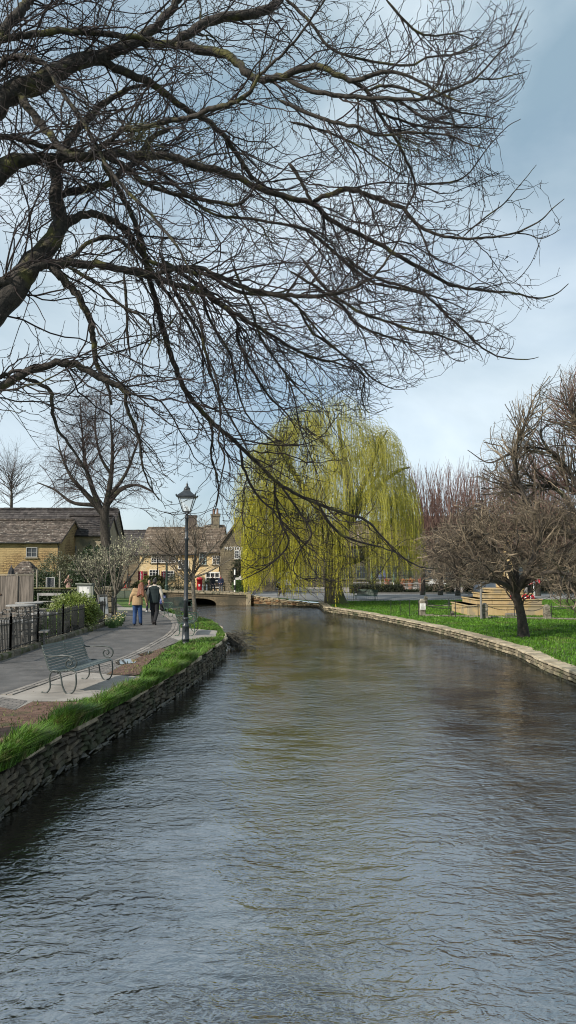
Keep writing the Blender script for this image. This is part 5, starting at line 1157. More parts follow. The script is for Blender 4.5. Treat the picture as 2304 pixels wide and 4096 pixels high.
# ---- street lamp
def lamp():
    b = G(742, 2578); root = empty('street_lamp', b, 'black cast iron lamp post with a four-sided glass lantern on the left bank', 'street lamp')
    m_lamp = mat('lamp_paint', (.018, .022, .026), (.035, .04, .045), 9, .35, .15, 40)
    k = b.y/F; zz = lambda py: D(742, py, b.y).z-.6
    prof = [(.115, -.05), (.115, .04), (.105, .05), (.105, .14), (.118, .15), (.118, .17), (.105, .18), (.10, .50), (.112, .52), (.112, .55), (.075, .60), (.072, .72), (.095, .74), (.095, .77), (.068, .80)]
    MB().lathe(prof, n=24).build('base', m_lamp, root, True)
    z1 = zz(2155); z2 = zz(2072)
    MB().lathe([(.068, .80), (.064, 1.25), (.078, 1.27), (.078, 1.30), (.062, 1.33), (.05, z1-.05), (.066, z1-.03), (.066, z1+.03), (.048, z1+.05), (.044, z2-.03), (.06, z2-.01), (.06, z2+.02), (.035, z2+.05), (.03, z2+.12)], n=20).build('column', m_lamp, root, True)
    lad = MB(); lad.tube([(-.24, 0, z1+.35), (.24, 0, z1+.35)], .012, 8); 
    for sx in (-1, 1): lad.blob((sx*.25, 0, z1+.35), .022)
    zb_, zt = zz(2047), zz(1990)
    lan = root; fr = MB(); hb, ht = .105, .235
    for sx in (-1, 1):
        for sy in (-1, 1): fr.tube([(sx*hb, sy*hb, zb_), (sx*ht, sy*ht, zt)], .013, 6)
    for h_, z in ((hb, zb_), (ht, zt)):
        c4 = [(-h_, -h_, z), (h_, -h_, z), (h_, h_, z), (-h_, h_, z)]
        for i in range(4): fr.tube([c4[i], c4[(i+1) % 4]], .016, 6)
    fr.box((0, 0, zb_), (2*hb, 2*hb, .02))
    for a in range(4):
        an = R(45+90*a); fr.tube([(0, 0, z2+.08), (math.cos(an)*.07, math.sin(an)*.07, z2+.16), (math.cos(an)*hb*1.3, math.sin(an)*hb*1.3, zb_)], .010, 6)
    fo = fr.build('lantern_frame', m_lamp, root)
    mg, t_, bb = new_mat('lantern_glass'); bb.inputs['Base Color'].default_value = (.9, .92, .92, 1); bb.inputs['Roughness'].default_value = .08; bb.inputs['Alpha'].default_value = .28
    for i in range(4):
        c = [(-1, -1), (1, -1), (1, 1), (-1, 1)]; p, q = c[i], c[(i+1) % 4]
        g = MB(); g.quad((p[0]*hb, p[1]*hb, zb_+.01), (q[0]*hb, q[1]*hb, zb_+.01), (q[0]*ht*.99, q[1]*ht*.99, zt), (p[0]*ht*.99, p[1]*ht*.99, zt)); g.build('glass_pane', mg, fo)
    MB().lathe([(.03, zb_), (.04, zb_+.05), (.035, zb_+.14), (.015, zb_+.16)], n=10).build('bulb_holder', m_white, root)
    rf = MB(); e_ = ht+.045
    for (s0, za_), (s1, zb2) in zip([(e_, zt+.0), (e_, zt+.035), (.10, zt+.19)], [(e_, zt+.035), (.10, zt+.19), (.085, zt+.235)]):
        pa = [(-s0, -s0, za_), (s0, -s0, za_), (s0, s0, za_), (-s0, s0, za_)]; pb = [(-s1, -s1, zb2), (s1, -s1, zb2), (s1, s1, zb2), (-s1, s1, zb2)]
        rf.add(pa+pb, [(i, (i+1) % 4, (i+1) % 4+4, i+4) for i in range(4)])
    rf.quad((-e_, -e_, zt), (-e_, e_, zt), (e_, e_, zt), (e_, -e_, zt)); rf.build('roof', m_lamp, root)
    MB().lathe([(.09, zt+.22), (.10, zt+.25), (.085, zt+.29), (.05, zt+.31), (.045, zt+.34), (.03, zt+.36), (.038, zt+.385), (.022, zt+.41), (.008, zt+.45), (.002, zt+.5)], n=14).build('finial', m_lamp, root, True)
    MB().box((-.02, -.112, .42), (.03, .02, .05)).build('door_lock', m_lamp, root)
    # moulding on the roof corners
    for sx in (-1, 1):
        for sy in (-1, 1): MB().lathe([(.02, 0), (.024, .03), (.005, .06)], (sx*e_, sy*e_, zt+.03), 8).build('corner_knob', m_lamp, root)
lamp()

# ---- iron railings on a mossy kerb
fpx = [(-70, 2668), (15, 2632), (78, 2604), (132, 2580), (190, 2556), (245, 2534), (300, 2518), (352, 2498), (417, 2512)]
F0 = [G(-70, 2662).xy, G(40, 2626).xy, G(150, 2588).xy, G(250, 2556).xy, G(345, 2526).xy, G(417, 2502).xy]
m_kerbm = mat('mossy_kerb', (.10, .085, .06), (.19, .165, .12), 5, .95, .6, 25, third=(.06, .07, .02), tscale=3, tpos=(.48, .62), island=.2)
kb = MB()
for i in range(len(F0)-1):
    a, b = F0[i], F0[i+1]; L = (b-a).length; t = (b-a).normalized(); k = max(1, int(L/.8))
    for j in range(k):
        c = a.lerp(b, (j+.5)/k); kb.bevbox((c.x, c.y, .6+.04), (L/k-.02, .26, .22), .04, Matrix.Rotation(math.atan2(t.y, t.x), 3, 'Z'), .02)
rootk = empty('kerb_wall', (F0[0].x, F0[0].y, .6), 'low mossy stone kerb carrying the black railings', 'kerb'); o = kb.build('stones', m_kerbm); o.location = -Vector(rootk.location); o.parent = rootk
def railing(label, pts, h=.86, z=.74, sp=.105, spear=True, grp='black railings beside the path', hoop=False):
    root = empty('iron_railing', (pts[0].x, pts[0].y, z), label, 'railing', grp); o = Vector((pts[0].x, pts[0].y)); bars = MB(); rails = MB()
    for i in range(len(pts)-1):
        a, b = pts[i]-o, pts[i+1]-o; L = (b-a).length; k = int(L/sp)
        for j in range(k+1):
            c = a.lerp(b, j/k); hh = h-.04 if j % 2 else h
            if j % 8 == 0: continue
            bars.tube([(c.x, c.y, -.03), (c.x, c.y, hh-.05), (c.x, c.y, hh-.03), (c.x, c.y, hh)], [.015, .015, .018, .003], 5)
        for zz_ in (.07, h-.17): rails.box(((a.x+b.x)/2, (a.y+b.y)/2, zz_), (L, .04, .02), rz=math.atan2(b.y-a.y, b.x-a.x))
        for c in ([a] if i < len(pts)-2 else [a, b]):
            p = MB(); p.box((c.x, c.y, h/2-.08), (.046, .046, h+.18)); p.lathe([(.03, 0), (.035, .02), (.02, .04), (.03, .065), (.005, .09)], (c.x, c.y, h+.01), 8); p.build('post', m_iron, root)
    bars.build('bars', m_iron, root); rails.build('rail', m_iron, root); return root
for i, lab in enumerate(['railing section nearest the left frame edge', 'railing section in front of the nearest round tables', 'railing section in front of the low green bush', 'railing section under the variegated bush', 'railing section ending at the tall gate post']):
    railing('black iron '+lab, [F0[i], F0[i+1]])
# hooped inner garden fence
hp = MB(); root = empty('hooped_fence', (G(0, 2600).x, G(0, 2600).y, .6), 'black hoop-topped fence behind the near railing', 'fence'); o = root.location
A_, B_ = G(-20, 2592), G(140, 2566)
for i in range(6):
    c = A_.lerp(B_, i/5)-o; r_ = .11; t = (B_-A_).normalized()
    pts = [c-t*r_, c-t*r_+Vector((0, 0, .95))]+[c-t*math.cos(q)*r_+Vector((0, 0, .95+math.sin(q)*r_)) for q in (.6, 1.2, 1.57, 1.95, 2.54)]+[c+t*r_+Vector((0, 0, .95)), c+t*r_]
    hp.tube(pts, .010, 6)
hp.tube([A_-o+Vector((0, 0, .2)), B_-o+Vector((0, 0, .2))], .01, 5); hp.tube([A_-o+Vector((0, 0, .8)), B_-o+Vector((0, 0, .8))], .01, 5); hp.build('hoops', m_iron, root)
# gate posts and gate leaf
for lab, (px, pyb, pyt) in (('tall black gate post at the end of the railings, beside the path', (449, 2504, 2396)), ('thin black gate post standing by the magnolia further back', (462, 2478, 2393))):
    b = G(px, pyb); h = D(px, pyt, b.y).z-.6; root = empty('gate_post', b, lab, 'post')
    p = MB(); p.box((0, 0, h/2-.03), (.07, .07, h+.06)); p.build('shaft', m_iron, root); MB().lathe([(.045, 0), (.05, .02), (.03, .04), (.04, .08), (.004, .12)], (0, 0, h), 8).build('finial', m_iron, root)
railing('open black garden gate leaf between the two gate posts', [G(452, 2500).xy, G(462, 2480).xy], h=.82, z=.62, grp='black railings beside the path')

# ---- garden tables
m_conctab = mat('weathered_table', (.22, .21, .20), (.34, .33, .31), 6, .85, .3, 40); m_woodg = mat('grey_wood', (.14, .13, .12), (.24, .225, .2), 6, .85, .3, 30, stretch=(1, 8, 8))
def rtable(label, px, py, wpx, ht=.75):
    s_ = (py-2270)/(2.25-ht); y = F/s_; b = D(px, py, y); b.z = .6; r_ = wpx/2/s_
    root = empty('round_table', b, label, 'table', 'round garden tables'); MB().lathe([(r_*.97, ht-.06), (r_, ht-.045), (r_, ht-.01), (r_*.98, ht)], n=36).build('tabletop', m_conctab, root)
    for a in range(4):
        an = R(45+a*90); l = MB(); l.box((math.cos(an)*r_*.72, math.sin(an)*r_*.72, (ht-.05)/2), (.05, .05, ht-.05)); l.build('leg', m_woodg, root)
    for a in range(4):
        an = R(a*90+12); sw = MB(); cx_, cy_ = math.cos(an)*(r_+.22), math.sin(an)*(r_+.22)
        sw.box((cx_, cy_, .44), (.24, .62, .04), rz=an); sw.box((math.cos(an)*(r_*.8), math.sin(an)*(r_*.8), .38), (r_*.9, .05, .07), rz=an); sw.box((cx_, cy_, .2), (.05, .05, .42), rz=an); sw.build('bench_seat', m_woodg, root)
rtable('round grey table nearest the timber fence, in front of its planks', 83, 2418, 112); rtable('round grey table just behind the one by the fence', 117, 2408, 106)
rtable('round grey table partly hidden by the variegated bush', 180, 2450, 106); rtable('round grey table closest to the railings at the left edge', 72, 2480, 140)
# bench seat against ivy wall
b = G(190, 2440); root = empty('garden_bench', b, 'plain pale plank bench against the ivy wall', 'bench'); sb = MB()
for y_ in (-.12, .02, .16): sb.box((0, y_, .45), (1.3, .12, .035))
sb.build('seat', m_conctab, root); 
for x_ in (-.55, .55): MB().box((x_, .02, .215), (.07, .36, .43)).build('leg', m_woodg, root)
bb_ = MB(); bb_.box((0, .26, .82), (1.3, .03, .14)); bb_.box((-.6, .24, .66), (.05, .04, .4)); bb_.box((.6, .24, .66), (.05, .04, .4)); bb_.build('backrest', m_conctab, root)
# ---- timber fence
m_timb = mat('weathered_planks', (.10, .085, .07), (.25, .21, .175), 2.6, .85, .4, 12, island=.28, stretch=(6, 6, .5))
yf = 34.3; xl, xr = X(-160, yf), X(139, yf); ht_ = Z(2302, yf)-.6
root = empty('timber_fence', (X(60, yf), yf, .6), 'tall weathered grey plank fence at the left edge behind the tables', 'fence'); pb = MB(); x = xl
while x < xr:
    w__ = random.choice((.16, .2, .24)); w__ = min(w__, xr-x); pb.box((x+w__/2-root.location.x, random.uniform(-.012, .012), ht_/2), (w__-.008, .03, ht_-random.uniform(0, .02))); x += w__
pb.build('planks', m_timb, root)
MB().box(((xl+xr)/2-root.location.x, 0, ht_+.025), (xr-xl, .1, .04)).build('top_rail', mat('rail_wood', (.22, .19, .15), (.34, .30, .24), 8, .8), root)
MB().box((X(74, yf)-root.location.x, -.05, ht_/2), (.09, .07, ht_)).build('post', m_timb, root)
MB().box((X(4, yf)-root.location.x, -.04, D(0, 2377, yf).z-.6), (.18, .04, .05)).build('hinge', mat('rust', (.12, .05, .02), (.07, .03, .015), 9), root)
# ---- closed black parasol
b = D(45, 2300, 38); b.z = .6; root = empty('closed_parasol', b, 'closed black parasol poking up behind the timber fence', 'parasol'); z0, z1 = Z(2318, 38)-.6, Z(2263, 38)-.6
pb = MB(); n = 16; pr = [(.17, z0-.55), (.19, z0-.2), (.17, z0+.15), (.11, z1-.25), (.03, z1-.05), (.012, z1)]; vs = []
for r_, z in pr:
    for j in range(n): k = 1+.22*(j % 2); vs.append((r_*k*math.cos(j*math.tau/n), r_*k*math.sin(j*math.tau/n), z))
pb.add(vs, [(i*n+j, i*n+(j+1) % n, (i+1)*n+(j+1) % n, (i+1)*n+j) for i in range(len(pr)-1) for j in range(n)]); pb.build('canopy', mat('black_cloth', (.008, .008, .010), (.016, .016, .018), 8, .7), root)
MB().lathe([(.025, 0), (.025, z1+.02)], n=8).build('pole', m_woodg, root); MB().blob((0, 0, z1+.04), .035).build('finial', mat('terracotta', (.16, .08, .05), (.22, .12, .08), 5), root)
# ---- ivy wall behind the garden
yw = 42.2
ivw = [(X(132, yw), yw), (X(300, yw), yw), (X(452, yw), yw+.3)]
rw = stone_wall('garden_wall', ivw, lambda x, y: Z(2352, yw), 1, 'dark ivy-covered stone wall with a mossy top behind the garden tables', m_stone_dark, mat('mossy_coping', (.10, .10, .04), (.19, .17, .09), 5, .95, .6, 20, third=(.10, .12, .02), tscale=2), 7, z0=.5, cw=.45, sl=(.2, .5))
n = 7000; xs = rng.uniform(ivw[0][0], ivw[2][0]-.6, n); zs = rng.uniform(.55, Z(2362, yw), n); C = np.stack([xs, np.full(n, yw-.06)+rng.normal(0, .04, n), zs], 1)-np.array(rw.location)
V, Fq = leaf_arr(C, rng.normal(size=(n, 3)), rng.uniform(.06, .11, n), rng.uniform(.04, .08, n)); raw_mesh('ivy', V, Fq, m_leafd, rw)
b = G(430, 2452); zt = Z(2345, b.y); root = empty('stone_pier', b, 'squat rounded stone gate pier at the end of the ivy wall', 'pillar'); p = MB()
for i in range(5):
    h = (zt-.6)/5; p.bevbox((random.uniform(-.02, .02), 0, h*(i+.5)), (.62-.02*i, .55, h-.012), .05, None, .02)
p.build('shaft', m_stone, root)
# ---- posts and chalkboard
for lab, px, pt in (('slim weathered wooden post right of the timber fence', 147, 2280), ('slim weathered wooden post between the chalkboard and the photographer', 238, 2286)):
    b = D(px, 2350, 44); b.z = .6; root = empty('wooden_post', b, lab, 'post', None); h = Z(pt, 44)-.6
    p = MB(); p.tube([(0, 0, -.05), (.01, 0, h*.5), (0, 0, h)], [.055, .05, .048], 9); p.build('shaft', mat('post_wood', (.2, .17, .13), (.32, .28, .22), 8, .85), root); MB().box((0, 0, h+.012), (.1, .1, .024)).build('cap', m_woodg, root)
yb = 44.5; b = D(201, 2350, yb); b.z = .6; root = empty('chalkboard_sign', b, 'white-framed chalkboard with handwritten menu above the ivy wall', 'chalkboard'); zt, zl = Z(2310, yb)-.6, Z(2364, yb)-.6; w_ = 36*yb/F
f = MB(); f.box((0, 0, (zt+zl)/2), (w_-.12, .02, zt-zl)); f.build('board', mat('blackboard', (.012, .014, .022), (.025, .028, .04), 3, .7), root)
f = MB()
for sx in (-1, 1): f.box((sx*(w_/2-.03), -.01, (zt+zl)/2-.3), (.042, .05, zt-zl+.6))
f.box((0, -.01, zt), (w_, .05, .042)); f.box((0, -.01, zl), (w_-.12, .05, .042)); f.build('frame', mat('cream_frame', (.36, .35, .33), (.44, .43, .41), 4), root)
c = MB()
for i in range(11):
    z = zt-.08-i*(zt-zl-.1)/11; x = -w_/2+.1
    while x < w_/2-.12:
        l = random.uniform(.03, .08)
        if i == 0: l *= 1.3
        c.tube([(x, -.013, z), (x+l*.3, -.013, z+.014), (x+l*.6, -.013, z-.008), (x+l, -.013, z+.008)], .0045, 4); x += l+random.uniform(.015, .05)
c.build('chalk_writing', mat('chalk', (.55, .55, .52)), root)
# ---- noticeboard
b = G(338, 2470); yb = b.y; root = empty('noticeboard', b, 'grey-green glazed noticeboard on posts behind the variegated bush', 'noticeboard'); root.rotation_euler.z = R(-28)
k = yb/F; zt = Z(2338, yb)-.6; zl = Z(2408, yb)-.6; w_ = .82
mn = mat('sage_paint', (.14, .15, .125), (.20, .21, .175), 8, .6)
c = MB(); c.box((0, .03, (zt+zl)/2), (w_, .12, zt-zl)); c.build('cabinet', mn, root); c = MB(); c.box((0, 0, zt+.03), (w_+.16, .24, .05)); c.build('cornice', mn, root)
for sx in (-1, 1): MB().box((sx*(w_/2+.03), .03, zt/2), (.07, .09, zt)).build('post', mn, root)
c = MB(); c.box((0, -.035, (zt+zl)/2), (w_-.16, .01, zt-zl-.14)); po = c.build('display', mat('paper_back', (.22, .23, .23), (.3, .31, .31), 3), root)
c = MB()
for i, (x, z, a, b_) in enumerate(((-.2, .14, .2, .28), (.04, .15, .22, .26), (.22, .1, .1, .2), (-.16, -.17, .26, .22), (.15, -.16, .24, .26))): c.box((x, -.043, (zt+zl)/2+z), (a, .004, b_))
c.build('notice', mat('paper', (.48, .48, .46), (.55, .55, .53), 3), po)
# ---- A-board
b = G(408, 2474); root = empty('sandwich_board', b, 'small wooden A-board sign leaning beside the stone pier', 'sign'); root.rotation_euler.z = R(40); hA = Z(2378, b.y)-.6
for sy in (-1, 1):
    c = MB(); 
    for sx in (-1, 1): c.box((sx*.2, sy*.14, hA/2), (.045, .03, hA), rx=sy*.24)
    c.box((0, sy*.03, hA-.03), (.36, .03, .05)); c.box((0, sy*.235, .12), (.36, .03, .05)); fo = c.build('frame', m_woodg, root)
    c = MB(); c.box((0, sy*.13, hA/2+.05), (.36, .012, hA*.72), rx=sy*.24); c.build('panel', mat('paper', 0), fo)
c = MB(); c.box((0, -.148, hA/2+.12), (.2, .006, .22), rx=-.24); c.build('picture', mat('dark_print', (.05, .05, .05), (.2, .19, .17), 14), root)

# ---- daffodil clumps by the gate post
m_daf = mat('daffodil_leaf', (.05, .11, .03), (.11, .19, .06), 3, .5, island=.3, trans=.2); m_petal = mat('cream_petal', (.7, .68, .5), (.8, .78, .62), 5, .6); m_trump = mat('yellow_trumpet', (.7, .5, .05), (.75, .55, .08), 4, .6)
for i, (px, py) in enumerate(((438, 2506), (452, 2512), (470, 2506), (478, 2498), (484, 2484), (472, 2488))):
    b = G(px, py); root = empty('daffodil_clump', b, ['daffodil clump at the foot of the last railing', 'daffodil clump against the tall gate post', 'daffodil clump spilling onto the path edge', 'daffodil clump right of the gate post', 'daffodil clump furthest along the path edge', 'daffodil clump behind the gate post'][i], 'flowers', 'daffodils by the gate')
    n = 70; a = rng.uniform(0, 6.3, n); rr = rng.uniform(0, .16, n); S = np.stack([rr*np.cos(a), rr*np.sin(a), np.zeros(n)], 1); dd = nrm(np.stack([np.cos(a)*.3, np.sin(a)*.3, np.ones(n)], 1)); P = grow(S, dd, rng.uniform(.22, .42, n), 5, droop=-.02, wig=.05)
    P[:, :, 2] = np.maximum(P[:, :, 2], 0); V, Fq = tube_arr(P, np.linspace(.009, .002, 5)[None]*np.ones((n, 1)), 3); raw_mesh('leaves', V, Fq, m_daf, root)
    fl, tpz = MB(), MB()
    for j in range(11):
        p = Vector(P[j, -1]); p.z = random.uniform(.25, .42); fl.lathe([(.004, -.01), (.035, 0), (.003, .008)], p, 6); tpz.lathe([(.008, 0), (.013, .022)], p, 6)
    fl.build('petals', m_petal, root); tpz.build('trumpets', m_trump, root)

# ================================================================== PEOPLE
def caps(mb, p0, p1, r0, r1, fy=1.0, n=12):
    p0, p1 = Vector(p0), Vector(p1); t = (p1-p0); L = t.length; t = t.normalized() if L > 1e-6 else Vector((0, 0, 1)); pts, rs = [], []
    for a in (-1.2, -.8, -.4): pts.append(p0+t*(r0*math.sin(a))); rs.append(r0*math.cos(a))
    pts += [p0, p1]; rs += [r0, r1]
    for a in (.4, .8, 1.2): pts.append(p1+t*(r1*math.sin(a))); rs.append(r1*math.cos(a))
    s = len(mb.v); mb.tube(pts, rs, n)
    if fy != 1:
        c = (p0.y+p1.y)/2
        for i in range(s, len(mb.v)): x, y, z = mb.v[i]; mb.v[i] = (x, c+(y-c)*fy, z)
def fuse(mb, name, material, parent, vox=.018, smooth=3):
    me = bpy.data.meshes.new(name); me.from_pydata(mb.v, [], mb.f); bm = bmesh.new(); bm.from_mesh(me); bmesh.ops.recalc_face_normals(bm, faces=bm.faces); bm.to_mesh(me); bm.free()
    o = bpy.data.objects.new(name, me); COL.objects.link(o)
    m_ = o.modifiers.new('r', 'REMESH'); m_.mode = 'VOXEL'; m_.voxel_size = vox
    if smooth: q = o.modifiers.new('s', 'SMOOTH'); q.iterations = smooth; q.factor = .5
    dg = bpy.context.evaluated_depsgraph_get(); new = bpy.data.meshes.new_from_object(o.evaluated_get(dg)); o.modifiers.clear(); o.data = new; bpy.data.meshes.remove(me)
    new.name = name
    for p in new.polygons: p.use_smooth = True
    new.materials.clear(); new.materials.append(material); o.parent = parent; return o
m_skin = mat('skin', (.45, .26, .19), (.52, .31, .23), 5, .55)
def person(label, loc, rz, height, top, legs, hair, hairlen=0, shoes=(.02, .02, .025), pose=None, skirt=.0, sleeve=None, loose=1.0, group=None, hood=None, waist=.93, legw=1.0, vest=False, scarf=None):
    """local: x right, y forward, z up, metres for a 1.75 m figure"""
    root = empty('person', loc, label, 'person', group, rz); root.scale = (height/1.75,)*3
    J = dict(pel=(0, 0, .95), wst=(0, 0, 1.10), chs=(0, .0, 1.33), nek=(0, .01, 1.50), hed=(0, .03, 1.63), sL=(-.175, 0, 1.42), sR=(.175, 0, 1.42), eL=(-.235, -.03, 1.14), eR=(.235, -.03, 1.14), wL=(-.24, .06, .90), wR=(.24, .06, .90),
             hL=(-.09, 0, .93), hR=(.09, 0, .93), kL=(-.10, .03, .50), kR=(.10, .03, .50), aL=(-.10, 0, .09), aR=(.10, 0, .09), tL=(-.12, .15, .03), tR=(.12, .15, .03))
    J.update(pose or {}); J = {k: Vector(v) for k, v in J.items()}
    b = MB()
    caps(b, J['pel'], J['wst'], .135, .12, .72); caps(b, J['wst'], J['chs'], .12, .145, .72); caps(b, J['chs'], J['nek']-Vector((0, 0, .04)), .14, .055, .72); caps(b, J['nek']-Vector((0, 0, .05)), J['hed'], .055, .055)
    h = J['hed']; b.blob(h+Vector((0, 0, .03)), (.078, .095, .105), 14, 10); b.blob(h+Vector((0, .03, -.045)), (.055, .06, .055), 12, 8)
    b.blob(h+Vector((0, .10, -.0)), (.014, .025, .022), 8, 6)
    for s in (-1, 1): b.blob(h+Vector((s*.08, -.005, .0)), (.014, .022, .034), 8, 6)
    for s in 'LR':
        caps(b, J['chs']+Vector(((-.08 if s == 'L' else .08), 0, .08)), J['s'+s], .07, .06); caps(b, J['s'+s], J['e'+s], .055, .042); caps(b, J['e'+s], J['w'+s], .042, .028)
        d = (J['w'+s]-J['e'+s]).normalized(); w_ = J['w'+s]; caps(b, w_, w_+d*.075, .028, .034)
        side = d.cross(Vector((1, 0, 0))).normalized() if abs(d.x) < .9 else Vector((0, 1, 0)); inn = Vector((1 if s == 'L' else -1, 0, 0)); palm = w_+d*.08
        for i, l in enumerate((.062, .075, .070, .052)):
            o_ = palm+side*(.028-.018*i); q = o_+d*l*.6+inn*.006; caps(b, o_, q, .0095, .009, n=6); caps(b, q, q+d*l*.35+inn*.022, .009, .008, n=6)
        caps(b, w_+d*.03+side*.026, w_+d*.065+side*.05+inn*.012, .011, .009, n=6)
        caps(b, J['h'+s], J['k'+s], .085, .056); caps(b, J['k'+s], J['a'+s], .055, .036); caps(b, J['a'+s], J['t'+s], .036, .03)
    fuse(b, 'body', m_skin, root, .013, 1)
    ec = MB()
    for s in (-1, 1): ec.blob(h+Vector((s*.03, .088, .03)), (.011, .008, .008), 8, 6)
    ec.build('eyes', mat('eye', (.02, .015, .012)), root); mo = MB(); mo.blob(h+Vector((0, .087, -.055)), (.022, .008, .006), 8, 6); mo.build('mouth', mat('lips', (.3, .11, .09)), root)
    tm = mat('cloth_'+str(top), top, tuple(min(1, v*1.5) for v in top), 5, .9, .35, 14, dist=.02); lmm = mat('cloth_'+str(legs), legs, tuple(min(1, v*1.6) for v in legs), 4, .9, .35, 12, dist=.02)
    g = MB(); caps(g, J['hL'].lerp(J['hR'], .5), J['wst'], .155, .135, .76)
    for s in 'LR': caps(g, J['h'+s], J['k'+s], .10*legw, .075*legw); caps(g, J['k'+s], J['a'+s]+Vector((0, 0, .02)), .075*legw, .068*legw)
    fuse(g, 'trousers', lmm, root, .016)
    g = MB(); lo = J['pel'].lerp(J['wst'], .2); caps(g, lo+Vector((0, 0, .08)), J['wst'], .15*loose, .15*loose, .74); caps(g, J['wst'], J['chs'], .15*loose, .168, .76); caps(g, J['chs'], J['nek']-Vector((0, 0, .06)), .165, .075, .76)
    zq = waist-.04; sx_ = J['wst'].x*.5; s0 = len(g.v); g.tube([(sx_*.3, 0, zq-.05), (sx_*.6, 0, zq+.12), (sx_, 0, 1.15), (J['chs'].x, J['chs'].y, 1.28)], [.185*loose, .178*loose, .165*loose, .15*loose], 16)
    for i in range(s0, len(g.v)): x, y_, z = g.v[i]; g.v[i] = (x, y_*.70, z)
    ar = g if not vest else MB()
    for s in 'LR':
        caps(ar, J['chs']+Vector(((-.08 if s == 'L' else .08), 0, .08)), J['s'+s], .095, .078); caps(ar, J['s'+s], J['e'+s], .068*min(1.1, loose), .054*min(1.2, loose)); caps(ar, J['e'+s], J['w'+s].lerp(J['e'+s], .06), .054*min(1.2, loose), .04)
    if vest:
        fuse(ar, 'shirt_sleeves', mat('cloth_'+str(vest), vest, tuple(min(1, v*1.25) for v in vest), 6, .9, .35, 14), root, .016)
        for s in (-1, 1): caps(g, J['chs']+Vector((s*.04, -.01, .05)), J['chs']+Vector((s*.135, -.01, .05)), .135, .105, .9); caps(g, J['chs']+Vector((s*.12, -.01, .0)), J['wst']+Vector((s*.09, -.01, -.12)), .10, .11, .9)
        c = MB(); caps(c, J['nek']+Vector((-.03, -.01, -.02)), J['nek']+Vector((.03, -.01, -.02)), .066, .066); fuse(c, 'collar', mat('cloth_'+str(vest), 0), root, .012)
    fuse(g, 'jacket', tm, root, .016)
    if scarf: c = MB(); caps(c, J['nek']+Vector((-.02, 0, -.03)), J['nek']+Vector((.02, 0, 0)), .08, .075); fuse(c, 'scarf', mat('red_scarf', scarf), root)
    for s in 'LR':
        c = MB(); a_, t_ = J['a'+s], J['t'+s]; caps(c, a_+Vector((0, -.02, -.02)), t_, .048, .04); caps(c, a_+Vector((0, -.02, -.03)), a_+(a_-t_)*.1, .045, .042); fuse(c, 'shoe', mat('shoe_'+str(shoes), shoes), root, .012)
    if hair:
        hm = mat('hair_'+str(hair), hair, tuple(v*2.2 for v in hair), 18, .55, .6, 40, stretch=(1, 1, .25)); c = MB(); c.blob(h+Vector((0, -.018, .05)), (.092, .102, .10), 14, 10); caps(c, h+Vector((0, -.05, .0)), h+Vector((0, -.05, -.03)), .078, .06)
        if hairlen:
            for x in (-.09, -.05, 0, .05): caps(c, h+Vector((x*.8, -.05, .02)), h+Vector((x*1.7+random.uniform(-.02, .02), -.19, -hairlen*random.uniform(.8, 1.05))), .062, .04)
        # open the face
        fuse(c, 'hair', hm, root, .014, 2)
    return root, J
yaw = lambda fx, fy: math.atan2(-fx, fy)
lean = dict(pel=(-.02, 0, .95), wst=(0, 0, 1.10), chs=(.05, .02, 1.31), nek=(.12, .03, 1.47), hed=(.16, .05, 1.59), sL=(-.12, 0, 1.43), sR=(.215, 0, 1.36), eL=(-.24, -.05, 1.16), wL=(-.30, .0, .93), eR=(.33, -.03, 1.12), wR=(.36, .03, .90), kL=(-.10, .05, .5), aL=(-.10, -.02, .09), kR=(.11, .08, .5), aR=(.12, .12, .10), tR=(.14, .26, .04))
wom, _ = person('woman with long red hair, tan jacket and blue jeans leaning towards the man beside her', G(548, 2502), yaw(-.05, 1), 1.70, (.27, .18, .095), (.018, .045, .12), (.10, .032, .012), .40, (.02, .025, .035), lean, loose=1.22, legw=1.12, waist=.90)
cape = MB(); caps(cape, (-.10, -.03, 1.38), (.20, -.02, 1.33), .115, .10, .9); caps(cape, (-.13, -.04, 1.27), (.20, -.03, 1.21), .115, .11, .9); fuse(cape, 'jacket_cape', mat('cloth_(0.27, 0.18, 0.095)', 0), wom)
man, _ = person('man in dark sleeveless gilet, cream shirt sleeves and black trousers walking away', G(617, 2500), yaw(.05, 1), 1.80, (.006, .013, .014), (.010, .010, .012), (.012, .009, .007), 0, (.03, .025, .025),
       dict(kL=(-.08, .08, .5), aL=(-.07, .10, .09), tL=(-.08, .24, .03), kR=(.09, .04, .5), aR=(.07, -.22, .17), tR=(.08, -.12, .04), eR=(.28, -.03, 1.17), wR=(.31, .06, .93), eL=(-.27, -.02, 1.17), wL=(-.30, .08, .96)), vest=(.42, .38, .32), loose=1.12, waist=.93)
person('person in black jacket and dark jeans with white shoes, mostly hidden behind the walking couple', G(596, 2448), yaw(0, -1), 1.62, (.012, .012, .013), (.015, .02, .035), (.012, .01, .01), 0, (.6, .6, .58), dict(eL=(-.26, .1, 1.2), wL=(-.08, .25, 1.36), eR=(.26, .1, 1.2), wR=(.08, .25, 1.36)), loose=1.2)
person('photographer in dusty pink jumper and pale trousers raising a camera behind the ivy wall', (D(275, 2350, 50).x, 50, .6), yaw(0, -1), 1.74, (.27, .165, .14), (.36, .27, .21), (.05, .035, .025), 0, (.1, .08, .06), dict(eL=(-.24, .12, 1.25), wL=(-.07, .24, 1.48), eR=(.24, .12, 1.25), wR=(.07, .24, 1.48)))
c_ = empty('camera', (D(275, 2350, 50).x, 49.74, 2.10), 'small dark camera held up by the pink-jumpered photographer', 'camera'); q = MB(); q.bevbox((0, 0, 0), (.13, .05, .085), .01); q.build('body', mat('black_cloth', 0), c_); q = MB(); q.tube([(0, -.02, 0), (0, -.08, 0)], .03, 10); q.build('lens', m_iron, c_)
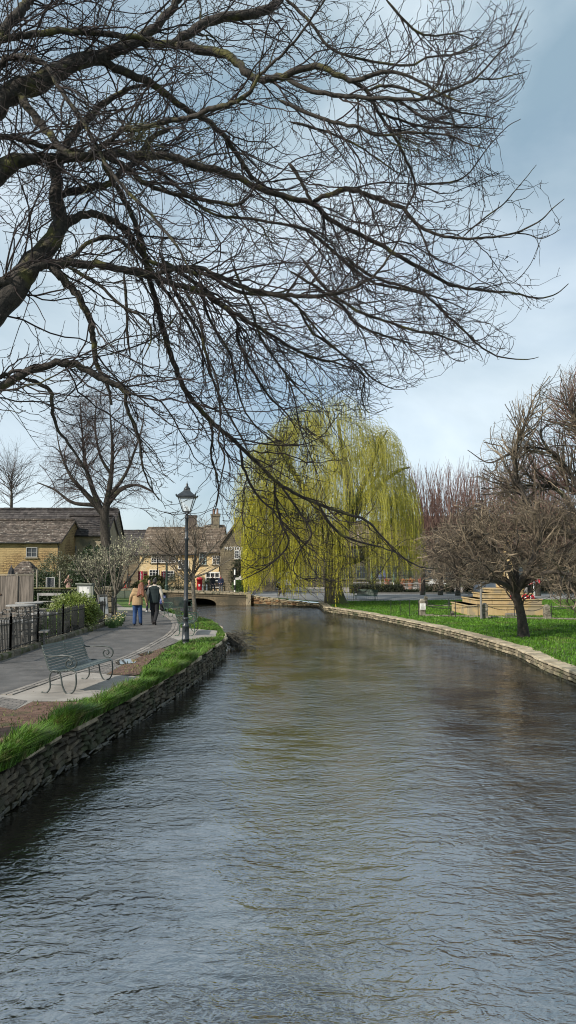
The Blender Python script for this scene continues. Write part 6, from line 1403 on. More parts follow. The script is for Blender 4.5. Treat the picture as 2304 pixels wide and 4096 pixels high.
def far_loc(px, y): p = D(px, 2350, y); return Vector((p.x, y, H(p.x, y)))
person('man in navy jacket and grey trousers standing just behind the bridge parapet', far_loc(883, 66), yaw(0, -1), 1.68, (.022, .028, .055), (.14, .135, .13), None, 0, (.05, .04, .03), dict(wL=(-.12, .14, 1.02), wR=(.12, .14, 1.02)), loose=1.18, scarf=(.45, .03, .03))
person('person in black coat sitting on a bench behind the bridge, left of the navy jacket', far_loc(850, 68), yaw(.3, -1), 1.70, (.012, .012, .014), (.03, .03, .035), (.02, .018, .016), 0, (.03, .03, .03), dict(hL=(-.09, 0, .95), kL=(-.12, .30, .80), aL=(-.12, .32, .38), tL=(-.12, .45, .34), kR=(.12, .30, .80), aR=(.12, .32, .38), tR=(.12, .45, .34), wL=(-.12, .26, .95), wR=(.12, .26, .95)), loose=1.2)
person('distant person in long black clothes on the far road, left of the hedge mound', far_loc(515, 84), yaw(.2, 1), 1.72, (.010, .010, .011), (.010, .010, .011), (.02, .015, .012), 0, loose=1.15)
person('man with bare bald head and dark coat beneath the willow strands', far_loc(1010, 68), yaw(.4, -1), 1.7, (.03, .03, .035), (.06, .06, .07), (.06, .04, .03), 0, loose=1.1)

# ---- pushchair
b = G(652, 2452); root = empty('pushchair', b, 'black pushchair with khaki quilted hood and blue patterned liner', 'pushchair'); root.rotation_euler.z = R(10)
mk = mat('khaki_quilt', (.16, .135, .085), (.26, .22, .14), 6, .9, .5, 20); md = mat('black_cloth', 0)
c = MB(); 
for i in range(7):
    a = R(-10+i*22); c.tube([(-.22, math.cos(a)*.30-.05, .78+math.sin(a)*.30), (.22, math.cos(a)*.30-.05, .78+math.sin(a)*.30)], .05, 8)
fuse(c, 'hood', mk, root, .02)
c = MB(); caps(c, (0, -.25, .45), (0, .20, .85), .19, .17, .7); fuse(c, 'seat', md, root, .02)
c = MB(); caps(c, (-.06, -.30, .55), (.02, -.02, .78), .13, .12, .6); fuse(c, 'liner', mat('blue_pattern', (.02, .03, .16), (.35, .37, .5), 22, .8, stops=(.52, .56)), root, .016)
c = MB(); caps(c, (0, -.1, .25), (0, .12, .28), .17, .15, .7); fuse(c, 'basket', md, root, .02)
c = MB()
for sx in (-1, 1): c.tube([(sx*.22, -.38, .10), (sx*.20, .10, .60), (sx*.19, .40, 1.02)], .014, 6); c.tube([(sx*.22, .30, .12), (sx*.20, .05, .55)], .014, 6)
c.tube([(-.19, .40, 1.02), (.19, .40, 1.02)], .018, 8); c.build('frame', m_iron, root)
for x_, y_, r_ in ((-.22, -.38, .10), (.22, -.38, .10), (-.24, .30, .13), (.24, .30, .13)):
    c = MB(); pts = [(x_, y_+math.cos(t)*r_*.85, r_+math.sin(t)*r_*.85) for t in np.linspace(0, math.tau, 20)]; c.tube(pts, r_*.15, 6, False)
    for t in range(6): c.tube([(x_, y_, r_), (x_, y_+math.cos(t)*r_*.8, r_+math.sin(t)*r_*.8)], .006, 4)
    c.build('wheel', m_iron, root)

# ---- far street furniture, left
def banner(px0, px1, pt, pb_, y, lab, seed):
    r_ = random.Random(seed); xm = X((px0+px1)/2, y); zb_ = H(xm, y); w_ = (px1-px0)*y/F; zt, zl = Z(pt, y)-zb_, Z(pb_, y)-zb_
    root = empty('feather_banner', (xm, y, zb_), lab, 'banner'); c = MB(); c.box((0, 0, (zt+zl)/2), (w_, .03, zt-zl)); c.build('banner_panel', mat('crimson_print', (.42, .005, .04), (.5, .01, .055), 3, .6), root)
    c = MB(); n = 5
    for i in range(n):
        z = zt-.18-i*(zt-zl-.3)/(n-1); ww = w_*r_.uniform(.25, .5); c.box((0, -.022, z), (ww, .012, .07)); c.box((0, -.022, z+.08), (ww*.5, .012, .06)); c.box((0, -.022, z-.07), (ww*.8, .012, .025))
    c.build('print', mat('white_paint', 0), root)
    for sx in (-1, 1): MB().box((sx*(w_/2+.03), .03, zt/2), (.05, .05, zt+.05)).build('pole', m_iron, root)
banner(557, 572, 2285, 2321, 70, 'left red banner with white symbols in front of the cream row', 1)
banner(649, 664, 2286, 2336, 69, 'right red banner with white symbols beside the dark green pole', 2)
y = 73; xm = X(584, y); root = empty('poster_board', (xm, y, H(xm, y)), 'red framed poster board right of the left red banner', 'sign'); zt, zl = Z(2283, y)-.5, Z(2308, y)-.5
c = MB(); c.box((0, 0, (zt+zl)/2), (.4, .04, zt-zl)); c.build('board', mat('crimson_print', 0), root); c = MB(); c.box((0, -.03, zt-.15), (.25, .02, .12)); c.box((0, -.03, zl+.15), (.28, .02, .12)); c.build('print', mat('amber_print', (.6, .4, .15), (.7, .6, .4), 9), root); MB().box((0, .04, zl/2), (.05, .05, zl)).build('pole', m_iron, root)
def column(px, pt, pb_, y, r_, lab, m=m_iron, top=True):
    xm = X(px, y); zb_ = H(xm, y); h = Z(pt, y)-zb_; root = empty('pole', (xm, y, zb_), lab, 'pole'); MB().lathe([(r_*1.5, 0), (r_*1.5, .8), (r_, .9), (r_*.8, h)], n=12).build('shaft', m, root)
    if top: MB().lathe([(r_*1.4, h), (r_*1.8, h+.06), (r_*.5, h+.18)], n=10).build('cap', m, root)
column(668, 2230, 2365, 60.5, .10, 'thick dark green pole rising from the bridge left of the lamp post', mat('pole_green', (.01, .03, .022), (.02, .045, .035), 5, .5))
column(632, 2215, 2300, 72, .06, 'thin black pole in front of the cream row windows'); column(514, 2270, 2350, 80, .08, 'short black pole beside the distant person in black')
# post box
y = 69; xm = X(800, y); root = empty('post_box', (xm, y, H(xm, y)), 'bright red pillar post box behind the bridge, left of the white shop front', 'post box'); mr_ = mat('post_red', (.50, .012, .02), (.58, .02, .03), 4, .35); zt = Z(2308, y)-H(xm, y)
MB().lathe([(.28, 0), (.28, .15), (.25, .18), (.25, zt-.28), (.30, zt-.26), (.30, zt-.18), (.24, zt-.08), (.1, zt-.01), (.0, zt)], n=20).build('body', mr_, root, True); MB().box((0, -.255, zt-.45), (.22, .02, .05)).build('slot', m_iron, root); MB().box((0, -.256, zt-.75), (.16, .02, .2)).build('collection_plate', m_white, root)
for lab, px, y in (('short white bollard right of the post box', 812, 66), ('short white bollard by the black coated sitter', 828, 67)):
    xm = X(px, y); root = empty('bollard', (xm, y, H(xm, y)), lab, 'bollard', 'white bollards behind the bridge'); h = Z(2338, y)-H(xm, y); MB().lathe([(.07, 0), (.065, h-.08), (.05, h-.02), (.0, h)], n=10).build('shaft', m_white, root); MB().lathe([(.072, h-.25), (.072, h-.18)], n=10).build('band', m_iron, root)
# bench for the sitters
xm = X(860, 68.4); root = empty('street_bench', (xm, 68.5, H(xm, 68.5)), 'dark wooden bench behind the bridge parapet under the sitter', 'bench'); c = MB()
for y_ in (-.15, 0, .15): c.box((0, y_, .50), (1.9, .12, .04))
c.build('seat', mat('brown_wood', (.06, .04, .025), (.11, .08, .05), 6), root); c = MB()
for z_ in (.68, .82, .96): c.box((0, .26, z_), (1.9, .03, .09))
c.build('backrest', mat('brown_wood', 0), root)
for x_ in (-.9, .9): MB().box((x_, .05, .34), (.07, .5, .68)).build('leg', mat('brown_wood', 0), root)
# striped signpost with white finger board
y = 60.9; xm = X(940, y); zb_ = H(xm, y); root = empty('signpost', (xm, y, zb_), 'black and white striped signpost with a white finger board near the willow', 'signpost'); h = Z(2278, y)-zb_; k = 5
for i in range(k):
    z0, z1 = h*i/k, h*(i+1)/k; MB().lathe([(.07, z0), (.07, z1)], n=10).build('band', m_white if i % 2 == 0 else m_iron, root)
MB().lathe([(.085, h), (.085, h+.03), (.03, h+.09)], n=10).build('cap', m_iron, root)
zf = Z(2314, y)-zb_; c = MB(); c.box((.30+.0, -.04, zf), (.56, .035, .17)); c.lathe([(.12, -.02), (.12, .02)], (0, 0, 0), 16)
c = MB(); c.box((.36, -.09, zf), (.6, .03, .18)); pts_ = [(.5+.14*math.cos(t), zf+.09+.13*math.sin(t)) for t in np.linspace(0, math.pi, 10)]; c.prism(pts_, -.105, -.075); fo = c.build('finger_board', m_white, root)
c = MB(); c.lathe([(.045, 0), (.045, .004)], (0, 0, 0), 12); c = MB(); c.tube([(.5, -.112, zf+.13), (.5, -.116, zf+.13)], .045, 12); c.build('emblem', mat('dark_print', 0), fo); c = MB()
for i in range(7): c.box((.12+i*.065, -.112, zf-.02), (.045, .006, .045))
c.build('lettering', mat('dark_print', 0), fo)
# traffic cone and red machine
y = 74; xm = X(450, y); root = empty('traffic_cone', (xm, y, H(xm, y)), 'orange-red traffic cone on the far road at left', 'cone'); zt = Z(2318, y)-H(xm, y); mo_ = mat('cone_red', (.55, .05, .03), (.6, .07, .04), 4, .5)
c = MB(); c.box((0, 0, .03), (.5, .5, .06)); c.lathe([(.19, .06), (.15, zt*.4), (.09, zt*.75), (.04, zt)], n=16); c.build('cone', mo_, root); MB().lathe([(.152, zt*.42), (.115, zt*.62)], n=16).build('reflective_band', m_white, root)
y = 78; xm = X(490, y); root = empty('mobility_scooter', (xm, y, H(xm, y)), 'small red mobility scooter parked left of the distant person', 'scooter'); c = MB(); c.bevbox((0, 0, .3), (1.1, .5, .16), .05); c.bevbox((-.35, 0, .55), (.3, .44, .4), .08); c.tube([(.42, 0, .35), (.3, 0, .95)], .04, 8); c.build('body', mr_, root)
c = MB(); c.bevbox((-.25, 0, .62), (.42, .46, .1), .03); c.bevbox((-.46, 0, .92), (.1, .46, .55), .03, ); c.build('seat', md, root); MB().tube([(.28, -.25, .97), (.28, .25, .97)], .02, 8).build('handlebar', m_iron, root)
for x_, y_ in ((-.4, -.27), (-.4, .27), (.42, -.2), (.42, .2)): MB().tube([(x_, y_-.05, .15), (x_, y_+.05, .15)], .15, 14).build('wheel', m_iron, root)
# garden lights/terrace tubs right of cone left out; parked vehicle under the willow
y = 80; xm = X(1091, y); root = empty('parked_van', (xm, y, H(xm, y)), 'dark parked van glimpsed through the gap in the willow strands', 'van'); k = y/F; W_ = 62*k; zt = Z(2286, y)-H(xm, y)
c = MB(); c.bevbox((0, 2.2, zt*.36), (W_, 4.4, zt*.42), .12); c.bevbox((0, 2.6, zt*.73), (W_*.9, 3.4, zt*.42), .2); c.build('body', mat('dark_car_paint', (.02, .024, .03), (.03, .034, .04), 2, .25, coat=.6), root)
MB().bevbox((0, .85, zt*.74), (W_*.76, .12, zt*.30), .04).build('windscreen', m_win, root); MB().bevbox((0, 2.6, zt*.955), (W_*.8, 3.0, .07), .03).build('roof', m_white, root)
c = MB(); 
for i in range(4): c.box((0, -.03, zt*(.32+.05*i)), (W_*.5, .04, .03))
c.build('grille', mat('chrome', (.5, .5, .5), None, 4, .25, metal=1), root)
for sx in (-1, 1):
    MB().bevbox((sx*W_*.38, -.02, zt*.42), (.24, .08, .16), .03).build('headlight', mat('headlight_glass', (.7, .72, .74), None, 3, .1), root)
    for yy in (.8, 3.5): MB().tube([(sx*(W_/2-.2), yy, .34), (sx*(W_/2+.01), yy, .34)], .34, 18).build('wheel', m_iron, root)
MB().box((0, -.05, zt*.22), (.5, .03, .12)).build('number_plate', mat('plate_yellow', (.6, .5, .12)), root)
# second light-coloured vehicle
y = 86; xm = X(1140, y); root = empty('parked_car', (xm, y, H(xm, y)), 'pale silver car roof showing behind the willow strands beside the van', 'car'); zt = Z(2272, y)-H(xm, y); c = MB(); c.bevbox((0, 2, .65), (1.75, 4.2, .7), .15); c.bevbox((0, 2.1, 1.2), (1.5, 2.3, zt-.9), .25); c.build('body', mat('silver_paint', (.5, .52, .55), (.55, .57, .6), 2, .25), root); MB().bevbox((0, 1.0, 1.25), (1.3, .15, .4), .05).build('windscreen', m_win, root)
for sx in (-1, 1):
    for yy in (.8, 3.3): MB().tube([(sx*.7, yy, .31), (sx*.9, yy, .31)], .31, 16).build('wheel', m_iron, root)
# dog
p = D(1126, 2366, 59.5); zd = H(p.x, 59.5); root = empty('dog', (p.x, 59.5, zd), 'dark brown dog standing on the paving in front of the willow', 'dog'); root.rotation_euler.z = R(-25); c = MB()
caps(c, (.22, 0, .42), (-.20, 0, .43), .115, .085); caps(c, (.25, 0, .46), (.38, 0, .62), .075, .055); caps(c, (.38, 0, .63), (.52, 0, .60), .06, .032)
for sy in (-1, 1):
    caps(c, (.22, sy*.06, .38), (.21, sy*.065, .22), .05, .028); caps(c, (.21, sy*.065, .22), (.23, sy*.065, .03), .026, .02); caps(c, (-.18, sy*.06, .40), (-.14, sy*.065, .26), .06, .035); caps(c, (-.14, sy*.065, .26), (-.22, sy*.065, .15), .03, .022); caps(c, (-.22, sy*.065, .15), (-.20, sy*.065, .03), .021, .02); caps(c, (.37, sy*.05, .67), (.36, sy*.065, .60), .02, .012)
caps(c, (-.25, 0, .46), (-.42, 0, .58), .022, .012); fuse(c, 'body', mat('dark_fur', (.02, .013, .008), (.07, .045, .03), 10, .9, .5, 40), root, .012, 1)

# ================================================================== RIGHT BANK
# wire fence along the road edge
rootw = empty('wire_fence', (edgeR[0].x, edgeR[0].y, .33), 'green bow-topped wire fence along the far edge of the lawn', 'fence'); o = Vector((edgeR[0].x, edgeR[0].y, .33)); c = MB(); m_wire = mat('green_wire', (.05, .10, .075), (.09, .15, .11), 4, .5)
pts = [v for v in edgeR[:-1]]
for i in range(len(pts)-1):
    a, b = pts[i], pts[i+1]; L = (b-a).length; k = int(L/.155)
    for j in range(k):
        p = a.lerp(b, j/k); q = a.lerp(b, (j+1)/k); zz_ = H(p.x, p.y)-.33; c.tube([(p.x-o.x, p.y-o.y, zz_), (p.x-o.x, p.y-o.y, zz_+.60), ((p.x+q.x)/2-o.x, (p.y+q.y)/2-o.y, zz_+.68), (q.x-o.x, q.y-o.y, zz_+.60)], .0055, 3, False)
    for zz_ in (.15, .5): c.tube([(a.x-o.x, a.y-o.y, zz_+H(a.x, a.y)-.33), (b.x-o.x, b.y-o.y, zz_+H(b.x, b.y)-.33)], .005, 3, False)
c.build('mesh', m_wire, rootw); 
for i in range(len(pts)-1):
    a, b = pts[i], pts[i+1]; k = max(1, int((b-a).length/3))
    for j in range(k): p = a.lerp(b, j/k); MB().tube([(p.x-o.x, p.y-o.y, -.02), (p.x-o.x, p.y-o.y, .8)], .022, 6).build('post', m_green, rootw)
b = D(1332, 2400, 53.5); root = empty('fence_post', (b.x, 53.5, H(b.x, 53.5)), 'bright green fence post beside the willow trunk', 'post'); MB().tube([(0, 0, -.05), (0, 0, .95)], .05, 8).build('shaft', mat('bright_green', (.01, .12, .07), (.02, .16, .09), 4, .5), root); MB().lathe([(.06, .95), (.06, .98), (.02, 1.01)], n=8).build('cap', m_green, root)
# iron fence posts with braces
yk = G(1690, 2463, .33).y
for i, (px, pt, lab) in enumerate(((1564, 2402, 'first thin black fence stake on the lawn, nearest the river'), (1601, 2402, 'second thin black fence stake from the river, with crossed braces'), (1638, 2402, 'third thin black fence stake from the river, with crossed braces'), (1674, 2402, 'black fence stake against the stone post with the notice'))):
    b = G(px, 2463, .33); root = empty('fence_stake', b, lab, 'fence stake', 'thin black stakes left of the notice'); h = Z(pt, b.y)-.33; MB().lathe([(.016, -.05), (.016, h), (.022, h+.01), (.003, h+.05)], n=6).build('bar', m_iron, root)
    if i in (1, 2): c = MB(); c.tube([(0, 0, h*.38), (.46, 0, 0)], .008, 5); c.tube([(0, 0, .02), (.46, 0, h*.38)], .008, 5); c.tube([(0, 0, h*.45), (.46, 0, h*.45)], .005, 5); c.build('brace', m_iron, root)
# stone posts
m_lich = mat('lichened_stone', (.10, .09, .065), (.25, .22, .17), 6, .95, .8, 25, third=(.45, .44, .38), tscale=7, tpos=(.62, .68))
def spost(lab, px, pb_, pt, w_, z=.33, sign=False):
    b = G(px, pb_, z); k = b.y/F; h = Z(pt, b.y)-z; ww = w_*k; root = empty('stone_post', b, lab, 'stone post', 'stone posts round the memorial'); c = MB(); n = 4
    for i in range(n): c.bevbox((random.uniform(-.01, .01), 0, h*(i+.5)/n), (ww*(1-.03*i), ww*.9, h/n+.01), .03, None, .015)
    c.build('shaft', m_lich, root); c = MB(); c.blob((0, 0, h+.01), (ww*.42, ww*.4, .07), 10, 6, .06); c.build('cap', m_lich, root)
    if sign:
        c = MB(); c.box((0, -ww*.5-.02, h*.62), (ww*.88, .02, h*.40)); so_ = c.build('notice', m_white, root); c = MB()
        for i in range(6): c.box((0, -ww*.5-.033, h*.78-i*h*.058), (ww*random.uniform(.4, .7), .004, .014))
        c.build('lettering', mat('dark_print', 0), so_)
    return root, b, h
P_ = [spost('stone post carrying a white notice, nearest the river', 1689, 2463, 2402, 25, sign=True), spost('mottled stone post left of the memorial, beside the wooden stake', 1938, 2474, 2418, 26), spost('mottled stone post right of the lawn tree', 2188, 2474, 2424, 26),
      spost('small dark stone post in the back row left of the memorial', 1893, 2424, 2394, 18), spost('dark stone post in the back row behind the notice post', 1704, 2424, 2388, 14), spost('small broken stone stub on the kerb line', 1809, 2466, 2450, 18)]
def chain(lab, a, b, sag, z=.33):
    root = empty('chain', a, lab, 'chain', 'black chains round the memorial'); c = MB(); n = 34; d = b-a; links_ = []
    for i in range(n+1):
        t = i/n; links_.append(d*t+Vector((0, 0, -4*sag*t*(1-t))))
    for i in range(n):
        p, q = links_[i], links_[i+1]; t = (q-p); e_ = t.normalized(); s_ = Vector((0, 0, 1)) if i % 2 else Vector((0, 1, 0)); m_ = (p+q)/2
        c.tube([m_-e_*t.length*.6, m_-e_*t.length*.2+s_*.018, m_+e_*t.length*.2+s_*.018, m_+e_*t.length*.6, m_+e_*t.length*.2-s_*.018, m_-e_*t.length*.2-s_*.018, m_-e_*t.length*.6], .010, 4, False)
    c.build('links', m_iron, root)
def pp_(px, py, z=.33, pyb=2468): b = G(px, pyb, z); q = D(px, py, b.y); return q
chain('front chain from the notice post to the leaning stakes', pp_(1702, 2405), pp_(1802, 2408), .20); chain('front chain sagging left of the memorial', pp_(1812, 2432), pp_(1925, 2420), .05); chain('front chain hanging across the memorial steps', pp_(1945, 2422), pp_(2062, 2436), .12)
chain('lower front chain right of the notice post', pp_(1702, 2420), pp_(1806, 2432), .08); chain('front chain from the lawn tree to the right stone post', pp_(2100, 2440), pp_(2180, 2425), .12); chain('front chain right of the right stone post', pp_(2200, 2425), pp_(2330, 2410), .2); chain('back chain left of the memorial', pp_(1815, 2404, pyb=2424), pp_(1888, 2396, pyb=2424), .10)
for lab, px, pt, ln in (('leaning black iron stake by the broken stub', 1806, 2396, -.12), ('upright black iron stake right of the broken stub', 1822, 2402, .0), ('black iron stake beside the left stone post', 1913, 2418, 0), ('black iron stake at the foot of the steps left of the lawn tree', 2058, 2430, 0), ('black iron stake right of the right stone post', 2206, 2416, 0), ('back row black stake behind the chains', 1796, 2398, 0), ('far right black stake on the lawn edge', 2300, 2405, 0)):
    b = G(px, 2470, .33); h = Z(pt, b.y)-.33; root = empty('iron_stake', b, lab, 'stake', 'iron stakes round the memorial'); c = MB(); c.tube([(0, 0, -.05), (ln*.5, 0, h*.5), (ln, 0, h)], .018, 6); c.build('bar', m_iron, root); MB().blob((ln, 0, h+.01), .026).build('knob', m_iron, root)
b = G(1926, 2478, .3); h = Z(2322, b.y)-.3; root = empty('wooden_stake', b, 'tall weathered wooden stake in the lawn left of the memorial', 'stake'); c = MB(); c.tube([(0, 0, -.05), (-.01, 0, h*.3), (.0, 0, h*.7), (0, 0, h)], [.065, .055, .06, .055], 9); c.build('shaft', m_woodg, root); MB().lathe([(.055, h), (.03, h+.03)], n=8).build('top', m_woodg, root)
# kerb line in front
ck = MB(); a, bb2 = G(1700, 2463, .33), G(2420, 2482, .33); d = bb2-a; k = int(d.length/.45)
for i in range(k):
    p = a+d*((i+.5)/k); ck.bevbox((p.x, p.y, H(p.x, p.y)+.03), (d.length/k-.01, .18, .13), .02, None, .012)
rk = empty('kerb_stones', a, 'low speckled kerb line dividing lawn and memorial', 'kerb'); o_ = ck.build('stones', m_lich); o_.location = -a; o_.parent = rk
ck = MB(); a, bb2 = G(1700, 2426, .33), G(2420, 2430, .33); d = bb2-a; k = int(d.length/.5)
for i in range(k):
    p = a+d*((i+.5)/k); ck.bevbox((p.x, p.y, H(p.x, p.y)+.02), (d.length/k-.01, .18, .12), .02, None, .012)
rk = empty('kerb_stones', a, 'low speckled kerb line behind the memorial', 'kerb'); o_ = ck.build('stones', m_lich); o_.location = -a; o_.parent = rk
# ---- memorial
b = G(2030, 2462, .33); root = empty('war_memorial', b, 'stepped honey-coloured stone war memorial base on the right lawn', 'memorial'); y = b.y; mm = mat('honey_stone', (.40, .28, .13), (.52, .38, .20), 2.2, .9, .5, 30, third=(.34, .27, .17), tscale=1.3, island=.08)
tiers = [(1869, 2180, 2454, 2421, 0), (1902, 2162, 2426, 2396, .42), (1932, 2126, 2400, 2373, .84), (1960, 2092, 2376, 2354, 1.2)]
zprev = -.05
for i, (pl, pr_, pb_, pt, off) in enumerate(tiers):
    yy = y+off; x0, x1 = X(pl, yy)-b.x, X(pr_, yy)-b.x; z1 = D(2030, pt, yy).z-.33; dep = (x1-x0)
    c = MB(); k = 4-(i > 1)
    for j in range(k): c.bevbox((x0+(x1-x0)*(j+.5)/k, off+(4.3-2*off)/2*.95, (zprev+z1)/2), ((x1-x0)/k-.004, (4.3-2*off)*.95, z1-zprev), .015)
    c.bevbox(((x0+x1)/2, off+(4.3-2*off)/2*.95, z1-.035), (x1-x0+.10, (4.3-2*off)*.95+.10, .07), .012); c.build('step', mm, root); zprev = z1+.006
mz = zprev; c = MB(); c.bevbox((X(2030, y+1.7)-b.x, 2.1, mz+.3), (.95, .95, .62), .05); c.lathe([(.40, mz+.6), (.33, mz+.75), (.28, mz+.8), (.24, mz+2.6)], (X(2040, y+1.7)-b.x, 2.1, 0), 8); c.build('shaft', mm, root)
# arch-shaped grey roadside shelter behind
y = 60; xm = X(2000, y); root = empty('arched_shelter', (xm, y, H(xm, y)), 'pale grey arched trailer canopy parked behind the memorial', 'trailer'); zt = Z(2320, y)-H(xm, y); w_ = 1.6; pts = [(-w_, 0)]+[(-w_*math.cos(t), .9+(zt-.9)*math.sin(t)) for t in np.linspace(0, math.pi, 14)]+[(w_, 0)]
c = MB(); c.prism(pts, 0, 2.4); c.build('shell', mat('grey_panel', (.26, .28, .32), (.34, .36, .4), 2, .5), root); c = MB(); 
for x_ in (-.2, .5): c.box((x_, -.02, zt*.5), (.03, .03, zt*.8))
c.build('seam', m_iron, root)
# wreaths
def wreath(lab, px, py, y, r_, tilt=.25, frame=True):
    p = D(px, py, y); root = empty('poppy_wreath', p-Vector((0, 0, r_)), lab, 'wreath', 'red poppy wreaths'); root.rotation_euler.x = -tilt; c = MB(); n = 20
    for i in range(n):
        t = i*math.tau/n; ce = Vector((math.cos(t)*r_*.74, 0, r_+math.sin(t)*r_*.74))
        for j in range(4): a = j*math.pi/2+t; q = ce+Vector((math.cos(a)*.03, -.03-.01*(i % 2), math.sin(a)*.03)); c.blob(q, (.034, .012, .034), 7, 5)
    c.build('poppies', mat('poppy_red', (.50, .005, .02), (.62, .02, .04), 8, .7, island=.3), root); c = MB()
    for i in range(n): t = i*math.tau/n; c.blob((math.cos(t)*r_*.74, -.05, r_+math.sin(t)*r_*.74), .014, 6, 5)
    c.build('centres', m_iron, root); c = MB(); c.tube([(math.cos(t)*r_*.7, 0, r_+math.sin(t)*r_*.7) for t in np.linspace(0, math.tau, 24)], .04, 8, False); c.build('ring', m_leafd, root); c = MB(); c.tube([(0, -.03, r_), (0, -.045, r_)], r_*.24, 14); c.build('badge', mat('white_paint', 0), root)
ym = G(2030, 2462, .33).y
wreath('poppy wreath with a white centre resting on the step right of the lawn tree', 2102, 2390, ym+.60, .17); wreath('poppy wreath half hidden behind the lawn tree trunk', 2052, 2391, ym+.62, .15); wreath('thin poppy wreath leaning edge-on at the right of the steps', 2127, 2390, ym+.75, .12)
c_ = D(2122, 2392, ym+.62); root = empty('card_sign', c_-Vector((0, 0, .18)), 'small black-edged card standing beside the wreaths', 'card'); MB().box((0, 0, .18), (.06, .03, .36)).build('backing', m_iron, root); MB().box((0, -.02, .18), (.03, .012, .24)).build('card', m_white, root)
q = G(2032, 2462, .33); root = empty('plaque', (q.x+.1, q.y-.32, .33), 'flat grey stone plaque lying at the foot of the steps', 'plaque'); MB().bevbox((0, 0, .06), (.62, .34, .14), .02).build('slab', m_lich, root); MB().box((0, -.0, .135), (.5, .24, .012)).build('inscription_plate', mat('slate_plate', (.1, .1, .11), (.15, .15, .16), 5), root)
# red flags with white lines on short poles
m_flag = mat('flag_cloth', (.50, .01, .025), (.62, .02, .04), 5, .7)
for lab, px, y, sg in (('left of the two crumpled red and white flags behind the lawn tree', 2123, 62, -1), ('right of the two crumpled red and white flags behind the lawn tree', 2147, 62.4, 1)):
    p = D(px, 2300, y); zb_ = H(p.x, y); root = empty('flag', (p.x, y, zb_), lab, 'flag', 'red flags behind the memorial'); zt, zl = Z(2302, y)-zb_, Z(2336, y)-zb_; MB().tube([(-.2*sg, 0, 0), (-.2*sg, 0, zt+.1)], .025, 6).build('pole', m_white, root)
    vs = []; nx, nz = 9, 8
    for i in range(nx):
        for j in range(nz): u, v = i/(nx-1), j/(nz-1); vs.append(((-.2+.45*u)*sg, .06*math.sin(u*9+v*3), zt-(zt-zl)*v-.1*u))
    c = MB(); c.add(vs+[(a, b_+.012, c2) for a, b_, c2 in vs], [(i*nz+j, i*nz+j+1, (i+1)*nz+j+1, (i+1)*nz+j) for i in range(nx-1) for j in range(nz-1)]+[(nx*nz+i*nz+j, nx*nz+(i+1)*nz+j, nx*nz+(i+1)*nz+j+1, nx*nz+i*nz+j+1) for i in range(nx-1) for j in range(nz-1)]); fo = c.build('cloth', m_flag, root, True)
    c = MB(); f_ = lambda u, v: Vector(((-.2+.45*u)*sg, .06*math.sin(u*9+v*3)-.008, zt-(zt-zl)*v-.1*u)); c.tube([f_(t, t) for t in np.linspace(0, 1, 10)], .022, 4); c.tube([f_(1-t, t) for t in np.linspace(0, 1, 10)], .022, 4); c.tube([f_(.5, t) for t in np.linspace(0, 1, 6)], .015, 4); c.build('white_cross', m_white, fo)
# kiosk with pale canopy
y = 73; xm = X(1745, y); zb_ = .5; root = empty('market_kiosk', (xm, y, zb_), 'small kiosk with pale canopy on posts between the dark hedges', 'kiosk'); zt = Z(2318, y)-zb_; zl = Z(2334, y)-zb_
c = MB(); c.add([(-.75, -.8, zl), (.75, -.8, zl), (.75, .8, zl), (-.75, .8, zl), (-.45, -.4, zt), (.45, -.4, zt), (.45, .4, zt), (-.45, .4, zt)], [(0, 3, 2, 1), (4, 5, 6, 7), (0, 1, 5, 4), (1, 2, 6, 5), (2, 3, 7, 6), (3, 0, 4, 7)]); c.build('canopy', mat('canvas', (.42, .42, .40), (.5, .5, .48), 3), root)
for x_ in (-.6, .6): 
    for y_ in (-.65, .65): MB().tube([(x_, y_, -.1), (x_, y_, zl)], .06, 8).build('post', mat('pale_post', (.35, .36, .33), (.42, .43, .4), 4), root)
c = MB(); c.box((0, 0, .45), (1.1, 1.2, .9)); c.build('counter', md, root)
# terrace across the road: picnic tables, parasols, pots
for i, (px, lab) in enumerate(((1647, 'picnic table behind the short low hedge'), (1500, 'picnic table on the terrace behind the long hedge'), (1576, 'picnic table on the terrace near the orange planter'), (1445, 'picnic table on the terrace nearest the willow trunk'), (1690, 'picnic table on the terrace right of the low hedge'))):
    y = 74 if i == 0 else 78+i*.3; xm = X(px, y); root = empty('picnic_table', (xm, y, .5), lab, 'picnic table', 'picnic tables across the road'); c = MB()
    for k in range(5): c.box((0, -.3+k*.15, .76), (1.7, .13, .04))
    c.build('tabletop', m_conctab, root)
    for sy in (-1, 1): c = MB(); c.box((0, sy*.68, .45), (1.7, .25, .04)); c.build('bench_seat', m_conctab, root)
    for sx in (-1, 1): c = MB(); c.box((sx*.6, 0, .42), (.06, 1.4, .08)); c.box((sx*.6, -.32, .38), (.07, .07, .85), rx=.45); c.box((sx*.6, .32, .38), (.07, .07, .85), rx=-.45); c.build('leg_frame', m_woodg, root)
for i, (px, col, lab) in enumerate(((1519, (.08, .10, .2), 'closed blue parasol on the terrace, the left one'), (1536, (.08, .10, .2), 'closed blue parasol on the terrace, the right one'), (1485, (.08, .13, .10), 'closed grey-green parasol left of the blue ones'), (1572, (.08, .13, .10), 'closed grey-green parasol right of the blue ones'))):
    y = 84+i*.3; xm = X(px, y); root = empty('closed_parasol', (xm, y, .5), lab, 'parasol', 'closed parasols on the terrace'); zt = Z(2278 if i < 2 else 2290, y)-.5; c = MB(); c.lathe([(.16, zt-1.1), (.2, zt-.8), (.12, zt-.3), (.02, zt)], n=9); c.build('canopy', mat('parasol_cloth_%d' % (i//2), col, tuple(v*1.3 for v in col), 4), root); MB().tube([(0, 0, -.1), (0, 0, zt-.9)], .03, 6).build('pole', m_white, root)
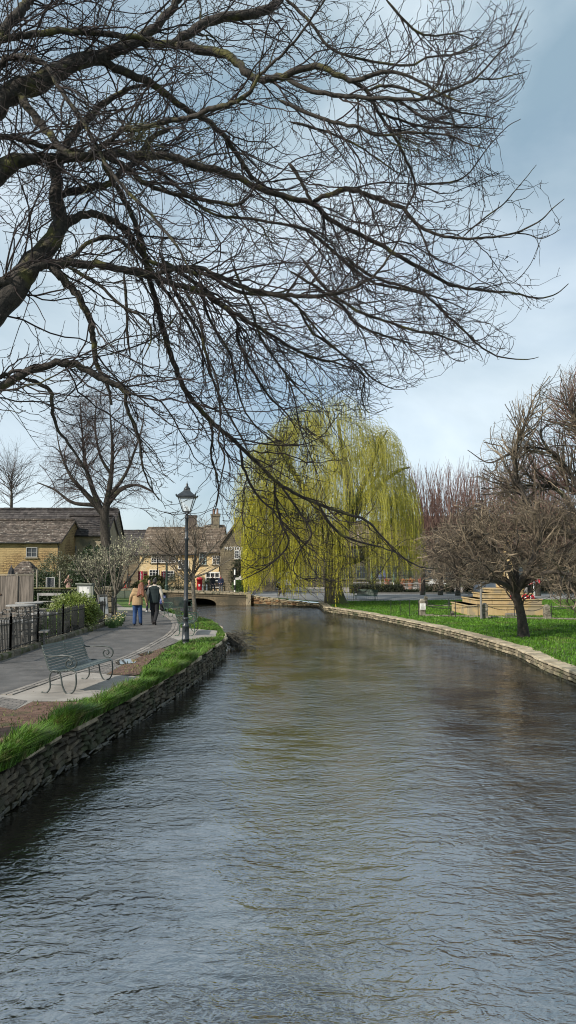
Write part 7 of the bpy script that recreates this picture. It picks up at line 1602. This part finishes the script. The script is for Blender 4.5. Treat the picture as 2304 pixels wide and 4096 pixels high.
for i, (px, col) in enumerate(((1546, (.3, .07, .04)), (1610, (.3, .12, .04)), (1640, (.3, .12, .04)), (1682, (.3, .07, .04)))):
    y = 76.5; xm = X(px, y); root = empty('flower_planter', (xm, y, .5), ['red flowered planter behind the long hedge', 'orange flowered planter left of the short hedge', 'orange flowered planter above the short hedge', 'red flowered planter right of the short hedge'][i], 'planter', 'planters on the terrace'); MB().lathe([(.2, 0), (.26, .8), (.29, .82), (.29, .9)], n=12).build('pot', mat('terracotta', (.16, .08, .05), (.22, .12, .08), 5), root)
    n = 90; C = rng.normal(size=(n, 3))*np.array([.18, .16, .09])+np.array([0, 0, 1.1]); V, Fq = leaf_arr(C, rng.normal(size=(n, 3)), rng.uniform(.06, .12, n), rng.uniform(.05, .1, n)); raw_mesh('flowers', V, Fq, mat('flower_%d' % i, col, tuple(min(1, v*1.3) for v in col), 3), root)
for i, px in enumerate((1488, 1590)):
    y = 77; xm = X(px, y); root = empty('spiky_plant', (xm, y, .5), ['spiky sword-leaved plant behind the hedge, left one', 'spiky sword-leaved plant behind the hedge, right one'][i], 'plant', 'spiky plants on the terrace'); n = 60; a = rng.uniform(0, 6.3, n); dd = nrm(np.stack([np.cos(a)*.7, np.sin(a)*.5, np.ones(n)], 1)); P = grow(np.zeros((n, 3))+np.array([0, 0, .4]), dd, rng.uniform(.8, 1.5, n), 6, droop=.12, wig=.02); V, Fq = tube_arr(P, np.linspace(.03, .004, 6)[None]*np.ones((n, 1)), 3); raw_mesh('leaves', V, Fq, m_leafo, root); MB().lathe([(.2, 0), (.25, .5)], n=10).build('pot', m_conctab, root)
# ---- branch debris caught on the wall
b = G(915, 2600, .0); root = empty('fallen_branch', (b.x, b.y, 0), 'dead twiggy branch caught against the left bank wall and trailing in the water', 'branch'); S = np.array([[-.05, .3, .45]]*60)+rng.normal(size=(60, 3))*np.array([.1, .35, .1]); dd = nrm(np.stack([rng.uniform(.4, 1, 60), rng.normal(0, .5, 60), rng.uniform(-.8, .1, 60)], 1)); P = grow(S, dd, rng.uniform(.5, 1.3, 60), 9, droop=.03, wig=.1); P[:, :, 2] = np.maximum(P[:, :, 2], -.02); RR = np.linspace(.016, .005, 9)[None]*np.ones((60, 1)); V1 = tube_arr(P, RR, 4); S, T, r_, t, k = spawn(P, RR, 500, .1, 1); P2 = grow(S, T, rng.uniform(.08, .35, 500), 5, wig=.15); P2[:, :, 2] = np.maximum(P2[:, :, 2], -.02); V2 = tube_arr(P2, np.full((500, 5), .005), 3)
V, Fq = join_arr([V1]); raw_mesh('stems', V, Fq, mat('wet_branch', (.03, .026, .018), (.07, .06, .04), 6, .7), root); raw_mesh('twigs', V2[0], V2[1], mat('wet_branch', 0), root)
# white glimpses: far terrace sign
print('objects', len(bpy.data.objects), 'polys', sum(len(m.polygons) for m in bpy.data.meshes))
